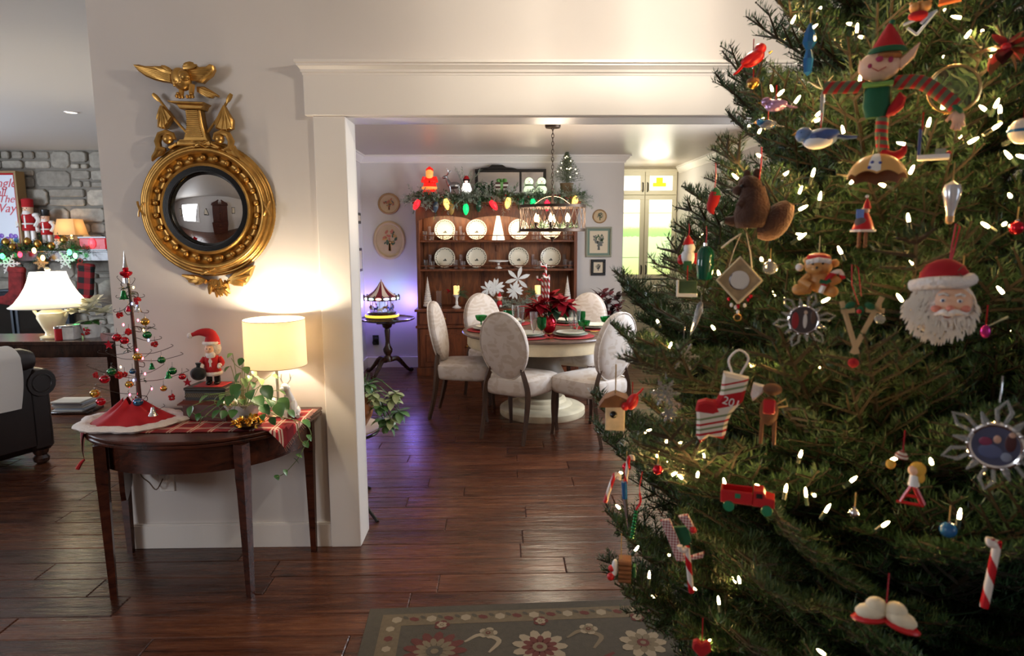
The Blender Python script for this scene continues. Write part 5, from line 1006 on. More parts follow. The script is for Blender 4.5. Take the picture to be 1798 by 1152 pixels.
# ---------------------------------------------------------------- kitchen cabinets with lit glass doors
def lit_glass():
    m = NT('backlit_patterned_glass'); g = m.n('SeparateXYZ', i_0=m.n('NewGeometry').outputs['Position']); z = m.math('ADD', g.outputs[2], m.math('MULTIPLY', m.noise(m.n('NewGeometry').outputs['Position'], 60, 2), .05))
    f = m.math('DIVIDE', m.math('SUBTRACT', z, 1.0), 1.4); P = lambda q: (q-1.0+.025)/1.4
    c = m.ramp(f, [(P(1.0), lin((206, 226, 120))), (P(1.2), lin((196, 226, 150))), (P(1.515), lin((206, 236, 170))), (P(1.525), lin((110, 196, 70))), (P(1.625), lin((150, 210, 90))), (P(1.66), lin((246, 244, 196))), (P(1.83), lin((255, 246, 200))), (P(2.0), lin((255, 253, 240)))])
    m.set(col=(.8, .8, .7), emit=c, es=.85, rough=.2); return m.mat
m_lg = lit_glass(); m_cab = mat('cream_cabinet_paint', (236, 230, 206), .4); YK = 5.85; KX1 = 2.42; kc = T('kitchen_cabinet', 'built-in cream cabinet with backlit yellow-green glass doors and wood counter', 'cabinet', (0, 0, 0)); zpx = lambda py: at(1140, py, YK).z
part('carcass', m_cab, kc, (1.3, KX1, YK+.02, 6.2, 0, zpx(517)), (1.3, KX1, YK+.03, 6.2, zpx(488), zpx(300)), (1.3, KX1, YK+.02, 6.2, zpx(300), ZD)); part('counter', m_ttop, kc, (1.3, KX1, YK-.05, YK+.1, zpx(519), zpx(514)))
part('cornice', m_cab, kc, (1.3, KX1, YK-.02, YK+.03, zpx(302), zpx(297)))
part('lower_panel', m_cab, kc, (1.35, KX1-.05, YK+.008, YK+.02, .12, zpx(528)))
xm = at(1131, 400, YK).x; xa = xm-.46
for (za, zb, nm) in ((zpx(342), zpx(301), 'small'), (zpx(489), zpx(343), 'tall')):
    for k, (x0, x1) in enumerate(((xa, xm-.004), (xm+.004, min(KX1-.005, xm+.43)))):
        t = .058; d = part('door', m_cab, kc, (x0, x1, YK-.002, YK+.02, zb-t, zb), (x0, x1, YK-.002, YK+.02, za, za+t), (x0, x0+t, YK-.002, YK+.02, za+t, zb-t), (x1-t, x1, YK-.002, YK+.02, za+t, zb-t))
        part('glass_pane', m_lg, d, (x0+t, x1-t, YK+.008, YK+.014, za+t, zb-t), bev=0)
        hx = x1-.028 if k == 0 else x0+.028; hz = za+.1 if nm == 'small' else za+.12; MB().tube(smoothline([(hx, YK-.002, hz-.06), (hx, YK-.03, hz-.04), (hx, YK-.03, hz+.04), (hx, YK-.002, hz+.06)], 3), .008, 6).b('handle', m_black, d)
        if nm == 'tall': part('shelf_edge', m_cab, d, *[(x0+t, x1-t, YK+.004, YK+.0075, zpx(q)-.004, zpx(q)+.004) for q in (452, 374)], bev=0)
yb_ = at(1158, 325, YK); part('yellow_jar', glow('yellow_backlit', (255, 214, 30), .9), kc, (yb_.x-.09, yb_.x+.09, YK-.001, YK+.006, yb_.z-.02, yb_.z+.03), (yb_.x-.045, yb_.x+.045, YK-.001, YK+.006, yb_.z+.03, yb_.z+.1))
for (x0, x1) in ((xa, xm-.004), (xm+.004, KX1-.005)):
    d = part('drawer', m_cab, kc, (x0+.01, x1-.01, YK-.002, YK+.02, zpx(512), zpx(492))); MB().tube([((x0+x1)/2-.07, YK-.02, zpx(501)), ((x0+x1)/2+.07, YK-.02, zpx(501))], .008, 6).b('handle', m_black, d)
lamp_light((1.95, 5.2, 2.2), 7, (1, .93, .74), .2)  # added point light with no fixture, brightens the cabinet fronts
# ---------------------------------------------------------------- plant on iron stand behind the door casing
ps = T('iron_plant_stand', 'iron plant stand with white dish top, half hidden behind the door casing', 'plant stand', (-.875, .46, 0)); zt = at(680, 752, .46).z
MB().lathe([(0, zt-.012), (.17, zt-.012), (.2, zt), (.205, zt+.012), (.198, zt+.012), (.165, zt), (0, zt)], 36).b('dish', mat('ivory_dish', (226, 216, 200), .35, var=.1, vs=14), ps); MB().ring(.19, .008, 36, 6, (0, 0, zt-.018)).b('iron_ring', m_black, ps)
for a in (-.75, 1.3, 3.4): d = Vector((math.cos(a), math.sin(a), 0)); MB().tube(smoothline([d*.185+Vector((0, 0, zt-.02)), d*.15+Vector((0, 0, zt*.55)), d*.12+Vector((0, 0, zt*.3)), d*.19+Vector((0, 0, .06)), d*.29+Vector((0, 0, .0))], 4), .009, 6).b('leg', m_black, ps)
pt = T('variegated_plant', 'trailing variegated plant in a glossy clay pot on the iron stand', 'potted plant', (-.845, .44, zt+.001)); MB().lathe([(.075, 0), (.1, .02), (.135, .08), (.145, .13), (.13, .18), (.115, .2), (.12, .21), (.105, .21), (0, .19)], 32).b('pot', mat('glossy_clay', (176, 116, 82), .2), pt); vm = [mat('variegated_leaf_a', (96, 140, 84), .4, var=.5, vs=18), mat('variegated_leaf_b', (176, 190, 140), .4, var=.3, vs=20)]; vv = MB()
for (px, py, n) in ((690, 700, 7), (700, 722, 6), (668, 712, 6), (682, 745, 6), (655, 690, 7), (645, 675, 6), (695, 690, 5), (672, 735, 6), (660, 700, 5), (686, 735, 5)):
    c = at(px, py, .40)-pt.location; petals(pt, c, n+3, .078, .044, vm[n % 2], 'leaf', (-.9, .6)); vv.tube(smoothline([(c.x*.3, c.y*.3, .19), (c.x*.6, c.y*.6, max(c.z, .15)+.08), tuple(c)], 3), .0025, 4)
g = MB()
for k in range(40): sprig(g, (rnd.uniform(-.05, .1), rnd.uniform(-.05, .05), .2), (rnd.uniform(-.3, .9), rnd.uniform(-.6, .4), 1), rnd.uniform(.08, .16), 12, .02, .0018)
vv.b('vines', m_green, pt); g.b('fern_fronds', m_green, pt, kind='stuff')
# ---------------------------------------------------------------- living room
m_leather = mat('dark_brown_leather', (36, 24, 20), .38, var=.2, vs=8, bump=.15, bs=60); m_throw = mat('cream_throw', (222, 216, 208), .9, bump=.4, bs=90)
sofa = T('leather_sofa', 'dark brown leather sofa with rolled arm and bun feet, its back towards the console', 'sofa', (-3.06, 1.30, 0), math.radians(64.5))
MB().box((-1.0, .12, .40), (1.9, .22, .62), .05).b('back_panel', m_leather, sofa); MB().tube([(-2.0, .07, .72), (-1, .065, .725), (-.12, .07, .72), (-.06, .07, .715)], [.085, .085, .085, .06], 14).b('back_roll', m_leather, sofa)
MB().box((-1.0, .55, .30), (1.7, .75, .30), .05).b('seat', m_leather, sofa)
for i in range(3): MB().box((-1.55+i*.55, .28, .62), (.53, .2, .36), .07).b('back_cushion', m_leather, sofa)
for x in (-.06, -1.94):
    a = MB().box((x, .46, .34), (.16, .9, .5), .03).b('arm', m_leather, sofa); MB().tube([(x+.02, .0, .56), (x+.02, .02, .56), (x+.02, .9, .56), (x+.02, .92, .56)], [.09, .1, .1, .09], 16).b('arm_roll', m_leather, a); MB().ring(.06, .006, 18, 6).b('scroll_welt', m_leather, a, loc=(x+.02, -.002, .56), rot=RX)
    for y in (.06, .86): MB().lathe([(.025, 0), (.045, .015), (.05, .04), (.035, .06), (.045, .075), (.05, .10)], 14, (x, y, 0)).b('bun_foot', m_dk, sofa)
def thr(u, v):
    x = -.19-.62*u+.03*math.sin(v*5); s = v*.75; 
    if s < .32: return (x, -.018-.004*math.sin(u*14), .42+s)
    a = min(PI, (s-.32)/.1)
    if a < PI: return (x, .07-.095*math.cos(a), .735+.095*math.sin(a))
    return (x, .17, .735-(s-.32-.314))
MB().grid(thr, 24, 30).b('cream_throw', m_throw); o = bpy.data.objects['cream_throw']; o.location = sofa.location; o.rotation_euler = sofa.rotation_euler; tag(o, 'cream throw blanket draped over the back of the leather sofa', 'blanket')
ta_ = T('sofa_table', 'long dark wood table behind the leather sofa carrying the bell lamp', 'console table', (-3.45, 2.1, 0)); ZT = .745
part('top', m_dk, ta_, (-1.1, .85, -.22, .22, ZT-.03, ZT)); part('apron', m_dk, ta_, (-1.05, .8, -.19, .19, ZT-.13, ZT-.03)); part('slab_leg', m_dk, ta_, (.42, .78, -.18, .18, 0, ZT-.13)); part('slab_leg', m_dk, ta_, (-1.05, -.7, -.18, .18, 0, ZT-.13))
c = at(95, 590, 2.08); bl = T('bell_shade_lamp', 'cream urn lamp with wide white bell shade, lit, on the sofa table', 'lamp', (c.x, 2.08, ZT)); m_urn = mat('cream_glaze', (238, 226, 186), .25)
MB().lathe([(.09, 0), (.095, .012), (.06, .025), (.055, .045), (.075, .09), (.105, .16), (.10, .2), (.06, .225), (.045, .25), (.075, .262), (.075, .27), (.02, .28), (.012, .33)], 28).b('urn', m_urn, bl)
for s in (-1, 1): MB().tube(smoothline([(s*.06, 0, .245), (s*.115, 0, .255), (s*.135, 0, .22), (s*.11, 0, .18), (s*.095, 0, .165)], 4), .013, 8).b('handle', m_urn, bl)
pr = [(.275, .25), (.235, .285), (.195, .34), (.16, .40), (.135, .46), (.12, .515)]
MB().lathe(pr, 32, cap=False).b('bell_shade', shade_mat('white_silk_shade', (250, 246, 236), .5), bl); MB().ring(.275, .004, 32, 6, (0, 0, .25)).b('bottom_trim', m_trim, bl); MB().ring(.12, .004, 32, 6, (0, 0, .515)).b('top_trim', m_trim, bl)
MB().sph((0, 0, .38), (.03, .03, .045)).b('lamp_bulb', glow('lamp_bulb_glow', (255, 226, 170), 25), bl); MB().tube([(0, 0, .33), (0, 0, .53)], .005, 6).sph((0, 0, .54), (.02, .02, .017), 10, 8).b('finial', m_urn, bl)
lamp_light((c.x, 2.08, ZT+.42), 26, (1, .9, .72), .04)
c = at(163, 608, 2.1); wp = T('white_poinsettia', 'white poinsettia in a printed white pot on the sofa table', 'potted plant', (c.x, 2.1, ZT)); MB().lathe([(.055, 0), (.075, .10), (.078, .11), (.07, .11), (0, .1)], 20).b('pot', m_white, wp); pb = MB()
for k in range(7): pb.to((rnd.uniform(-.03, .03), -.071, .055+rnd.uniform(-.025, .025)), (0, rnd.uniform(0, 6), 0)).sph((0, 0, 0), (.014, .004, .008), 8, 5)
pb.b('rose_print', m_red, wp, kind='stuff'); m_wp = mat('cream_white_petal', (240, 236, 214), .6)
for p in ((-.09, -.03, .2), (.02, -.06, .22), (.1, 0, .19), (0, .04, .26), (-.12, .02, .24)): petals(wp, p, 14, .13, .066, m_wp, 'petal', (.1, 1.0))
petals(wp, (0, 0, .13), 9, .11, .06, m_green, 'leaf', (-.5, .3))
c = at(125, 610, 2.0); tn = T('printed_tin', 'white tin box with grey print on the sofa table', 'box', (c.x, 2.0, ZT)); MB().box((0, 0, .05), (.12, .1, .1), .004).b('body', mat('tin_print', (206, 204, 200), .3, var=.3, vs=14), tn); MB().box((0, 0, .105), (.125, .105, .014), .004).b('lid', m_silver, tn)
c = at(110, 615, 1.98); tn = T('red_candle_jar', 'slim red candle jar beside the bell lamp on the sofa table', 'candle', (c.x, 1.96, ZT)); MB().lathe([(.03, 0), (.032, .005), (.032, .09), (.028, .09)], 16).b('jar', m_red, tn); MB().lathe([(.034, .09), (.034, .105), (0, .108)], 16).b('lid', m_silver, tn)
mg = T('magazine_rack', 'low dark rack of white magazines on the floor under the sofa table', 'magazine rack', tuple(atz(132, 722, 0))); MB().box((0, 0, .012), (.36, .26, .024), .004).b('rack', m_dk, mg)
for k in range(6): MB().box((rnd.uniform(-.02, .02), rnd.uniform(-.015, .015), .03+k*.014), (.26, .2, .011)).b('magazine', mat('magazine_%d' % (k % 3), ((220, 216, 210), (170, 176, 186), (200, 190, 176))[k % 3], .4), mg, smooth=False)
# fireplace, mantel
fx = at(45, 560, YS).x; fpz = T('fireplace_insert', 'dark metal fireplace insert with arched top and two glass doors in the stone wall', 'fireplace', (fx, YS-.135, 0)); m_iron = mat('blue_black_iron', (40, 46, 54), .4, .5)
arch = [(-.75, .02), (.75, .02), (.75, .62)] + [(.75*math.cos(a), .62+.2*math.sin(a)) for a in [PI*i/16 for i in range(1, 16)]] + [(-.75, .62)]
MB().prism(arch, -.05, .06, .01).b('surround', m_iron, fpz, smooth=False); m_steel = mat('satin_steel', (120, 130, 142), .3, .8)
MB().tube([(x*.9, -.06, z*.95+.02) for x, z in arch[1:-1]], .018, 6).b('arch_trim', m_steel, fpz)
for s in (-1, 1):
    d = MB().prism([(s*.02, .08), (s*.6, .08), (s*.6, .58), (s*.3, .68), (s*.02, .70)], -.068, -.05).b('glass_door', mat('sooty_glass', (30, 28, 26), .08, spec=.6), fpz, smooth=False); MB().box((s*.035, -.07, .39), (.03, .02, .62)).b('stile', m_steel, d, smooth=False); MB().box((s*.6, -.07, .33), (.03, .02, .5)).b('stile', m_steel, d, smooth=False)
ZM = at(100, 440, 6.2).z; mx = T('mantel_shelf', 'dark wooden mantel shelf across the stone chimney wall', 'mantel', (0, 0, 0)); part('beam', m_dk, mx, (-7.6, at(188, 440, 6.2).x+.35, 6.1, YS, ZM-.14, ZM-.02)); part('top_board', m_dk, mx, (-7.65, at(188, 440, 6.2).x+.4, 6.06, YS, ZM-.02, ZM))
mga = T('mantel_garland', 'green fir garland with pine cones and lights along the mantel', 'garland', (0, 0, 0)); g = MB(); xr_ = at(188, 430, 6.1).x
for k in range(170): sprig(g, (rnd.uniform(-7.4, xr_-.25), 6.1+rnd.uniform(-.03, .1), ZM+rnd.uniform(-.03, .06)), (rnd.uniform(-1, 1), rnd.uniform(-1, .1), rnd.uniform(-.8, .7)), rnd.uniform(.14, .26), 20, .055, .004)
g.b('fir_sprigs', mat('bright_garland_green', (44, 84, 44), .6, var=.3, vs=20), mga, kind='stuff'); cone = None
for (px, py) in ((48, 424), (112, 421), (22, 434), (90, 432), (66, 428), (10, 425)):
    p = at(px, py, 6.04); MB().to(p).lathe([(.01, -.05), (.045, -.02), (.05, .01), (.03, .045), (0, .06)], 10).b('gold_cone', m_brass, mga)
for (px, py, col) in ((35, 447, (255, 40, 60)), (122, 443, (60, 255, 130)), (4, 450, (60, 255, 130)), (75, 453, (255, 200, 110)), (60, 440, (255, 200, 110)), (132, 449, (120, 255, 160))): MB().to(at(px, py, 5.98)).sph((0, 0, 0), (.026, .026, .04), 10, 8).b('bulb', glow('mantel_bulb_%d_%d_%d' % col, col, 7), mga)
c = at(162, 440, 6.2); rl = T('red_lantern', 'glowing red square lantern at the right end of the mantel', 'lantern', (c.x+.06, 6.22, ZM)); MB().box((0, 0, .09), (.36, .2, .16), .01).b('red_panes', glow('lit_red_glass', (255, 16, 36), .22, (130, 6, 16)), rl, smooth=False); MB().sph((.0, -.11, .1), (.05, .02, .07)).b('flame', glow('lantern_flame', (255, 60, 70), 1.6), rl); MB().box((0, 0, .18), (.38, .22, .02)).b('lid', m_black, rl, smooth=False); MB().box((0, 0, .01), (.38, .22, .016)).b('base', m_black, rl, smooth=False)
def nutcracker(name, label, px, py0, py1, hat, coat):
    c = at(px, py1, 6.25); H = at(px, py0, 6.25).z-ZM; o = T(name, label, 'figurine', (c.x, 6.25, ZM), group='nutcrackers on the mantel', sc=H/.42)
    MB().box((0, 0, .012), (.12, .1, .024), .004).b('plinth', m_black, o, smooth=False)
    for s in (-1, 1):
        MB().tube([(s*.026, 0, .024), (s*.026, 0, .08)], .023, 10).b('boot', m_black, o); MB().tube([(s*.026, 0, .08), (s*.026, 0, .165)], .02, 10).b('leg', m_white, o); MB().tube(smoothline([(s*.06, 0, .28), (s*.082, -.01, .24), (s*.066, -.03, .19)], 3), .018, 8).b('arm', m_white, o); MB().sph((s*.06, 0, .285), (.03, .03, .02)).b('epaulette', m_white, o)
    MB().lathe([(.05, .16), (.052, .18), (.042, .22), (.052, .27), (.04, .295)], 16).b('coat', coat, o); MB().box((0, -.047, .23), (.012, .008, .1)).ring(.045, .007, 16, 6, (0, 0, .215)).b('white_belt', m_white, o)
    MB().lathe([(.036, .29), (.038, .35)], 16).sph((0, -.038, .325), .007, 8, 6).b('head', m_skin, o); MB().sph((0, -.02, .30), (.032, .026, .028)).b('beard', m_fur, o); MB().sph((-.014, -.036, .338), .004, 6, 5).sph((.014, -.036, .338), .004, 6, 5).b('eyes', m_black, o)
    MB().lathe([(.042, .348), (.044, .354), (.04, .36), (.042, .41), (.02, .42), (0, .422)], 16).b('hat', hat, o)
nutcracker('nutcracker_soldier', 'taller nutcracker with red hat and white legs, next to the framed sign on the mantel', 54, 348, 416, m_red, m_red); nutcracker('nutcracker_soldier', 'shorter nutcracker with black top hat on the mantel', 83, 367, 416, m_black, m_red)
c = at(100, 415, 6.25); o = T('mantel_santa', 'small white and red Santa beside the little lamp on the mantel', 'figurine', (c.x, 6.25, ZM)); MB().lathe([(.05, 0), (.055, .05), (.04, .13)], 14).b('coat', m_fur, o); MB().sph((0, 0, .155), .035).b('head', m_skin, o); MB().lathe([(.037, .165), (.02, .21), (0, .25)], 12).b('hat', m_red, o)
c = at(126, 420, 6.25); ml = T('mantel_lamp', 'small lit lamp with tan tapered shade and glass base on the mantel', 'lamp', (c.x, 6.25, ZM)); MB().lathe([(.08, 0), (.085, .01), (.10, .06), (.09, .16), (.03, .2)], 20).b('glass_base', m_bisc, ml); MB().lathe([(.21, .215), (.155, .435)], 4, cap=False, a0=PI/4, a1=2*PI+PI/4).b('shade', shade_mat('tan_shade', (226, 192, 146), .45), ml, smooth=False); MB().lathe([(.01, .2), (.01, .3)], 8).sph((0, 0, .3), .025, 10, 8).b('lamp_bulb', glow('small_lamp_glow', (255, 210, 130), 12), ml); lamp_light((c.x, 6.25, ZM+.31), 3, (1, .7, .4), .03)
# framed sign with script lettering
xr = at(33, 350, 6.2).x; zt = at(30, 300, 6.2).z; w = .84; sg = T('framed_script_sign', 'white framed sign with red script lettering and bauble border on the mantel', 'sign', (xr-w/2, 6.2, ZM)); H = zt-ZM
part('canvas', mat('sign_white', (222, 228, 240), .5), sg, (-w/2+.03, w/2-.03, 0, .06, .03, H-.03), bev=0)
part('frame', mat('natural_pine_frame', (150, 122, 78), .5), sg, (-w/2, w/2, -.015, .16, H-.03, H), (-w/2, w/2, -.015, .16, 0, .03), (-w/2, -w/2+.03, -.015, .16, .03, H-.03), (w/2-.03, w/2, -.015, .16, .03, H-.03)); part('red_border', m_red, sg, (-w/2+.03, w/2-.03, -.004, .0, H-.055, H-.03), (w/2-.045, w/2-.03, -.004, .0, .03, H-.055), bev=0)
m_script = mat('script_red', (206, 70, 84), .5)
def text(body, par, loc, size, m, rot=RX, shear=.35, name='lettering', align='CENTER', ext=.001):
    cu = bpy.data.curves.new(name, 'FONT'); cu.body = body; cu.size = size; cu.shear = shear; cu.align_x = align; cu.align_y = 'CENTER'; cu.extrude = ext; cu.materials.append(m); o = bpy.data.objects.new(name, cu); COL.objects.link(o); o.parent = par; o.location = loc; o.rotation_euler = rot; return o
for (t, px, py, s) in (('Jingle', 28, 322, .17), ('all', 9, 338, .14), ('The', 25, 350, .14), ('Way', 27, 366, .17)): p = at(px, py, 6.2); text(t, sg, (p.x-sg.location.x, -.003, p.z-ZM), s, m_script, align='RIGHT')
dots = MB(); dm = [mat('dot_pink', (214, 60, 150), .3), mat('dot_blue', (70, 140, 200), .3), mat('dot_gold', (210, 190, 90), .3), mat('dot_violet', (130, 90, 190), .3)]
for k in range(60): dots.mi(k % 4).to((rnd.uniform(-.36, .36), -.004, .06+.17*rnd.random()**1.5)).sph((0, 0, 0), (.032, .006, .032), 10, 6)
dots.b('bauble_border', dm, sg, kind='stuff')
def plaid2():
    m = NT('black_red_plaid'); s = m.n('SeparateXYZ', i_0=m.n('TexCoord').outputs['Object']); ch_ = lambda q: m.math('GREATER_THAN', m.math('FRACT', m.math('DIVIDE', q, .16)), .5); f = m.math('MULTIPLY', m.math('ADD', ch_(s.outputs[0]), ch_(s.outputs[2])), .5)
    m.set(col=m.mix(f, lin((150, 20, 26)), lin((20, 26, 24))), rough=.9); return m.mat
m_pl2 = plaid2(); stk = [(-.1, .5), (.1, .5), (.1, .16), (.16, .1), (.24, .08), (.27, .03), (.23, -.02), (.1, -.03), (-.05, -.0), (-.1, .1)]
def stocking(px, py, label, rz, mt, flip=1):
    c = at(px, py, 6.02); o = T('christmas_stocking', label, 'stocking', (c.x, 6.05, c.z-.5), group='stockings on the mantel', rot=(0, rz, 0)); MB().prism([(x*flip, z) for x, z in stk], -.035, .035, .015).b('foot_leg', mt, o, smooth=False); MB().box((0, 0, .47), (.225, .085, .09), .02).b('cuff', mt if flip < 0 else m_black, o); MB().ring(.03, .006, 12, 5).b('loop', m_red, o, loc=(-.08, 0, .54), rot=RX)
stocking(141, 464, 'black and red checked stocking hanging from the right of the mantel', .12, m_pl2, -1); stocking(20, 470, 'red and green stocking at the far left of the mantel', .1, mat('red_green_knit', (120, 34, 34), .9, var=.6, vs=12), -1)
def flake(par, mb, R, t=.006, br=3):
    for i in range(6):
        a = i*PI/3; d = Vector((math.cos(a), 0, math.sin(a))); mb.tube([(0, 0, 0), d*R], t, 5)
        for k in range(1, br):
            p = d*(R*k/br)
            for s in (-1, 1): b = a+s*PI/3.2; mb.tube([p, p+Vector((math.cos(b), 0, math.sin(b)))*(R*.38*(1.15-k/br))], t*.8, 5)
    return mb
for (px, py, R, lab) in ((112, 457, .13, 'white snowflake hanging under the mantel near the checked stocking'), (13, 463, .15, 'white snowflake hanging at the far left of the mantel'), (70, 462, .1, 'small tan snowflake hanging under the middle of the mantel')): c = at(px, py, 6.0); o = flake(None, MB(), R, .012).b('hanging_snowflake', m_white if R > .1 else m_tan, loc=(c.x, 6.03, c.z)); tag(o, lab, 'ornament')
# ---------------------------------------------------------------- rear of the front room, seen in the convex mirror
m_sec = wood('secretary_mahogany', (50, 22, 16), (92, 46, 30), .3, (5, 5, 1), 3); se = T('secretary_cabinet', 'tall mahogany secretary with broken pediment against the rear wall', 'cabinet', (-1.95, -3.9, 0), 0)
part('lower_case', m_sec, se, (-.55, .55, -.28, .25, 0, .95)); part('upper_case', m_sec, se, (-.52, .52, -.25, .05, .95, 2.05)); part('cornice', m_sec, se, (-.58, .58, -.27, .1, 2.05, 2.12))
for s in (-1, 1): d = part('door', m_sec, se, (s*.26-.24, s*.26+.24, .05, .075, 1.0, 2.0)); MB().sph((s*.04, .085, 1.5), .015, 8, 6).b('knob', m_brass, d); MB().prism([(s*.56, 2.12), (s*.56, 2.2), (s*.3, 2.3), (s*.12, 2.42), (s*.06, 2.38), (s*.12, 2.3), (s*.1, 2.12)], .02, .07).b('pediment_scroll', m_sec, se, smooth=False)
for k in range(3): d = part('drawer', m_sec, se, (-.5, .5, .25, .275, .08+k*.28, .33+k*.28)); MB().tube([(-.08, .29, .2+k*.28), (.08, .29, .2+k*.28)], .01, 6).b('handle', m_brass, d)
for (x, z, w, h, lab) in ((-3.05, 1.65, .4, .55, 'framed landscape on the rear wall beside the secretary'), (-.9, 1.7, .35, .5, 'framed print on the rear wall on the other side of the secretary'), (-6.2, 1.6, .5, .7, 'larger framed picture on the rear wall beyond the window')): o = T('rear_picture', lab, 'framed picture', (x, -4.199, z)); MB().box((0, .012, 0), (w, .024, h), .004).b('frame', m_black, o, smooth=False); MB().box((0, .0255, 0), (w-.08, .003, h-.08)).b('print', m_cl, o, smooth=False)
# ---------------------------------------------------------------- rug
rp_ = atz(650, 1072, 0); rg = T('area_rug', 'olive-brown wool rug with cream and rust flowers, under the Christmas tree', 'rug', (rp_.x, rp_.y, 0), math.radians(2.4)); RW, RH = 2.9, 2.0
m_field = mat('olive_wool', (70, 63, 51), .95, var=.12, vs=50, bump=.5, bs=300); m_rb = mat('tan_wool_border', (98, 84, 62), .95, var=.15, vs=60, bump=.5, bs=300); wool = [mat('rust_wool', (88, 40, 30), .95, bump=.4, bs=300), mat('cream_wool', (138, 124, 102), .95, bump=.4, bs=300), mat('sand_wool', (108, 94, 72), .95, bump=.4, bs=300), m_field]
MB().box((RW/2, -RH/2, .004), (RW, RH, .008), .002).b('pile', m_field, rg, smooth=False); Z0 = .0086
bd_ = MB(); 
for (x0, x1, y0, y1) in ((.06, RW-.06, -.13, -.05), (.06, RW-.06, -RH+.05, -RH+.13), (.06, .14, -RH+.13, -.13), (RW-.14, RW-.06, -RH+.13, -.13)): bx(bd_, x0, x1, y0, y1, .0078, Z0)
bd_.b('border_band', m_rb, rg, smooth=False); fl_ = MB()
def disc(mb, x, y, rx, ry, a, z, n=8):
    c, s = math.cos(a), math.sin(a); mb.add([(x+c*rx*math.cos(t)-s*ry*math.sin(t), y+s*rx*math.cos(t)+c*ry*math.sin(t), z) for t in [2*PI*i/n for i in range(n)]], [tuple(range(n))])
def flower(x, y, R, n, c0, c1, c2):
    for i in range(n): a = 2*PI*i/n; fl_.mi(c0); disc(fl_, x+R*.72*math.cos(a), y+R*.72*math.sin(a), R*.34, R*2.2/n, a, Z0+.0006)
    for i in range(n): a = 2*PI*(i+.5)/n; fl_.mi(c1); disc(fl_, x+R*.45*math.cos(a), y+R*.45*math.sin(a), R*.25, R*1.5/n, a, Z0+.0009)
    fl_.mi(c2); disc(fl_, x, y, R*.28, R*.28, 0, Z0+.0012, 12); fl_.mi(c1); disc(fl_, x, y, R*.13, R*.13, 0, Z0+.0015, 10)
def scrollw(pts, w, c):
    P_ = smoothline([(x, y, 0) for x, y in pts], 5); n = len(P_); vs = []
    for i in range(n): t = (P_[min(i+1, n-1)]-P_[max(0, i-1)]); nn = Vector((-t.y, t.x, 0)).normalized()*w*(.35+.65*math.sin(PI*(i+.5)/n)); vs += [tuple(P_[i]+nn+Vector((0, 0, Z0+.0004))), tuple(P_[i]-nn+Vector((0, 0, Z0+.0004)))]
    fl_.mi(c).add(vs, [(2*i, 2*i+1, 2*i+3, 2*i+2) for i in range(n-1)])
for j in range(5):
    for i in range(7):
        x = .28+i*.39; y = -.30-j*.37; x += .18 if j % 2 else 0
        if x > RW-.2: continue
        k = (i+j*2) % 3
        flower(x, y, (.115, .1, .085)[k], (13, 11, 9)[k], (0, 1, 1)[k], (2, 0, 2)[k], (3, 2, 0)[k]); scrollw([(x+.11, y+.05), (x+.17, y+.09), (x+.24, y+.05), (x+.2, y-.02)], .011, 2 if k else 1); scrollw([(x+.10, y-.07), (x+.18, y-.1), (x+.27, y-.05)], .012, 0 if k == 1 else 2)
        flower(x+.2, y+.10, .035, 5, 1, 2, 0); flower(x+.02, y+.165, .03, 5, 0, 1, 2)
for i in range(40):
    x = .12+i*.0685
    for y in (-.09, -RH+.09): fl_.mi(0 if i % 2 else 1); disc(fl_, x, y, .022, .014 if i % 2 else .022, .4*(-1)**i, Z0+.0006, 6); fl_.mi(3); disc(fl_, x+.034, y+.012, .009, .016, .8, Z0+.0006, 6)
for i in range(28):
    y = -.15-i*.0625
    for x in (.10, RW-.10): fl_.mi(0 if i % 2 else 1); disc(fl_, x, y, .018, .018, .4, Z0+.0006, 6)
fl_.b('woven_pattern', wool, rg, kind='stuff', smooth=False)
# ---------------------------------------------------------------- ceiling lantern of the front room (just above the picture)
cf = T('ceiling_lantern', 'lit glass lantern with iron rods hanging from the front room ceiling', 'ceiling light', (.60, -.92, 0)); MB().lathe([(.07, ZC-.03), (.075, ZC-.001)], 20).tube([(0, 0, ZC-.03), (0, 0, 2.70)], .006, 6).b('canopy', m_br, cf)
for z in (2.44, 2.60): MB().ring(.13, .007, 32, 6, (0, 0, z)).b('hoop', m_br, cf)
for i in range(8): a = 2*PI*i/8+.2; MB().tube([(.13*math.cos(a), .13*math.sin(a), 2.44), (.13*math.cos(a), .13*math.sin(a), 2.60), (0, 0, 2.66)], .006, 6).b('rod', m_br, cf)
MB().sph((0, 0, 2.575), (.014, .014, .02)).tube([(0, 0, 2.59), (0, 0, 2.66)], .006, 6).b('lamp_bulb', glow('lantern_bulb_glow', (255, 220, 160), 30), cf)
lamp_light((.60, -.92, 2.52), 26, (1, .89, .74), .03)
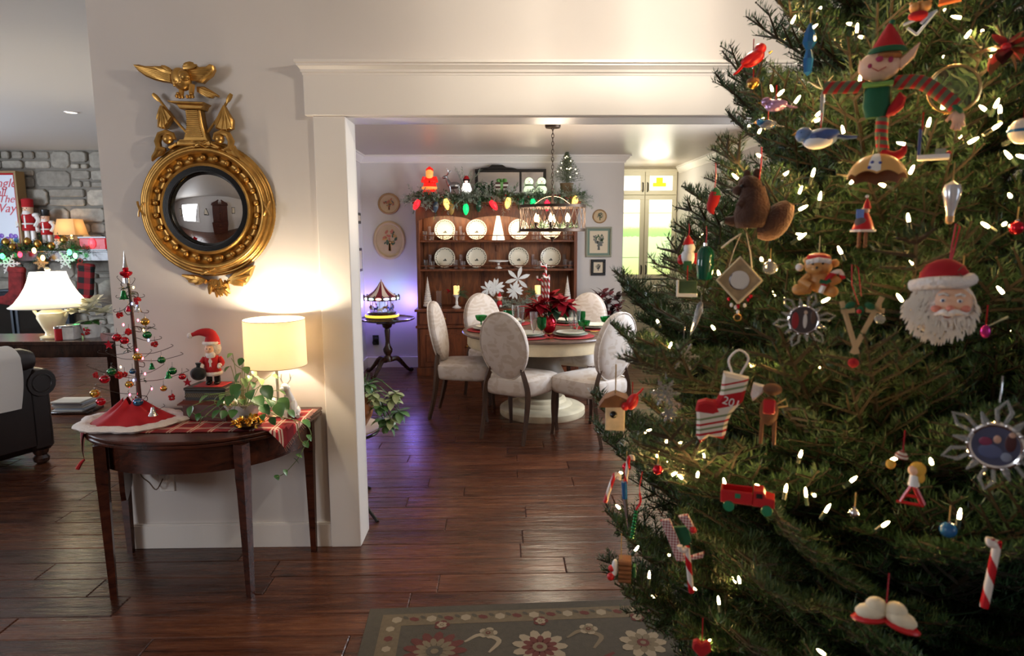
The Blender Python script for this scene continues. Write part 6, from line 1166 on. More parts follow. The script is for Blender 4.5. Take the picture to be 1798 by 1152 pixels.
# ---------------------------------------------------------------- the big Christmas tree
TC = Vector((.93, -1.55, 0)); ZTOP = 2.7
RAD = [(0.2, .62), (.45, .70), (.7, .73), (.97, .745), (1.2, .69), (1.45, .60), (1.75, .49), (2.06, .35), (2.4, .2), (2.65, .08)]
def rad(z): return float(np.interp(z, [a for a, b in RAD], [b for a, b in RAD]))
def needle_mat():
    m = NT('fir_needle'); f = m.noise(m.co(), 26, 2); oi = m.n('ObjectInfo').outputs['Random']
    c = m.mix(f, lin((32, 58, 33)), lin((66, 100, 57))); c = m.mix(m.math('MULTIPLY', oi, .35), c, lin((58, 90, 66))); m.set(col=c, rough=.42, spec=.5); return m.mat
m_needle = needle_mat(); m_bark = mat('fir_twig_bark', (52, 46, 34), .8, var=.3, vs=30)
rb = np.random.RandomState(5)
def grow(L, seed):
    """one flat fir bough along +X: polylines of its stems"""
    r = random.Random(seed); lines = []
    def twig(p, d, length, level, r0):
        n = max(3, int(length/.025)); pts = [Vector(p)]; d = Vector(d).normalized(); st = length/n
        for i in range(n):
            d = (d+Vector((r.uniform(-.05, .05), r.uniform(-.05, .05), r.uniform(-.03, .05)+(.012 if level else .006)))).normalized(); pts.append(pts[-1]+d*st)
        lines.append((pts, level, r0))
        if level >= 3 or length < .07: return
        s = length*(.16 if level == 0 else .25); side = 1
        while s < length*.97:
            i = min(n-1, int(s/st)); q = pts[i].lerp(pts[i+1], s/st-i); t = (pts[i+1]-pts[i]).normalized()
            rem = length-s; cl = min(.30, (.52 if level == 0 else .5)*rem+.03)*r.uniform(.7, 1.1)
            for sd in ((1, -1) if level == 0 else (side,)):
                if r.random() < .1: continue
                ang = math.radians(r.uniform(40, 58)); lat = Vector((-t.y, t.x, 0)).normalized()*sd
                twig(q, t*math.cos(ang)+lat*math.sin(ang)+Vector((0, 0, r.uniform(-.12, .2))), cl*r.uniform(.85, 1.1), level+1, r0*.55)
            side = -side; s += r.uniform(.034, .05) if level == 0 else r.uniform(.028, .042)
        # terminal fork
    twig((0, 0, 0), (1, 0, .02), L, 0, .0055*math.sqrt(L/.6)+.0015)
    return lines
def bough_meshes(L, seed):
    lines = grow(L, seed); wood_ = MB(); P = []; T_ = []; U = []; S_ = []
    for pts, level, r0 in lines:
        n = len(pts); step = 1 if level == 0 else 2; pp = pts[::step] + ([pts[-1]] if (n-1) % step else [])
        wood_.tube(pp, [r0*(1-.75*i/(len(pp)-1))+.0004 for i in range(len(pp))], 4 if level < 2 else 3, cap=False)
        if level: wood_.sph(pts[-1], .0024, 5, 3)
        a = np.array([tuple(p) for p in pts]); seg = a[1:]-a[:-1]; ln = np.linalg.norm(seg, axis=1); tot = ln.sum(); cum = np.concatenate([[0], np.cumsum(ln)])
        s0 = tot*(.28 if level == 0 and L > .4 else (.2 if level == 0 else .03)); m = int((tot-s0)/.0017)
        if m < 2: continue
        s = np.linspace(s0, tot, m); i = np.clip(np.searchsorted(cum, s)-1, 0, len(seg)-1); f = (s-cum[i])/ln[i]
        P.append(a[i]+seg[i]*f[:, None]); T_.append(seg[i]/ln[i][:, None]); S_.append(np.where(s > tot-.012, .75, 1.0))
    P = np.concatenate(P); T_ = np.concatenate(T_); S_ = np.concatenate(S_); n = len(P)
    up = np.array([0, 0, 1.0])[None]-T_*T_[:, 2:3]; up /= np.linalg.norm(up, axis=1)[:, None]+1e-9; lat = np.cross(T_, up)
    ph = rb.normal(0, .55, n)+np.where(rb.rand(n) < .5, 1, -1)*1.15; ph = np.where(rb.rand(n) < .22, rb.uniform(-.8, .8, n), ph); al = rb.normal(math.radians(56), .16, n)
    d = T_*np.cos(al)[:, None]+(up*np.cos(ph)[:, None]+lat*np.sin(ph)[:, None])*np.sin(al)[:, None]
    ln = rb.normal(.0215, .0025, n)*S_; tip = P+d*ln[:, None]+up*(ln*.12)[:, None]; mid = P+d*(ln*.5)[:, None]
    w = np.cross(d, up*.9+rb.normal(0, .35, (n, 3))); w /= np.linalg.norm(w, axis=1)[:, None]+1e-9; w *= .0011
    V = np.stack([P, mid+w, tip, mid-w], 1).reshape(-1, 3); me = bpy.data.meshes.new('needles'); me.vertices.add(4*n); me.vertices.foreach_set('co', V.astype(np.float32).ravel())
    me.loops.add(4*n); me.loops.foreach_set('vertex_index', np.arange(4*n, dtype=np.int32)); me.polygons.add(n); me.polygons.foreach_set('loop_start', np.arange(0, 4*n, 4, dtype=np.int32)); me.update(); me.validate(); me.materials.append(m_needle)
    o = wood_.b('branch', m_bark); return o, me, n
LIB = {}; ntri = 0
for L in (.26, .38, .52, .66, .80):
    LIB[L] = []
    for k in range(3):
        o, me, n = bough_meshes(L, int(L*1000)+k*17); ntri += n*2; LIB[L].append((o.data, me)); bpy.data.objects.remove(o)
tree = T('christmas_tree', 'tall bushy fir Christmas tree full of ornaments and white lights', 'Christmas tree', tuple(TC))
MB().tube([(0, 0, 0), (.01, .0, .8), (0, .01, 1.6), (0, 0, 2.3), (0, 0, ZTOP)], [.06, .05, .036, .018, .004], 10).b('trunk', m_bark, tree)
rt = random.Random(3); nb = 0
def bough(z, az, el, L, tw=0.0):
    global nb
    key = min(LIB, key=lambda q: abs(q-L)); wd, nd = LIB[key][rt.randrange(3)]; s = L/key
    o = bpy.data.objects.new('branch', wd); COL.objects.link(o); o.parent = tree
    M = Matrix.Translation((0, 0, z)) @ Matrix.Rotation(az, 4, 'Z') @ Matrix.Rotation(-el, 4, 'Y') @ Matrix.Rotation(tw, 4, 'X') @ Matrix.Scale(s, 4)
    o.matrix_local = M; q = bpy.data.objects.new('needles', nd); COL.objects.link(q); q.parent = o; q['kind'] = 'stuff'; nb += 1
z = .30; az = 0
while z < 2.62:
    t = (z-.3)/2.3; n = int(16-8*t) if z < 2.2 else 7
    for i in range(n):
        el = math.radians(rt.uniform(2, 16)+22*t+(10 if rt.random() < .25 else 0)-6*(1-t)); zz = z+rt.uniform(-.05, .05)
        R = rad(zz); 
        for _ in range(3): R = rad(min(2.7, zz+R*math.tan(el)))
        L = max(.16, R/math.cos(el)*rt.uniform(.86, 1.1)*(1.06 if z < 1.1 else 1)); a = az+2*PI*(i+rt.uniform(-.3, .3))/n
        bough(zz, a, el, min(.9, L), rt.uniform(-.45, .45))
    az += 1.1; z += .105 if z < 1.9 else .09
for i in range(7): bough(2.45+.02*i, i*2.4, math.radians(55), .2)
# light string
bulb_e = glow('warm_fairy_bulb', (255, 200, 122), 125); m_sock = mat('dark_green_socket', (24, 48, 30), .5)
ls = T('tree_light_string', 'string of warm white fairy lights wound through the big Christmas tree', 'string lights', tuple(TC))
def tree_pt(px, py, k=1.0):
    d = _f + _R*(px-899)/FPX - _U*(py-576)/FPX; best = None
    for i in range(900):
        p = CAM + d*(.55+i*.0025)
        if math.hypot(p[0]-TC.x, p[1]-TC.y) < rad(p[2])*k and .15 < p[2] < 2.7: return Vector(p)
        q = abs(math.hypot(p[0]-TC.x, p[1]-TC.y)-rad(p[2])*k)
        if best is None or q < best[0]: best = (q, Vector(p))
    return best[1]
LP = [(1393, 35), (1440, 15), (1505, 50), (1512, 65), (1660, 18), (1680, 30), (1428, 48), (1492, 42), (1497, 58), (1725, 55), (1700, 60), (1742, 105), (1658, 100), (1355, 155), (1371, 163), (1400, 175), (1437, 200), (1437, 210), (1480, 228), (1334, 230), (1315, 222), (1510, 140), (1665, 170), (1750, 182), (1726, 190), (1756, 193), (1583, 252), (1631, 215), (1708, 247), (1780, 245), (1750, 222), (1770, 272), (1795, 275), (1601, 298), (1333, 273), (1291, 310), (1380, 305), (1428, 303), (1497, 318), (1550, 325), (1410, 365), (1440, 345), (1595, 383), (1773, 343), (1764, 393), (1408, 415), (1475, 440), (1337, 455), (1405, 412), (1362, 473), (1262, 480), (1580, 523), (1757, 510), (1730, 395), (1450, 527), (1155, 565), (1252, 575), (1177, 607), (1365, 630), (1320, 641), (1137, 757), (1170, 775), (1194, 778), (1155, 797), (1171, 812), (1184, 832), (1195, 838), (1225, 833), (1236, 802), (1272, 847), (1334, 855), (1380, 858), (1406, 797), (1415, 865), (1430, 870), (1453, 893), (1555, 920), (1572, 805), (1635, 810), (1685, 903), (1217, 1033), (1195, 970), (1262, 1055), (1243, 1128), (1442, 1145), (1085, 890), (1118, 963), (1175, 975), (1090, 830), (1140, 1010), (1498, 842)]
bmesh_ = MB().lathe([(.002, -.007), (.0025, -.003), (.0022, .003), (.0009, .008), (0, .009)], 7); b_first = None; s_first = None; pw = []; rl_ = random.Random(21)
def add_bulb(p, rot):
    global b_first, s_first
    if b_first is None:
        b_first = bmesh_.b('bulb', bulb_e, ls); s_first = MB().lathe([(.0034, -.022), (.0036, -.008), (.0025, -.007)], 7).b('socket', m_sock, b_first); o = b_first
    else:
        o = b_first.copy(); COL.objects.link(o); o.parent = ls; s = s_first.copy(); COL.objects.link(s); s.parent = o
    o.location = p-TC; o.rotation_euler = rot
for (px, py) in LP: add_bulb(tree_pt(px, py, rl_.uniform(.84, .97)), (rl_.uniform(-1.2, 1.2), rl_.uniform(-1.2, 1.2), 0))
spiral = []
for i in range(80):
    t = (i+.5)/80; z = .35+2.2*(1-math.sqrt(1-t*.97)); a = i*2.3999; r = rad(z)*rl_.uniform(.45, .82); p = TC+Vector((r*math.cos(a), r*math.sin(a), z))
    if z < 1.15 and p.y < TC.y+.1 and p.x > .6: continue
    add_bulb(p, (rl_.uniform(-1.5, 1.5), rl_.uniform(-1.5, 1.5), 0))
for i in range(400): t = i/399; z = .35+2.2*t; a = t*2*PI*13; r = rad(z)*.55*(1+.05*math.sin(i*1.3)); spiral.append((r*math.cos(a), r*math.sin(a), z+.015*math.sin(i*.9)))
MB().tube(spiral, .0014, 4, cap=False).b('wire', m_sock, ls)
# ---------------------------------------------------------------- ornaments hanging on the tree
m_rib = mat('red_satin_ribbon', (196, 20, 34), .45); m_cord = mat('gold_thread', (206, 180, 120), .5); m_brown = mat('dark_brown_plush', (74, 46, 32), .95, var=.3, vs=30, bump=.9, bs=220, bd=.004, sheen=.12); m_tedd = mat('honey_bear_resin', (206, 148, 84), .45)
m_dkgreen = mat('forest_green_felt', (24, 92, 58), .8); m_wood_l = mat('craft_wood', (206, 172, 124), .6); m_yel = mat('doll_yellow_hair', (226, 176, 70), .8); m_snow = mat('snow_white_paint', (236, 236, 234), .5); m_iris = mat('iridescent_glass', (190, 150, 190), .12, .5, var=.4, vs=30); m_bluegl = mat('blue_art_glass', (44, 120, 190), .12, trans=.4); m_clearp = mat('clear_acrylic', (236, 240, 246), .06, trans=.75, ior=1.45, spec=.8); m_greenwheel = mat('green_toy_wheel', (30, 130, 90), .4); m_redtoy = mat('red_toy_paint', (196, 26, 34), .35); m_rust = mat('barn_brown', (120, 78, 46), .7, var=.3, vs=40)
GT = 'ornaments on the big tree'
def orn(name, label, px, py, k=1.03, w=.1, ang=0.0, dy=0, cat='ornament'):
    """ornament whose local XZ plane faces out of the tree, one unit = one metre"""
    p = tree_pt(px, py, k)+Vector((0, dy, 0)); v = Vector(CAM)-p; rz = math.atan2(v.y, v.x)+PI/2+ang; o = T(name, label, cat, p, 0, None, rot=(0, 0, rz)); o['mpp'] = 1/scale_at(p); return o
def U(o): return o['mpp']                    # metres per photograph pixel at the ornament
def hang(o, x, z, h, m=None, r=.0012, gap=.0): MB().tube([(x-gap, 0, z), (x-gap*.4, .004, z+h*.5), (x, .012, z+h), (x+gap*.4, .004, z+h*.5), (x+gap, 0, z)], r, 5).b('hanging_loop', m or m_rib, o)
# elf
o = orn('plush_elf', 'plush elf with red pointed hat, big ears and striped sleeves, high on the tree', 1545, 160, 1.10); u = U(o); e = lambda x, y: ((x-1545)*u, (160-y)*u)
def E3(x, y, d=0): a = e(x, y); return (a[0], -d, a[1])
MB().sph(E3(1541, 118), (33*u, 22*u, 26*u), 18, 12).b('head', m_skin, o); MB().lathe([(27*u, 0), (26*u, 6*u), (15*u, 26*u), (3*u, 46*u), (0, 48*u)], 18, E3(1553, 95)).b('hat', m_red, o); MB().ring(26*u, 5*u, 20, 6, E3(1552, 95)).b('hat_band', m_dkgreen, o); MB().sph(E3(1556, 47), 5*u, 8, 6).b('hat_bobble', m_dkgreen, o)
for pts in ([(1520, 110), (1509, 104), (1511, 120), (1519, 130)], [(1568, 112), (1600, 86), (1594, 108), (1574, 128)]): MB().prism([e(*q) for q in pts], -.005, .004, .002).b('ear', m_skin, o)
MB().sph(E3(1541, 111, 24*u), (6*u, 3*u, 5*u), 10, 8).sph(E3(1558, 113, 20*u), (4*u, 2*u, 5*u), 8, 6).sph(E3(1527, 120, 20*u), (3.5*u, 2*u, 4*u), 8, 6).b('nose_cheeks', mat('magenta_felt', (170, 50, 90), .8), o); MB().tube([E3(1530, 124, 23*u), E3(1540, 131, 24*u), E3(1552, 125, 23*u)], .8*u, 5).b('mouth', m_rib, o)
MB().sph(E3(1553, 104, 6*u), (22*u, 18*u, 8*u), 14, 8).b('hair', mat('ginger_hair', (170, 110, 60), .9, bump=.6), o)
MB().lathe([(16*u, -60*u), (22*u, -40*u), (20*u, -10*u), (12*u, 0)], 16, E3(1541, 145), squash=.7).b('tunic', m_dkgreen, o); MB().tube([E3(1519, 150, 12*u), E3(1540, 152, 17*u), E3(1563, 150, 12*u)], [10*u, 9*u, 10*u], 8, flat=.5).b('collar', m_bow, o)
def stripes(name, c0, c1, per, ax):
    m = NT(name); s = m.n('SeparateXYZ', i_0=m.n('TexCoord').outputs['Object']); v = m.math('ADD', m.math('MULTIPLY', s.outputs[0], ax[0]), m.math('MULTIPLY', s.outputs[2], ax[1])); m.set(col=m.mix(m.math('GREATER_THAN', m.math('FRACT', m.math('DIVIDE', v, per)), .55), lin(c0), lin(c1)), rough=.85); return m.mat
ms1 = stripes('striped_sleeve', (96, 106, 80), (170, 36, 36), 14*u, (.8, -.6)); ms2 = stripes('striped_legging', (96, 116, 84), (176, 34, 34), 13*u, (.15, 1))
MB().tube(smoothline([E3(1565, 148), E3(1605, 152), E3(1640, 178), E3(1660, 198)], 4), 12*u, 10).b('sleeve', ms1, o); MB().tube(smoothline([E3(1520, 150), E3(1490, 148), E3(1455, 145)], 4), 11*u, 10).b('sleeve', ms1, o)
MB().ring(10*u, 4*u, 14, 6).b('cuff', m_dkgreen, o, loc=E3(1659, 200), rot=(0, .7, 0)); hd = MB().sph(E3(1663, 215), (10*u, 5*u, 13*u), 12, 8, rot=(0, -.3, 0))
for (x, y, l) in ((1655, 233, 8), (1661, 236, 9), (1667, 236, 9), (1673, 230, 8)): hd.tube([E3(1664+(x-1664)*.6, 222), E3(x, y)], [3.2*u, 2.6*u], 7)
hd.tube([E3(1655, 210), E3(1647, 220)], [3.4*u, 2.6*u], 7).b('hand', m_skin, o); MB().tube(smoothline([E3(1552, 205), E3(1552, 235), E3(1556, 262)], 4), 10*u, 10).b('leg', ms2, o); MB().tube(smoothline([E3(1552, 268), E3(1570, 274), E3(1585, 268), E3(1590, 256)], 4), [11*u, 11*u, 11*u, 10*u, 10*u, 9*u, 8*u, 8*u, 7*u, 6*u, 5*u, 4*u, 3*u], 10).b('shoe', m_red, o); MB().prism([e(*q) for q in [(1560, 190), (1575, 165), (1586, 175), (1583, 190), (1570, 202), (1556, 204)]], -.01, .008, .004).b('sack', m_red, o)
# clear disc
o = orn('glass_disc_ornament', 'clear round glass disc ornament to the right of the elf', 1675, 157, 1.04); u = U(o); MB().to((0, 0, 0), (PI/2, 0, .3)).ring(40*u, 3*u, 40, 8).b('rim', mat('beaded_gold_rim', (206, 176, 120), .25, .9), o); MB().to((0, 0, 0), (PI/2, 0, .3)).lathe([(0, -4*u), (25*u, -3*u), (39*u, 0), (25*u, 3*u), (0, 4*u)], 32).b('disc', m_glass, o)
# sleigh chair with bears
o = orn('bears_on_sled', 'two tiny bears riding a pale blue sled near the top of the tree', 1612, 32, 1.04); u = U(o); m_pb = mat('pale_blue_paint', (184, 200, 220), .4)
for (a, b) in (((-22, -8), (28, 8)), ((-15, -14), (0, -28)), ((5, -10), (20, 6)), ((0, -28), (26, 8))): MB().tube([(a[0]*u, 0, a[1]*u), (b[0]*u, 0, b[1]*u)], 2.5*u, 6).b('runner', m_pb, o)
for (x, z) in ((-6, 18), (10, 18)): MB().sph((x*u, 0, z*u), 9*u).sph(((x-6)*u, 0, (z+8)*u), 3*u, 8, 6).sph(((x+6)*u, 0, (z+8)*u), 3*u, 8, 6).b('bear_head', m_tedd, o)
MB().sph((0, 0, 4*u), (16*u, 9*u, 9*u)).b('red_coat', m_red, o)
o = orn('orange_felt_ornament', 'orange felt ornament at the very top edge of the tree', 1668, 2, 1.03); u = U(o); MB().prism([(-17*u, -5*u), (17*u, -2*u), (17*u, 20*u), (-15*u, 18*u)], -.004, .004, .002).b('felt', mat('orange_felt', (206, 106, 50), .8), o); hang(o, 0, 18*u, .03)
# blue glass twist
o = orn('blue_glass_twist', 'blue twisted glass drop ornament high on the left of the tree', 1420, 88, 1.05); u = U(o); MB().to().lathe([(0, -44*u), (7*u, -38*u), (9*u, -15*u), (5*u, 0), (12*u, 12*u), (9*u, 28*u), (3*u, 42*u), (0, 46*u)], 7).b('drop', m_bluegl, o, smooth=False); hang(o, 0, 44*u, .03, m_cord)
def bird(name, label, px, py, k, L, cols, face=-1, tilt=.25, hk=True):
    o = orn(name, label, px, py, k); u = U(o)*L/60; X = lambda x, z, y=0: (face*x*u, y*u, z*u); body, wing, belly = cols
    MB().to((0, 0, 0), (0, face*tilt, 0)).sph((0, 0, 0), (24*u, 13*u, 14*u), 16, 10).sph(X(20, 9), (12*u, 11*u, 11*u)).b('body', body, o); MB().to((0, 0, 0), (0, face*tilt, 0)).sph(X(2, -4, -4), (20*u, 11*u, 11*u)).b('belly', belly, o)
    MB().to((0, 0, 0), (0, face*tilt, 0)).sph(X(-6, 2, -11), (19*u, 4*u, 8*u)).tube([X(-18, 0), X(-34, -6), X(-46, -8)], [7*u, 6*u, 4*u], 6, flat=.5).b('wing_tail', wing, o); MB().to((0, 0, 0), (0, face*tilt, 0)).lathe([(3.5*u, 0), (0, 9*u)], 8).b('beak', m_brass, o, loc=X(30, 8), rot=(0, face*PI/2, 0))
    MB().to((0, 0, 0), (0, face*tilt, 0)).sph(X(23, 12, -8), 2*u, 6, 5).b('eye', m_black, o)
    if hk: hang(o, 0, 12*u, .03)
    return o
bird('red_cardinal', 'red cardinal ornament with black feet at the upper left branch tips', 1322, 103, 1.0, 52, (m_redtoy, m_redtoy, m_redtoy), 1, -.5)
bird('blue_jay', 'blue and white jay ornament below the elf on the left', 1440, 243, 1.05, 74, (mat('jay_blue', (96, 128, 176), .4), mat('jay_wing_blue', (60, 84, 140), .4, var=.5, vs=60), m_snow), -1, .15)
bird('pink_glass_bird', 'iridescent pink glass bird left of the white dragonfly', 1362, 185, 1.0, 46, (m_iris, m_iris, m_iris), -1, 0); bird('blue_glass_bird', 'pale blue glass bird under the pink one', 1348, 219, .98, 36, (m_bluegl, m_clearp, m_clearp), -1, 0)
o = orn('gold_acorn', 'gold acorn ornament under the red cardinal', 1322, 147, .98); u = U(o); MB().sph((0, 0, 0), (10*u, 9*u, 9*u)).b('nut', m_brass, o); MB().lathe([(11*u, 2*u), (9*u, 8*u), (2*u, 10*u)], 12).b('cap', m_rust, o); hang(o, 0, 10*u, .02)
o = orn('dragonfly_icicle', 'white ribbon-topped glass icicle with dragonfly wings above the jay', 1444, 180, 1.04); u = U(o); MB().lathe([(0, -45*u), (3*u, -30*u), (4*u, 10*u), (2*u, 20*u)], 8).b('icicle', m_clearp, o)
for (r1, r2) in ((-.5, 1), (.5, 1), (-1.1, 1), (1.1, 1)): MB().to((0, 0, 22*u), (0, r1-PI/2, 0)).leaf(28*u, 12*u, .1, .1).b('wing', mat('sheer_white_ribbon', (226, 220, 208), .6), o)
# umbrella, sled box
o = orn('scalloped_umbrella', 'tan umbrella-shaped ornament with white panel and scalloped brown edge under the elf', 1540, 296, 1.08); o.rotation_euler.x = -.3; u = U(o)
def umb(u_, v): a = 2*PI*u_; r = 47*u*math.sin(v*PI/2)*(1-.06*abs(math.sin(4*a))*v); return (r*math.cos(a), r*math.sin(a)*.6, 46*u*math.cos(v*PI/2)-20*u+7*u*abs(math.sin(4*a))*v**4)
m_tanc = mat('tan_glaze', (214, 164, 96), .3); cv = MB().grid(umb, 48, 9, True).b('canopy', m_tanc, o); MB().to((0, .6*u, -1.2*u), sc=(.97, .97, .97)).grid(umb, 48, 9, True).b('underside', m_rust, o); MB().grid(lambda a, v: tuple(q*1.012 for q in umb(.70+.07*a, .12+.83*v)), 8, 9).b('white_panel', m_snow, o)
for (x, z) in ((-8, 2), (-12, -8), (4, 0)): MB().sph((x*u, -24.5*u+z*.25*u, z*u), 3*u, 8, 6).b('blue_dot', mat('cobalt_dot', (50, 70, 150), .3), o)
hang(o, 0, 16*u, .05, m_cord)
o = orn('miniature_sled_scene', 'white open box ornament with blue side and tiny toys right of the umbrella', 1640, 258, 1.02); u = U(o); MB().box((0, 0, -18*u), (48*u, 30*u, 8*u), .001).b('base', m_snow, o, smooth=False); MB().box((-22*u, 0, 8*u), (5*u, 26*u, 46*u), .001).b('blue_side', mat('navy_paint', (44, 62, 120), .4), o, smooth=False); MB().box((10*u, -4*u, -9*u), (16*u, 10*u, 10*u), .001).b('toy', m_clearp, o, smooth=False); MB().sph((22*u, -4*u, -12*u), 4*u, 8, 6).b('red_ball', m_redtoy, o); hang(o, -20*u, 30*u, .03)
# squirrel
o = orn('plush_squirrel', 'large dark brown plush squirrel hanging by a red ribbon on the left', 1322, 365, 1.02); u = U(o); Q = lambda x, y, d=0: ((x-1322)*u, -d*u, (365-y)*u)
MB().tube(smoothline([Q(1322, 400), Q(1322, 380), Q(1322, 350), Q(1320, 330)], 4), [26*u, 29*u, 31*u, 32*u, 32*u, 31*u, 29*u, 27*u, 25*u, 23*u, 22*u, 21*u, 20*u], 16).sph(Q(1316, 326), (21*u, 18*u, 17*u), rot=(0, .4, 0)).sph(Q(1297, 334), (11*u, 10*u, 9*u)).b('body', m_brown, o)
MB().tube(smoothline([Q(1330, 402), Q(1352, 398), Q(1370, 374), Q(1382, 358)], 5), [16*u, 18*u, 20*u, 22*u, 23*u, 24*u, 24*u, 24*u, 23*u, 22*u, 21*u, 19*u, 17*u, 15*u, 12*u, 8*u], 14).b('tail', m_brown, o)
for (x, y) in ((1310, 308), (1326, 306)): MB().sph(Q(x, y), (6*u, 4*u, 9*u)).b('ear', m_brown, o)
MB().tube([Q(1305, 384), Q(1288, 388), Q(1276, 386)], [11*u, 9*u, 6*u], 10).tube([Q(1308, 355, 14), Q(1298, 364, 20)], [9*u, 6*u], 10).b('paws', m_brown, o); MB().sph(Q(1302, 328, 16), 3*u, 8, 6).sph(Q(1287, 334), 3*u, 8, 6).b('eye_nose', m_black, o); MB().tube([Q(1330, 318), Q(1332, 290), Q(1331, 262)], 4*u, 5, flat=.35).b('ribbon', m_rib, o)
def ribbon_up(o, x, z, h, w=3, m=None): u = U(o); MB().tube([(x*u, 0, z*u), (x*u+w*u*.4, .004, (z+h*.5)*u), (x*u, .01, (z+h)*u)], w*u, 5, flat=.3).b('ribbon', m or m_rib, o)
o = orn('red_pepper', 'red felt chili pepper with dark green cap left of the squirrel', 1252, 352, .99); u = U(o); MB().tube(smoothline([(4*u, 0, 14*u), (1*u, 0, 0), (-3*u, 0, -14*u), (2*u, 0, -24*u)], 4), [8*u, 9*u, 9.5*u, 9.5*u, 9.5*u, 9*u, 9*u, 8*u, 7*u, 6*u, 5*u, 3*u, 1*u], 12).b('pepper', m_red, o); MB().lathe([(10*u, 8*u), (7*u, 17*u), (2*u, 22*u)], 10, (4*u, 0, 0)).b('cap', m_dkgreen, o); ribbon_up(o, 2, 22, 42)
o = orn('green_glass_pickle', 'tall glossy green glass ornament at the left branch tips', 1238, 462, 1.0); u = U(o); MB().lathe([(0, -32*u), (12*u, -28*u), (15*u, -5*u), (14*u, 18*u), (9*u, 28*u), (4*u, 30*u)], 16).b('glass_body', mat('bottle_green_glass', (14, 92, 70), .06, trans=.3, spec=.7), o); MB().lathe([(4*u, 29*u), (4*u, 35*u)], 10).b('cap', m_silver, o); ribbon_up(o, 0, 34, 30, 2.5)
o = orn('snowman_skier', 'white and red figure in red hat, left of the green glass ornament', 1208, 452, .99); u = U(o); MB().sph((0, 0, 0), (13*u, 10*u, 14*u)).sph((2*u, -2*u, 16*u), 10*u).b('body', m_snow, o); MB().sph((-12*u, 0, -4*u), (6*u, 5*u, 9*u)).sph((14*u, 0, -2*u), (6*u, 5*u, 10*u)).b('mittens', m_redtoy, o); MB().lathe([(10*u, 22*u), (6*u, 32*u), (0, 40*u)], 12).b('hat', m_redtoy, o); MB().box((0, -8*u, -14*u), (14*u, 8*u, 16*u), .001).b('scarf', m_dkgreen, o); ribbon_up(o, 0, 38, 20, 2)
o = orn('white_window_box', 'small white box ornament with dark front below the green glass ornament', 1206, 510, .98); u = U(o); MB().box((0, 0, -8*u), (36*u, 16*u, 6*u), .001).box((-16*u, 0, 6*u), (4*u, 16*u, 24*u), .001).b('white_frame', m_snow, o, smooth=False); MB().box((2*u, 0, 6*u), (30*u, 8*u, 22*u), .001).b('dark_front', m_fir, o, smooth=False); hang(o, 0, 17*u, .03)
# diamond mirror
o = orn('diamond_mirror_ornament', 'diamond-shaped wooden ornament with round mirror, beads and white ribbon', 1298, 492, 1.03); u = U(o); f = MB().prism([(0, -40*u), (37*u, 0), (0, 40*u), (-37*u, 0)], -.004, .004, .001); f.b('board', mat('brushed_gold_board', (170, 150, 116), .4, .4, var=.3, vs=60), o, smooth=False)
pts = [(0, -40), (37, 0), (0, 40), (-37, 0), (0, -40)]; MB().tube([(x*u, -.004, z*u) for x, z in pts], 2.6*u, 6).b('white_edge', mat('pale_gold_edge', (226, 214, 180), .4, .3), o); MB().to((0, -.0045, 0), RX).lathe([(17*u, 0), (17*u, 2*u), (15*u, 2.5*u)], 28, cap=False).b('mirror_rim', m_silver, o); MB().to((0, -.0052, 0), RX).lathe([(16*u, .5*u), (0, .5*u)], 28, cap=False).b('mirror', mat('mirror_glass', (225, 226, 226), .015, 1), o)
for k, (x, z) in enumerate(((-16, -34), (-11, -44), (0, -46), (11, -44), (16, -34), (0, -56), (20, -28), (-4, -48))): MB().sph((x*u, -.002, z*u), (3*u, 3*u, 4*u), 8, 6).b('bead', m_snow if k % 2 else m_bred, o)
MB().to((0, 0, -66*u), RX).ring(6*u, 1.4*u, 16, 5).b('charm', m_gold, o)
m_wrib = mat('ivory_ribbon', (214, 200, 178), .7); MB().tube([(20*u, 0, 22*u), (16*u, 0, 50*u), (8*u, 0, 82*u)], [5*u, 5*u, 2*u], 6, flat=.25).tube([(-18*u, 0, 24*u), (-10*u, 0, 55*u), (0, 0, 82*u)], [2*u, 2.5*u, 2*u], 6, flat=.3).tube([(-2*u, 0, 80*u), (-18*u, -.002, 68*u), (-32*u, 0, 56*u)], [3*u, 6*u, 5*u], 6, flat=.3).b('ribbon', m_wrib, o)
# bear
o = orn('santa_bear', 'honey-coloured bear in red hat hugging a candy cane', 1438, 485, 1.06); u = U(o); Q = lambda x, y, d=0: ((x-1438)*u, -d*u, (485-y)*u)
MB().sph(Q(1440, 492), (22*u, 18*u, 22*u)).b('body', m_tedd, o); MB().sph(Q(1436, 467, 4), (23*u, 19*u, 18*u)).sph(Q(1434, 472, 20), (9*u, 7*u, 7*u)).b('head', m_tedd, o)
for (x, y, r) in ((1417, 458, 6), (1462, 462, 7)): MB().sph(Q(x, y), r*u, 10, 8).b('ear', m_tedd, o)
for pts in ([Q(1422, 486, 8), Q(1412, 494, 14), Q(1426, 502, 18)], [Q(1458, 486, 8), Q(1466, 490, 12), Q(1452, 496, 20)]): MB().tube(pts, 8*u, 10).b('arm', m_tedd, o)
for pts in ([Q(1424, 506, 8), Q(1406, 508, 16)], [Q(1452, 508, 8), Q(1460, 510, 18)]): MB().tube(pts, [10*u, 10*u], 12).sph(pts[1], 10*u).b('leg', m_tedd, o)
MB().sph(Q(1436, 453, 2), (20*u, 16*u, 9*u)).b('hat', m_redtoy, o); MB().tube([Q(1418, 461, 12), Q(1436, 456, 21), Q(1454, 459, 12)], 5*u, 8).sph(Q(1406, 470), 7*u).b('hat_trim', m_fur, o); MB().sph(Q(1434, 469, 27), 2.5*u, 8, 6).sph(Q(1427, 463, 21), 2*u, 6, 5).sph(Q(1443, 462, 21), 2*u, 6, 5).b('nose_eyes', m_black, o)
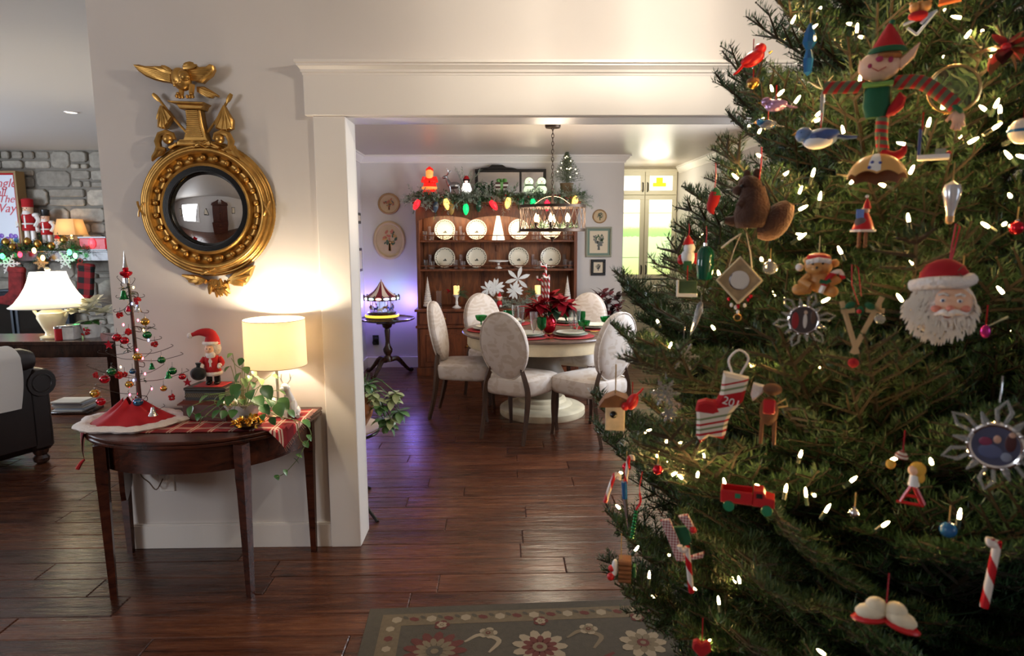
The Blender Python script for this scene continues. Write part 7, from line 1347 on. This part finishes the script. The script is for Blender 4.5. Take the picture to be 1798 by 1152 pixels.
MB().tube(smoothline([Q(1442, 512, 26), Q(1448, 496, 26), Q(1458, 480, 20), Q(1470, 476, 12), Q(1476, 488, 10)], 3), 4.5*u, 8).b('candy_cane', m_cane, o); MB().tube([Q(1440, 492, 28), Q(1450, 494, 30), Q(1456, 490, 28)], 3.5*u, 6).b('green_bow', m_dkgreen, o); MB().tube([Q(1436, 445), Q(1436, 415, -8)], .9*u, 4).b('string', m_cord, o)
# crystal photo frames
def crystal(label, px, py, R, k, pics, seed, rot=0):
    o = orn('crystal_photo_frame', label, px, py, k); u = U(o); rr = random.Random(seed)
    for i in range(12):
        a = rot+2*PI*i/12; L = R*(1.0 if i % 2 == 0 else .78); c, s = math.cos(a), math.sin(a); r0 = R*.46; w = R*.13
        pt = lambda r, t: ((c*r-s*t)*u, -.001*(i % 2), (s*r+c*t)*u)
        if i % 2 == 0: MB().tube([pt(r0, -w*.4), pt(L*.78, -w), pt(L, 0), pt(L*.78, w), pt(r0, w*.4)], R*.045*u, 6).b('crystal_arm', m_clearp, o)
        else: MB().tube([pt(r0, 0), pt(L*.7, 0), pt(L, 0)], [R*.07*u, R*.08*u, R*.02*u], 6).b('crystal_arm', m_clearp, o)
    MB().to((0, 0, 0), RX).ring(R*.47*u, R*.06*u, 32, 8).b('silver_ring', m_silver, o); MB().to((0, -.002, 0), RX).lathe([(R*.46*u, .0005), (0, .0005)], 32, cap=False).b('photo', mat('photo_dark_%d' % seed, pics[0], .3), o)
    for i in range(10): a = 2*PI*i/10; MB().sph((R*.5*math.cos(a)*u, -.004, R*.5*math.sin(a)*u), R*.045*u, 8, 6).b('rhinestone', m_silver, o)
    for (x, z, rx, rz, col) in pics[1]:
        MB().sph((x*R*u, -.0035, z*R*u), (rx*R*u, .0006, rz*R*u), 12, 8).b('photo_figure', mat('photo_%d_%d_%d' % col, col, .4), o)
    hang(o, 0, R*.95*u, .035, m_silver); return o
crystal('crystal snowflake photo frame under the bear, with figures in the photo', 1411, 562, 50, 1.05, ((70, 60, 62), [(-.27, -.02, .12, .3, (150, 30, 36)), (.05, -.02, .07, .26, (214, 210, 206)), (.06, .28, .06, .07, (206, 180, 160)), (.3, .12, .09, .24, (96, 70, 58))]), 3, .2)
crystal('large crystal snowflake photo frame at the right edge of the tree', 1748, 783, 82, 1.10, ((72, 76, 104), [(-.18, .08, .12, .10, (130, 50, 80)), (.02, .16, .07, .09, (200, 160, 140)), (-.08, -.12, .22, .16, (84, 92, 128)), (.25, .12, .1, .2, (70, 30, 34)), (.26, .28, .06, .07, (200, 160, 140)), (.2, -.2, .1, .1, (130, 138, 160))]), 4, .4)
# popsicle reindeer
o = orn('craft_stick_reindeer', 'craft-stick reindeer with green holly, red ribbon and red pompom nose', 1505, 575, 1.05); u = U(o); Q = lambda x, y, d=0: ((x-1505)*u, -d*u, (575-y)*u)
for a, b in (((1478, 530), (1508, 622)), ((1540, 520), (1500, 622)), ((1478, 548), (1500, 545)), ((1516, 543), (1545, 544))): MB().tube([Q(*a), Q(*b)], 5*u, 6, up=(0, -1, 0), flat=.3).b('craft_stick', m_wood_l, o)
for (x, y, r) in ((1492, 536, 2.6), (1522, 536, .5), (1508, 545, 1.6)): MB().to(Q(x, y, 4), (0, r, 0)).leaf(20*u, 13*u, .1, .2).sph((0, 0, 0), (9*u, 3*u, 6*u), 8, 6).b('holly_leaf', m_dkgreen, o)
MB().sph(Q(1503, 638, 3), 9*u).b('pompom_nose', m_red, o); MB().sph(Q(1506, 546, 8), 4*u, 8, 6).b('berry', m_redtoy, o); MB().tube([Q(1505, 535), Q(1492, 500), Q(1490, 465), Q(1500, 470), Q(1508, 520)], 2*u, 5, flat=.5).b('ribbon', m_rib, o)
o = orn('gift_santa', 'tiny Santa in red robe holding a blue and white parcel', 1516, 392, 1.03); u = U(o); MB().lathe([(19*u, -14*u), (17*u, -8*u), (11*u, 10*u), (7*u, 18*u)], 14).b('robe', m_redtoy, o); MB().ring(18.5*u, 2.5*u, 18, 6, (0, 0, -13*u)).b('fur_hem', m_fur, o); MB().sph((2*u, 0, 22*u), 7*u).b('head', m_skin, o); MB().lathe([(7*u, 25*u), (4*u, 36*u), (0, 44*u)], 12, (4*u, 0, 0)).b('hat', m_redtoy, o); MB().sph((3*u, 0, 46*u), 3*u, 8, 6).b('pompom', m_fur, o); MB().box((-6*u, -8*u, 16*u), (12*u, 8*u, 16*u), .0006).b('parcel', mat('blue_white_parcel', (110, 140, 210), .5), o, smooth=False); MB().sph((-4*u, -9*u, 2*u), (10*u, 6*u, 9*u)).b('sack', mat('grey_sack', (110, 96, 96), .8), o)
for s in (-1, 1): MB().tube([(s*5*u, 0, -14*u), (s*5*u, 0, -38*u)], 3*u, 8).sph((s*5*u, -3*u, -40*u), (4*u, 6*u, 3.5*u)).b('leg', m_rust, o)
o = orn('silver_glass_drop', 'silvery white glass drop hanging above the Santa head', 1671, 345, 1.03); u = U(o); MB().lathe([(0, 28*u), (12*u, 20*u), (15*u, 8*u), (11*u, -10*u), (7*u, -26*u), (6*u, -34*u)], 16).b('glass_drop', mat('frosted_silver_glass', (206, 208, 214), .2, .5), o); MB().lathe([(6.5*u, -34*u), (6.5*u, -44*u), (3*u, -48*u)], 12).b('cap', m_tan, o); hang(o, 0, 27*u, .03, m_cord)
# Santa head
o = orn('santa_face_ornament', 'large Santa head with fluffy white beard and red hat on the right of the tree', 1652, 528, 1.08); u = U(o); Q = lambda x, y, d=0: ((x-1652)*u, -d*u, (528-y)*u)
MB().sph(Q(1655, 540), (50*u, 26*u, 52*u), 24, 16).b('head', m_fur, o); MB().sph(Q(1668, 528, 17), (30*u, 14*u, 26*u), 18, 12).b('face', m_skin, o)
brd = MB()
for k in range(620):
    a = rnd.uniform(0, 2*PI); rr_ = math.sqrt(rnd.random()); x, z = 1652+54*rr_*math.cos(a), 546+50*rr_*math.sin(a)
    if (x-1668)**2/31**2+(z-530)**2/25**2 < 1 and z < 556: continue
    if z < 505 and abs(x-1668) < 30: continue
    d = Vector(((x-1660)*.5, -18, -(max(z, 540)-515)*.8)).normalized(); p = Vector(Q(x, z, 20*math.sqrt(max(0, 1-rr_*rr_))+4)); brd.tube([p, p+d*5*u, p+d*9*u+Vector((0, .0, -3*u))], [2.6*u, 2.2*u, .5*u], 3, cap=False)
brd.b('beard', mat('white_beard_fibre', (238, 232, 222), .95, sheen=.4), o, kind='stuff'); MB().tube(smoothline([Q(1644, 551, 28), Q(1656, 544, 35), Q(1664, 547, 36), Q(1674, 543, 35), Q(1692, 547, 28)], 3), [2*u, 3*u, 4*u, 5*u, 6*u, 5.5*u, 5*u, 5.5*u, 6*u, 5*u, 4*u, 3*u, 2*u], 8).b('moustache', m_fur, o); MB().sph(Q(1663, 551, 33), (6*u, 3*u, 4*u), 10, 8).b('mouth', mat('mouth_red', (120, 24, 30), .5), o)
MB().sph(Q(1666, 538, 35), (6*u, 6*u, 5.5*u), 12, 8).sph(Q(1646, 540, 28), (8*u, 5*u, 6*u), 10, 8).sph(Q(1688, 538, 26), (8*u, 5*u, 6*u), 10, 8).b('nose_cheeks', mat('rosy_skin', (226, 140, 120), .5), o)
for x in (1655, 1679): MB().sph(Q(x, 525, 30), (4.2*u, 2.5*u, 3.4*u), 10, 8).b('eye', m_snow, o); MB().sph(Q(x, 525, 32.4), (2.2*u, 1*u, 2.2*u), 8, 6).b('iris', mat('blue_iris', (56, 70, 110), .3), o); MB().tube([Q(x-7, 516, 30), Q(x, 513, 32), Q(x+7, 516, 30)], 2.2*u, 6).b('eyebrow', m_fur, o)
MB().lathe([(38*u, 0), (37*u, 10*u), (28*u, 24*u), (14*u, 33*u), (0, 36*u)], 20, Q(1654, 490), squash=.6).b('hat', m_velvet, o); MB().tube(smoothline([Q(1608, 503, 6), Q(1630, 497, 24), Q(1655, 494, 30), Q(1682, 493, 24), Q(1693, 488, 8)], 3), 11*u, 10).b('hat_brim', m_fur, o); MB().to(Q(1672, 478, 26), (0, .6, 0)).leaf(18*u, 12*u, .1, .2).b('holly_leaf', m_dkgreen, o); MB().to(Q(1672, 476, 26), (0, -1.0, 0)).leaf(16*u, 11*u, .1, .2).b('holly_leaf', m_dkgreen, o); MB().tube([Q(1660, 457), Q(1661, 430), Q(1664, 395), Q(1670, 400), Q(1662, 457)], 1.6*u, 5).b('hanging_loop', m_rib, o)
o = orn('sequin_ornament', 'small pink sequin ornament right of the Santa head', 1730, 582, 1.0); u = U(o); MB().sph((0, 0, 0), (8*u, 6*u, 12*u)).b('sequins', mat('magenta_sequin', (200, 50, 150), .2, .6), o); MB().tube([(4*u, 0, 10*u), (30*u, 0, 28*u)], [3*u, 5*u], 6, flat=.4).b('feather', m_flock, o); hang(o, 0, 10*u, .03)
# doll on red A-frame chair
o = orn('doll_on_red_chair', 'yellow-haired doll on a red A-shaped chair low in the tree', 1602, 850, 1.04); u = U(o); Q = lambda x, y, d=0: ((x-1602)*u, -d*u, (850-y)*u)
for a, b in (((1602, 850), (1586, 886)), ((1602, 850), (1618, 886)), ((1592, 872), (1614, 872)), ((1580, 886), (1622, 886)), ((1608, 856), (1622, 884))): MB().tube([Q(*a), Q(*b)], 2.8*u, 4).b('chair_bar', m_redtoy, o)
MB().lathe([(9*u, -10*u), (7*u, 8*u), (5*u, 14*u)], 12, Q(1604, 842)).b('dress', m_snow, o); MB().sph(Q(1602, 824, 3), 9*u).b('head', m_skin, o); MB().sph(Q(1608, 822), (13*u, 9*u, 14*u)).sph(Q(1614, 836), (6*u, 6*u, 10*u)).sph(Q(1567, 820), (8*u, 6*u, 9*u)).b('hair', m_yel, o); MB().lathe([(11*u, 0), (9*u, 8*u), (0, 15*u)], 12, Q(1582, 806)).b('knit_cap', stripes('striped_cap', (214, 200, 186), (150, 60, 50), 6*u, (.2, 1)), o); hang(o, -18*u, 55*u, .03)
# knitted stocking
o = orn('knitted_stocking', 'knitted white and red striped stocking with a date band, left side of the tree', 1272, 715, 1.06); u = U(o); Q = lambda x, y: ((x-1272)*u, (715-y)*u)
leg = [(1268, 652), (1310, 660), (1302, 700), (1285, 722), (1279, 738), (1276, 760), (1272, 771), (1248, 768), (1234, 782), (1226, 768), (1226, 738), (1224, 716), (1236, 708), (1258, 704), (1264, 690)]
def kmat():
    m = NT('striped_knit'); s = m.n('SeparateXYZ', i_0=m.n('TexCoord').outputs['Object']); z = m.math('SUBTRACT', m.math('DIVIDE', s.outputs[2], u), m.math('MULTIPLY', m.math('DIVIDE', s.outputs[0], u), .28)); f = m.math('DIVIDE', m.math('ADD', z, 80), 160)
    R_, W_, G_ = lin((184, 22, 32)), lin((230, 220, 204)), lin((130, 140, 100)); P = lambda y: ((715-y)+80)/160
    c = m.ramp(f, [(0, R_), (P(764), W_), (P(757), R_), (P(753), W_), (P(748), G_), (P(744), W_), (P(739), R_), (P(735), W_), (P(729), G_), (P(725), W_), (P(713), R_), (P(690), W_), (P(684), G_), (P(680), W_), (P(674), R_), (P(671), W_)]); 
    for n_ in m.t.nodes:
        if n_.bl_idname == 'ShaderNodeValToRGB': n_.color_ramp.interpolation = 'CONSTANT'
    m.set(col=c, rough=.95); m.bump(m.n('TexWave', i_Vector=m.co(rot=(0, .28, 0)), i_Scale=220, bands_direction='X').outputs[0], .4, .002); return m.mat
MB().prism([Q(*p) for p in leg], -.012, .012, .006).b('knit_leg', kmat(), o, smooth=False); MB().tube(smoothline([(Q(1282, 652)[0], 0, Q(1282, 652)[1]), (Q(1276, 630)[0], 0, Q(1276, 630)[1]), (Q(1292, 612)[0], 0, Q(1292, 612)[1]), (Q(1308, 626)[0], 0, Q(1308, 626)[1]), (Q(1296, 655)[0], 0, Q(1296, 655)[1])], 4), 4*u, 6, flat=.5).b('yarn_loop', m_fur, o); MB().prism([Q(*p) for p in [(1318, 668), (1336, 672), (1334, 684), (1318, 700), (1314, 690)]], -.006, .006, .003).b('second_cuff', m_fur, o, smooth=False)
MB().prism([Q(*p) for p in [(1223, 722), (1226, 708), (1240, 703), (1258, 706), (1266, 722), (1254, 728), (1234, 727)]], -.0135, .010, .004).b('red_heel', m_red, o, smooth=False); text('201', o, (Q(1283, 705)[0], -.0128, Q(1283, 703)[1]), 20*u, m_fur, rot=(PI/2, .28, 0), shear=0, ext=.0006)
o = orn('wooden_reindeer', 'dark wooden reindeer with a red blanket, right of the knitted stocking', 1350, 722, 1.02); u = U(o); MB().sph((0, 0, 0), (16*u, 10*u, 26*u)).b('body', m_rust, o); MB().box((0, -8*u, 10*u), (20*u, 10*u, 26*u), .002).b('red_blanket', m_redtoy, o)
for x in (-10, 10): MB().tube([(x*u, 0, -16*u), (x*1.1*u, 0, -60*u)], [4*u, 3*u], 6).b('leg', m_rust, o)
MB().sph((4*u, -2*u, 40*u), (16*u, 9*u, 11*u)).b('head', m_rust, o); MB().tube([(12*u, 0, 14*u), (26*u, 0, 24*u), (30*u, 0, 12*u), (14*u, 0, 8*u)], 1.6*u, 5).b('loop', m_cord, o)
# flakes, icicles
for (px, py, R, k, lab, mt, nm) in ((1168, 690, 26, 1.0, 'clear crystal snowflake at the left, beside the knitted stocking', m_clearp, 'crystal_snowflake'), (1200, 626, 26, 1.0, 'silvery glitter star snowflake above the crystal one', mat('silver_glitter', (176, 180, 186), .35, .5, var=.4, vs=400), 'glitter_snowflake'), (1174, 728, 14, 1.0, 'smallest clear snowflake under the crystal one', m_clearp, 'small_snowflake')):
    o = orn(nm, lab, px, py, k); u = U(o); flake(o, MB(), R*u, 2.2*u).b('flake', mt, o); hang(o, 0, R*u*.9, .03, m_silver)
o = orn('glass_icicle', 'frosted glass icicle at the left branches above the glitter star', 1222, 558, 1.0); u = U(o); MB().tube(smoothline([(8*u, 0, 28*u), (4*u, 0, 10*u), (-2*u, 0, -12*u), (-9*u, 0, -32*u)], 4), [3*u, 5*u, 6*u, 6*u, 6*u, 5.6*u, 5.2*u, 5*u, 4.4*u, 4*u, 3*u, 2*u, .5*u], 8).b('icicle', m_clearp, o); hang(o, 8*u, 28*u, .02, m_silver)
# birdhouse, cardinal, canes and other things at the left fringe
o = orn('bark_birdhouse', 'small birch birdhouse with brown roof hanging at the left fringe of the tree', 1080, 722, 1.0); u = U(o); o.scale = (1.3,)*3; MB().box((0, 0, -6*u), (26*u, 22*u, 36*u), .001).b('birch_walls', mat('birch_bark', (206, 190, 160), .8, var=.35, vs=40), o, smooth=False); MB().prism([(-22*u, 8*u), (22*u, 10*u), (16*u, 20*u), (0, 26*u), (-14*u, 20*u)], -15*u, 15*u).b('roof', m_rust, o, smooth=False); MB().sph((-2*u, -11*u, -2*u), 5*u, 10, 8).b('hole', m_black, o); hang(o, 0, 22*u, .05, m_cord)
bird('red_felt_bird', 'red bird beside the little birdhouse at the left fringe', 1110, 705, .98, 40, (m_redtoy, m_redtoy, m_redtoy), -1, 1.1)
def ocane(label, px0, py0, px1, py1, r, hook, k=1.0, side=1):
    p = tree_pt((px0+px1)/2, (py0+py1)/2, k); y = p.y; a, b = at(px0, py0, y), at(px1, py1, y); u = 1/scale_at(a); d = (b-a); L = d.length; rot = Vector((0, 0, 1)).rotation_difference(d).to_euler(); return cane('candy_cane', label, a, L, r*u, hook*u*side, rot)
ocane('candy cane at the right edge, low on the tree', 1728, 1066, 1752, 950, 7, 7, 1.08, -1); ocane('candy cane tied to the gingham star, low on the tree', 1214, 1040, 1206, 960, 5, 6, 1.05, -1); ocane('short candy cane at the far left fringe of the tree', 1062, 882, 1078, 836, 4, 5, 1.0); ocane('thin candy cane right beside the blue icicle at the left fringe', 1098, 850, 1104, 805, 3.5, 4, 1.0)
o = orn('blue_silver_icicle', 'long blue and silver icicle at the left fringe of the tree', 1098, 885, 1.0); u = U(o); MB().tube([(-3*u, 0, 40*u), (-1*u, 0, 10*u)], [5*u, 4.5*u], 8).b('blue_top', m_bluegl, o); MB().tube([(-1*u, 0, 10*u), (6*u, 0, -48*u)], [4.5*u, .6*u], 8).b('silver_point', m_silver, o); hang(o, -3*u, 40*u, .02)
o = orn('beaded_ribbon_drop', 'red ribbon with green sequin tail at the left fringe of the tree', 1120, 895, 1.0); u = U(o); MB().tube(smoothline([(6*u, 0, 70*u), (2*u, 0, 40*u), (4*u, 0, 15*u), (-3*u, 0, 0)], 4), [1.5*u]*6+[4*u]*6+[3*u], 6, flat=.5).b('red_ribbon', m_rib, o)
for k in range(9): MB().sph(((-3-k*.8)*u, -1*u, (-4-k*6)*u), 3.6*u, 8, 6).b('green_bead', m_bgreen, o)
o = orn('gingham_star', 'red and white gingham fabric star low on the left of the tree', 1192, 935, 1.05); u = U(o); m_ging = plaid2().copy(); m_ging.name = 'red_gingham'
def ging():
    m = NT('pink_gingham'); s = m.n('SeparateXYZ', i_0=m.n('TexCoord').outputs['Object']); c_ = lambda q: m.math('GREATER_THAN', m.math('FRACT', m.math('DIVIDE', q, 5*u)), .5); m.set(col=m.mix(m.math('MULTIPLY', m.math('ADD', c_(s.outputs[0]), c_(s.outputs[2])), .5), lin((226, 214, 210)), lin((150, 50, 62))), rough=.9); return m.mat
mg_ = ging(); Q = lambda x, y: ((x-1192)*u, (935-y)*u)
for pts in ([(1160, 916), (1176, 912), (1204, 978), (1190, 988)], [(1194, 986), (1236, 966), (1234, 976), (1200, 986)], [(1190, 905), (1206, 900), (1222, 930), (1214, 934)]): MB().prism([Q(*p) for p in pts], -.004, .004, .001).b('fabric_arm', mg_, o, smooth=False)
MB().prism([Q(*p) for p in [(1180, 930), (1206, 925), (1214, 950), (1200, 970), (1186, 955)]], .004, .012).b('green_back', m_dkgreen, o, smooth=False); MB().sph((24*u, -.006, 10*u), 6*u, 8, 6).b('red_bow', m_rib, o)
# toy truck
o = orn('toy_truck', 'red wooden toy truck with green wheels on a lower branch', 1310, 878, 1.05); u = U(o); MB().box((-16*u, 0, 0), (52*u, 34*u, 6*u), .001).box((-16*u, -15*u, 10*u), (52*u, 3*u, 20*u), .001).box((-16*u, 15*u, 10*u), (52*u, 3*u, 20*u), .001).box((-41*u, 0, 10*u), (3*u, 30*u, 20*u), .001).b('truck_bed', m_redtoy, o, smooth=False); MB().prism([(10*u, -4*u), (46*u, -4*u), (46*u, 12*u), (32*u, 14*u), (28*u, 24*u), (12*u, 24*u)], -16*u, 16*u, .001).b('cab', m_redtoy, o, smooth=False); MB().box((-14*u, -17*u, 12*u), (9*u, 2*u, 8*u)).b('blue_panel', m_greenwheel, o, smooth=False); MB().box((21*u, -16.6*u, 16*u), (10*u, 1*u, 8*u)).b('window', m_black, o, smooth=False)
for x in (-28, 34):
    for y in (-17, 17): MB().to((x*u, y*u, -8*u), RX).lathe([(3*u, -3.4*u), (9*u, -3*u), (9.5*u, 0), (9*u, 3*u), (3*u, 3.4*u)], 18).b('wheel', m_greenwheel, o)
o = orn('log_cabin', 'little brown log cabin with snow and berries at the lower left fringe', 1088, 1000, 1.0); u = U(o)
for k in range(5): MB().tube([(-2*u, -8*u, (-16+k*8)*u), (20*u, -8*u, (-16+k*8)*u)], 4*u, 8).b('log', m_rust, o)
MB().box((9*u, 4*u, 0), (22*u, 22*u, 40*u)).b('cabin_body', m_rust, o, smooth=False); MB().sph((-8*u, -6*u, 6*u), (6*u, 5*u, 16*u)).b('snow', m_snow, o); MB().sph((-15*u, -5*u, -12*u), 7*u, 8, 6).sph((-14*u, -6*u, 4*u), 6*u, 8, 6).b('berries', m_redtoy, o); MB().box((25*u, 0, 0), (6*u, 14*u, 20*u), .001).b('green_door', m_dkgreen, o, smooth=False); hang(o, 2*u, 20*u, .05, m_cord)
o = orn('baby_booties', 'pair of cream booties with red soles near the bottom right of the tree', 1555, 1080, 1.08); u = U(o); m_boot = mat('cream_bootie', (226, 216, 190), .8, bump=.3)
for s, x0 in ((-1, 1532), (1, 1578)):
    X0 = (x0-1555)*u; b = MB().sph((X0, 0, 0), (26*u, 16*u, 15*u), rot=(0, s*.25, 0)).sph((X0-s*8*u, 2*u, 12*u), (18*u, 14*u, 16*u)).b('bootie', m_boot, o); MB().sph((X0+s*2*u, -1*u, -13*u), (30*u, 17*u, 8*u), rot=(0, s*.18, 0)).b('red_sole', m_redtoy, o)
hang(o, 0, 22*u, .04)
o = orn('dark_poinsettia', 'dark red and green poinsettia pick at the top right of the tree', 1766, 88, 1.0); u = U(o)
petals(o, (0, -.01, 0), 9, 50*u, 24*u, m_bur, 'petal', (-.6, 1.2)); petals(o, (0, 0, 0), 7, 60*u, 26*u, m_bur2, 'leaf', (-.9, 1.0)); MB().sph((0, -.02, 0), 8*u, 8, 6).b('centre', m_redtoy, o)
o = orn('pearl_ball', 'white and blue ball ornament at the right edge of the picture, below the poinsettia', 1796, 230, 1.03); u = U(o); MB().sph((0, 0, 0), 22*u, 20, 14).b('ball', mat('pearl_white', (226, 220, 214), .2, var=.15, vs=30), o); MB().ring(21*u, 3*u, 28, 6).b('blue_band', m_bluegl, o); hang(o, 0, 22*u, .03)
o = orn('red_felt_heart', 'red felt ornament near the bottom edge of the tree', 1232, 1138, 1.04); u = U(o); MB().prism([(0, -18*u), (16*u, -2*u), (14*u, 12*u), (6*u, 14*u), (0, 8*u), (-8*u, 14*u), (-15*u, 10*u), (-16*u, -2*u)], -.006, .006, .003).b('felt', m_red, o); hang(o, 0, 10*u, .04)
for (px, py, lab, mt, r) in ((1545, 560, 'clear glass ball deep in the middle of the tree', m_clearp, 9), (1100, 820, 'red berry ball at the left fringe', m_bred, 8), (1352, 470, 'clear faceted ball near the diamond mirror', m_clearp, 12), (1665, 930, 'blue glass ball in the lower right of the tree', m_bluegl, 14), (1155, 825, 'dark red ball low at the left of the tree', m_bred, 9), (1785, 400, 'red ball at the right edge of the tree', m_bred, 12), (1600, 560, 'small gold ball between craft reindeer and Santa head', m_bgold, 8), (1690, 480, 'green ball just right of the Santa hat', m_bgreen, 7), (1500, 900, 'silver ball low in the tree right of the truck', m_silver, 9)):
    o = orn('glass_ball', lab, px, py, .97); u = U(o); MB().sph((0, 0, 0), r*u, 16, 12).b('ball', mt, o); MB().lathe([(r*.25*u, r*.95*u), (r*.25*u, r*1.2*u)], 8).b('cap', m_silver, o); hang(o, 0, r*1.15*u, .02, m_cord)
for q in list(bpy.data.objects):
    if 'mpp' in q: del q['mpp']
# lettering becomes plain mesh
dg = bpy.context.evaluated_depsgraph_get()
for q in [q for q in bpy.data.objects if q.type == 'FONT']:
    me = bpy.data.meshes.new_from_object(q.evaluated_get(dg)); n = bpy.data.objects.new('lettering', me); COL.objects.link(n); n.parent = q.parent; n.location = q.location; n.rotation_euler = q.rotation_euler; bpy.data.objects.remove(q)
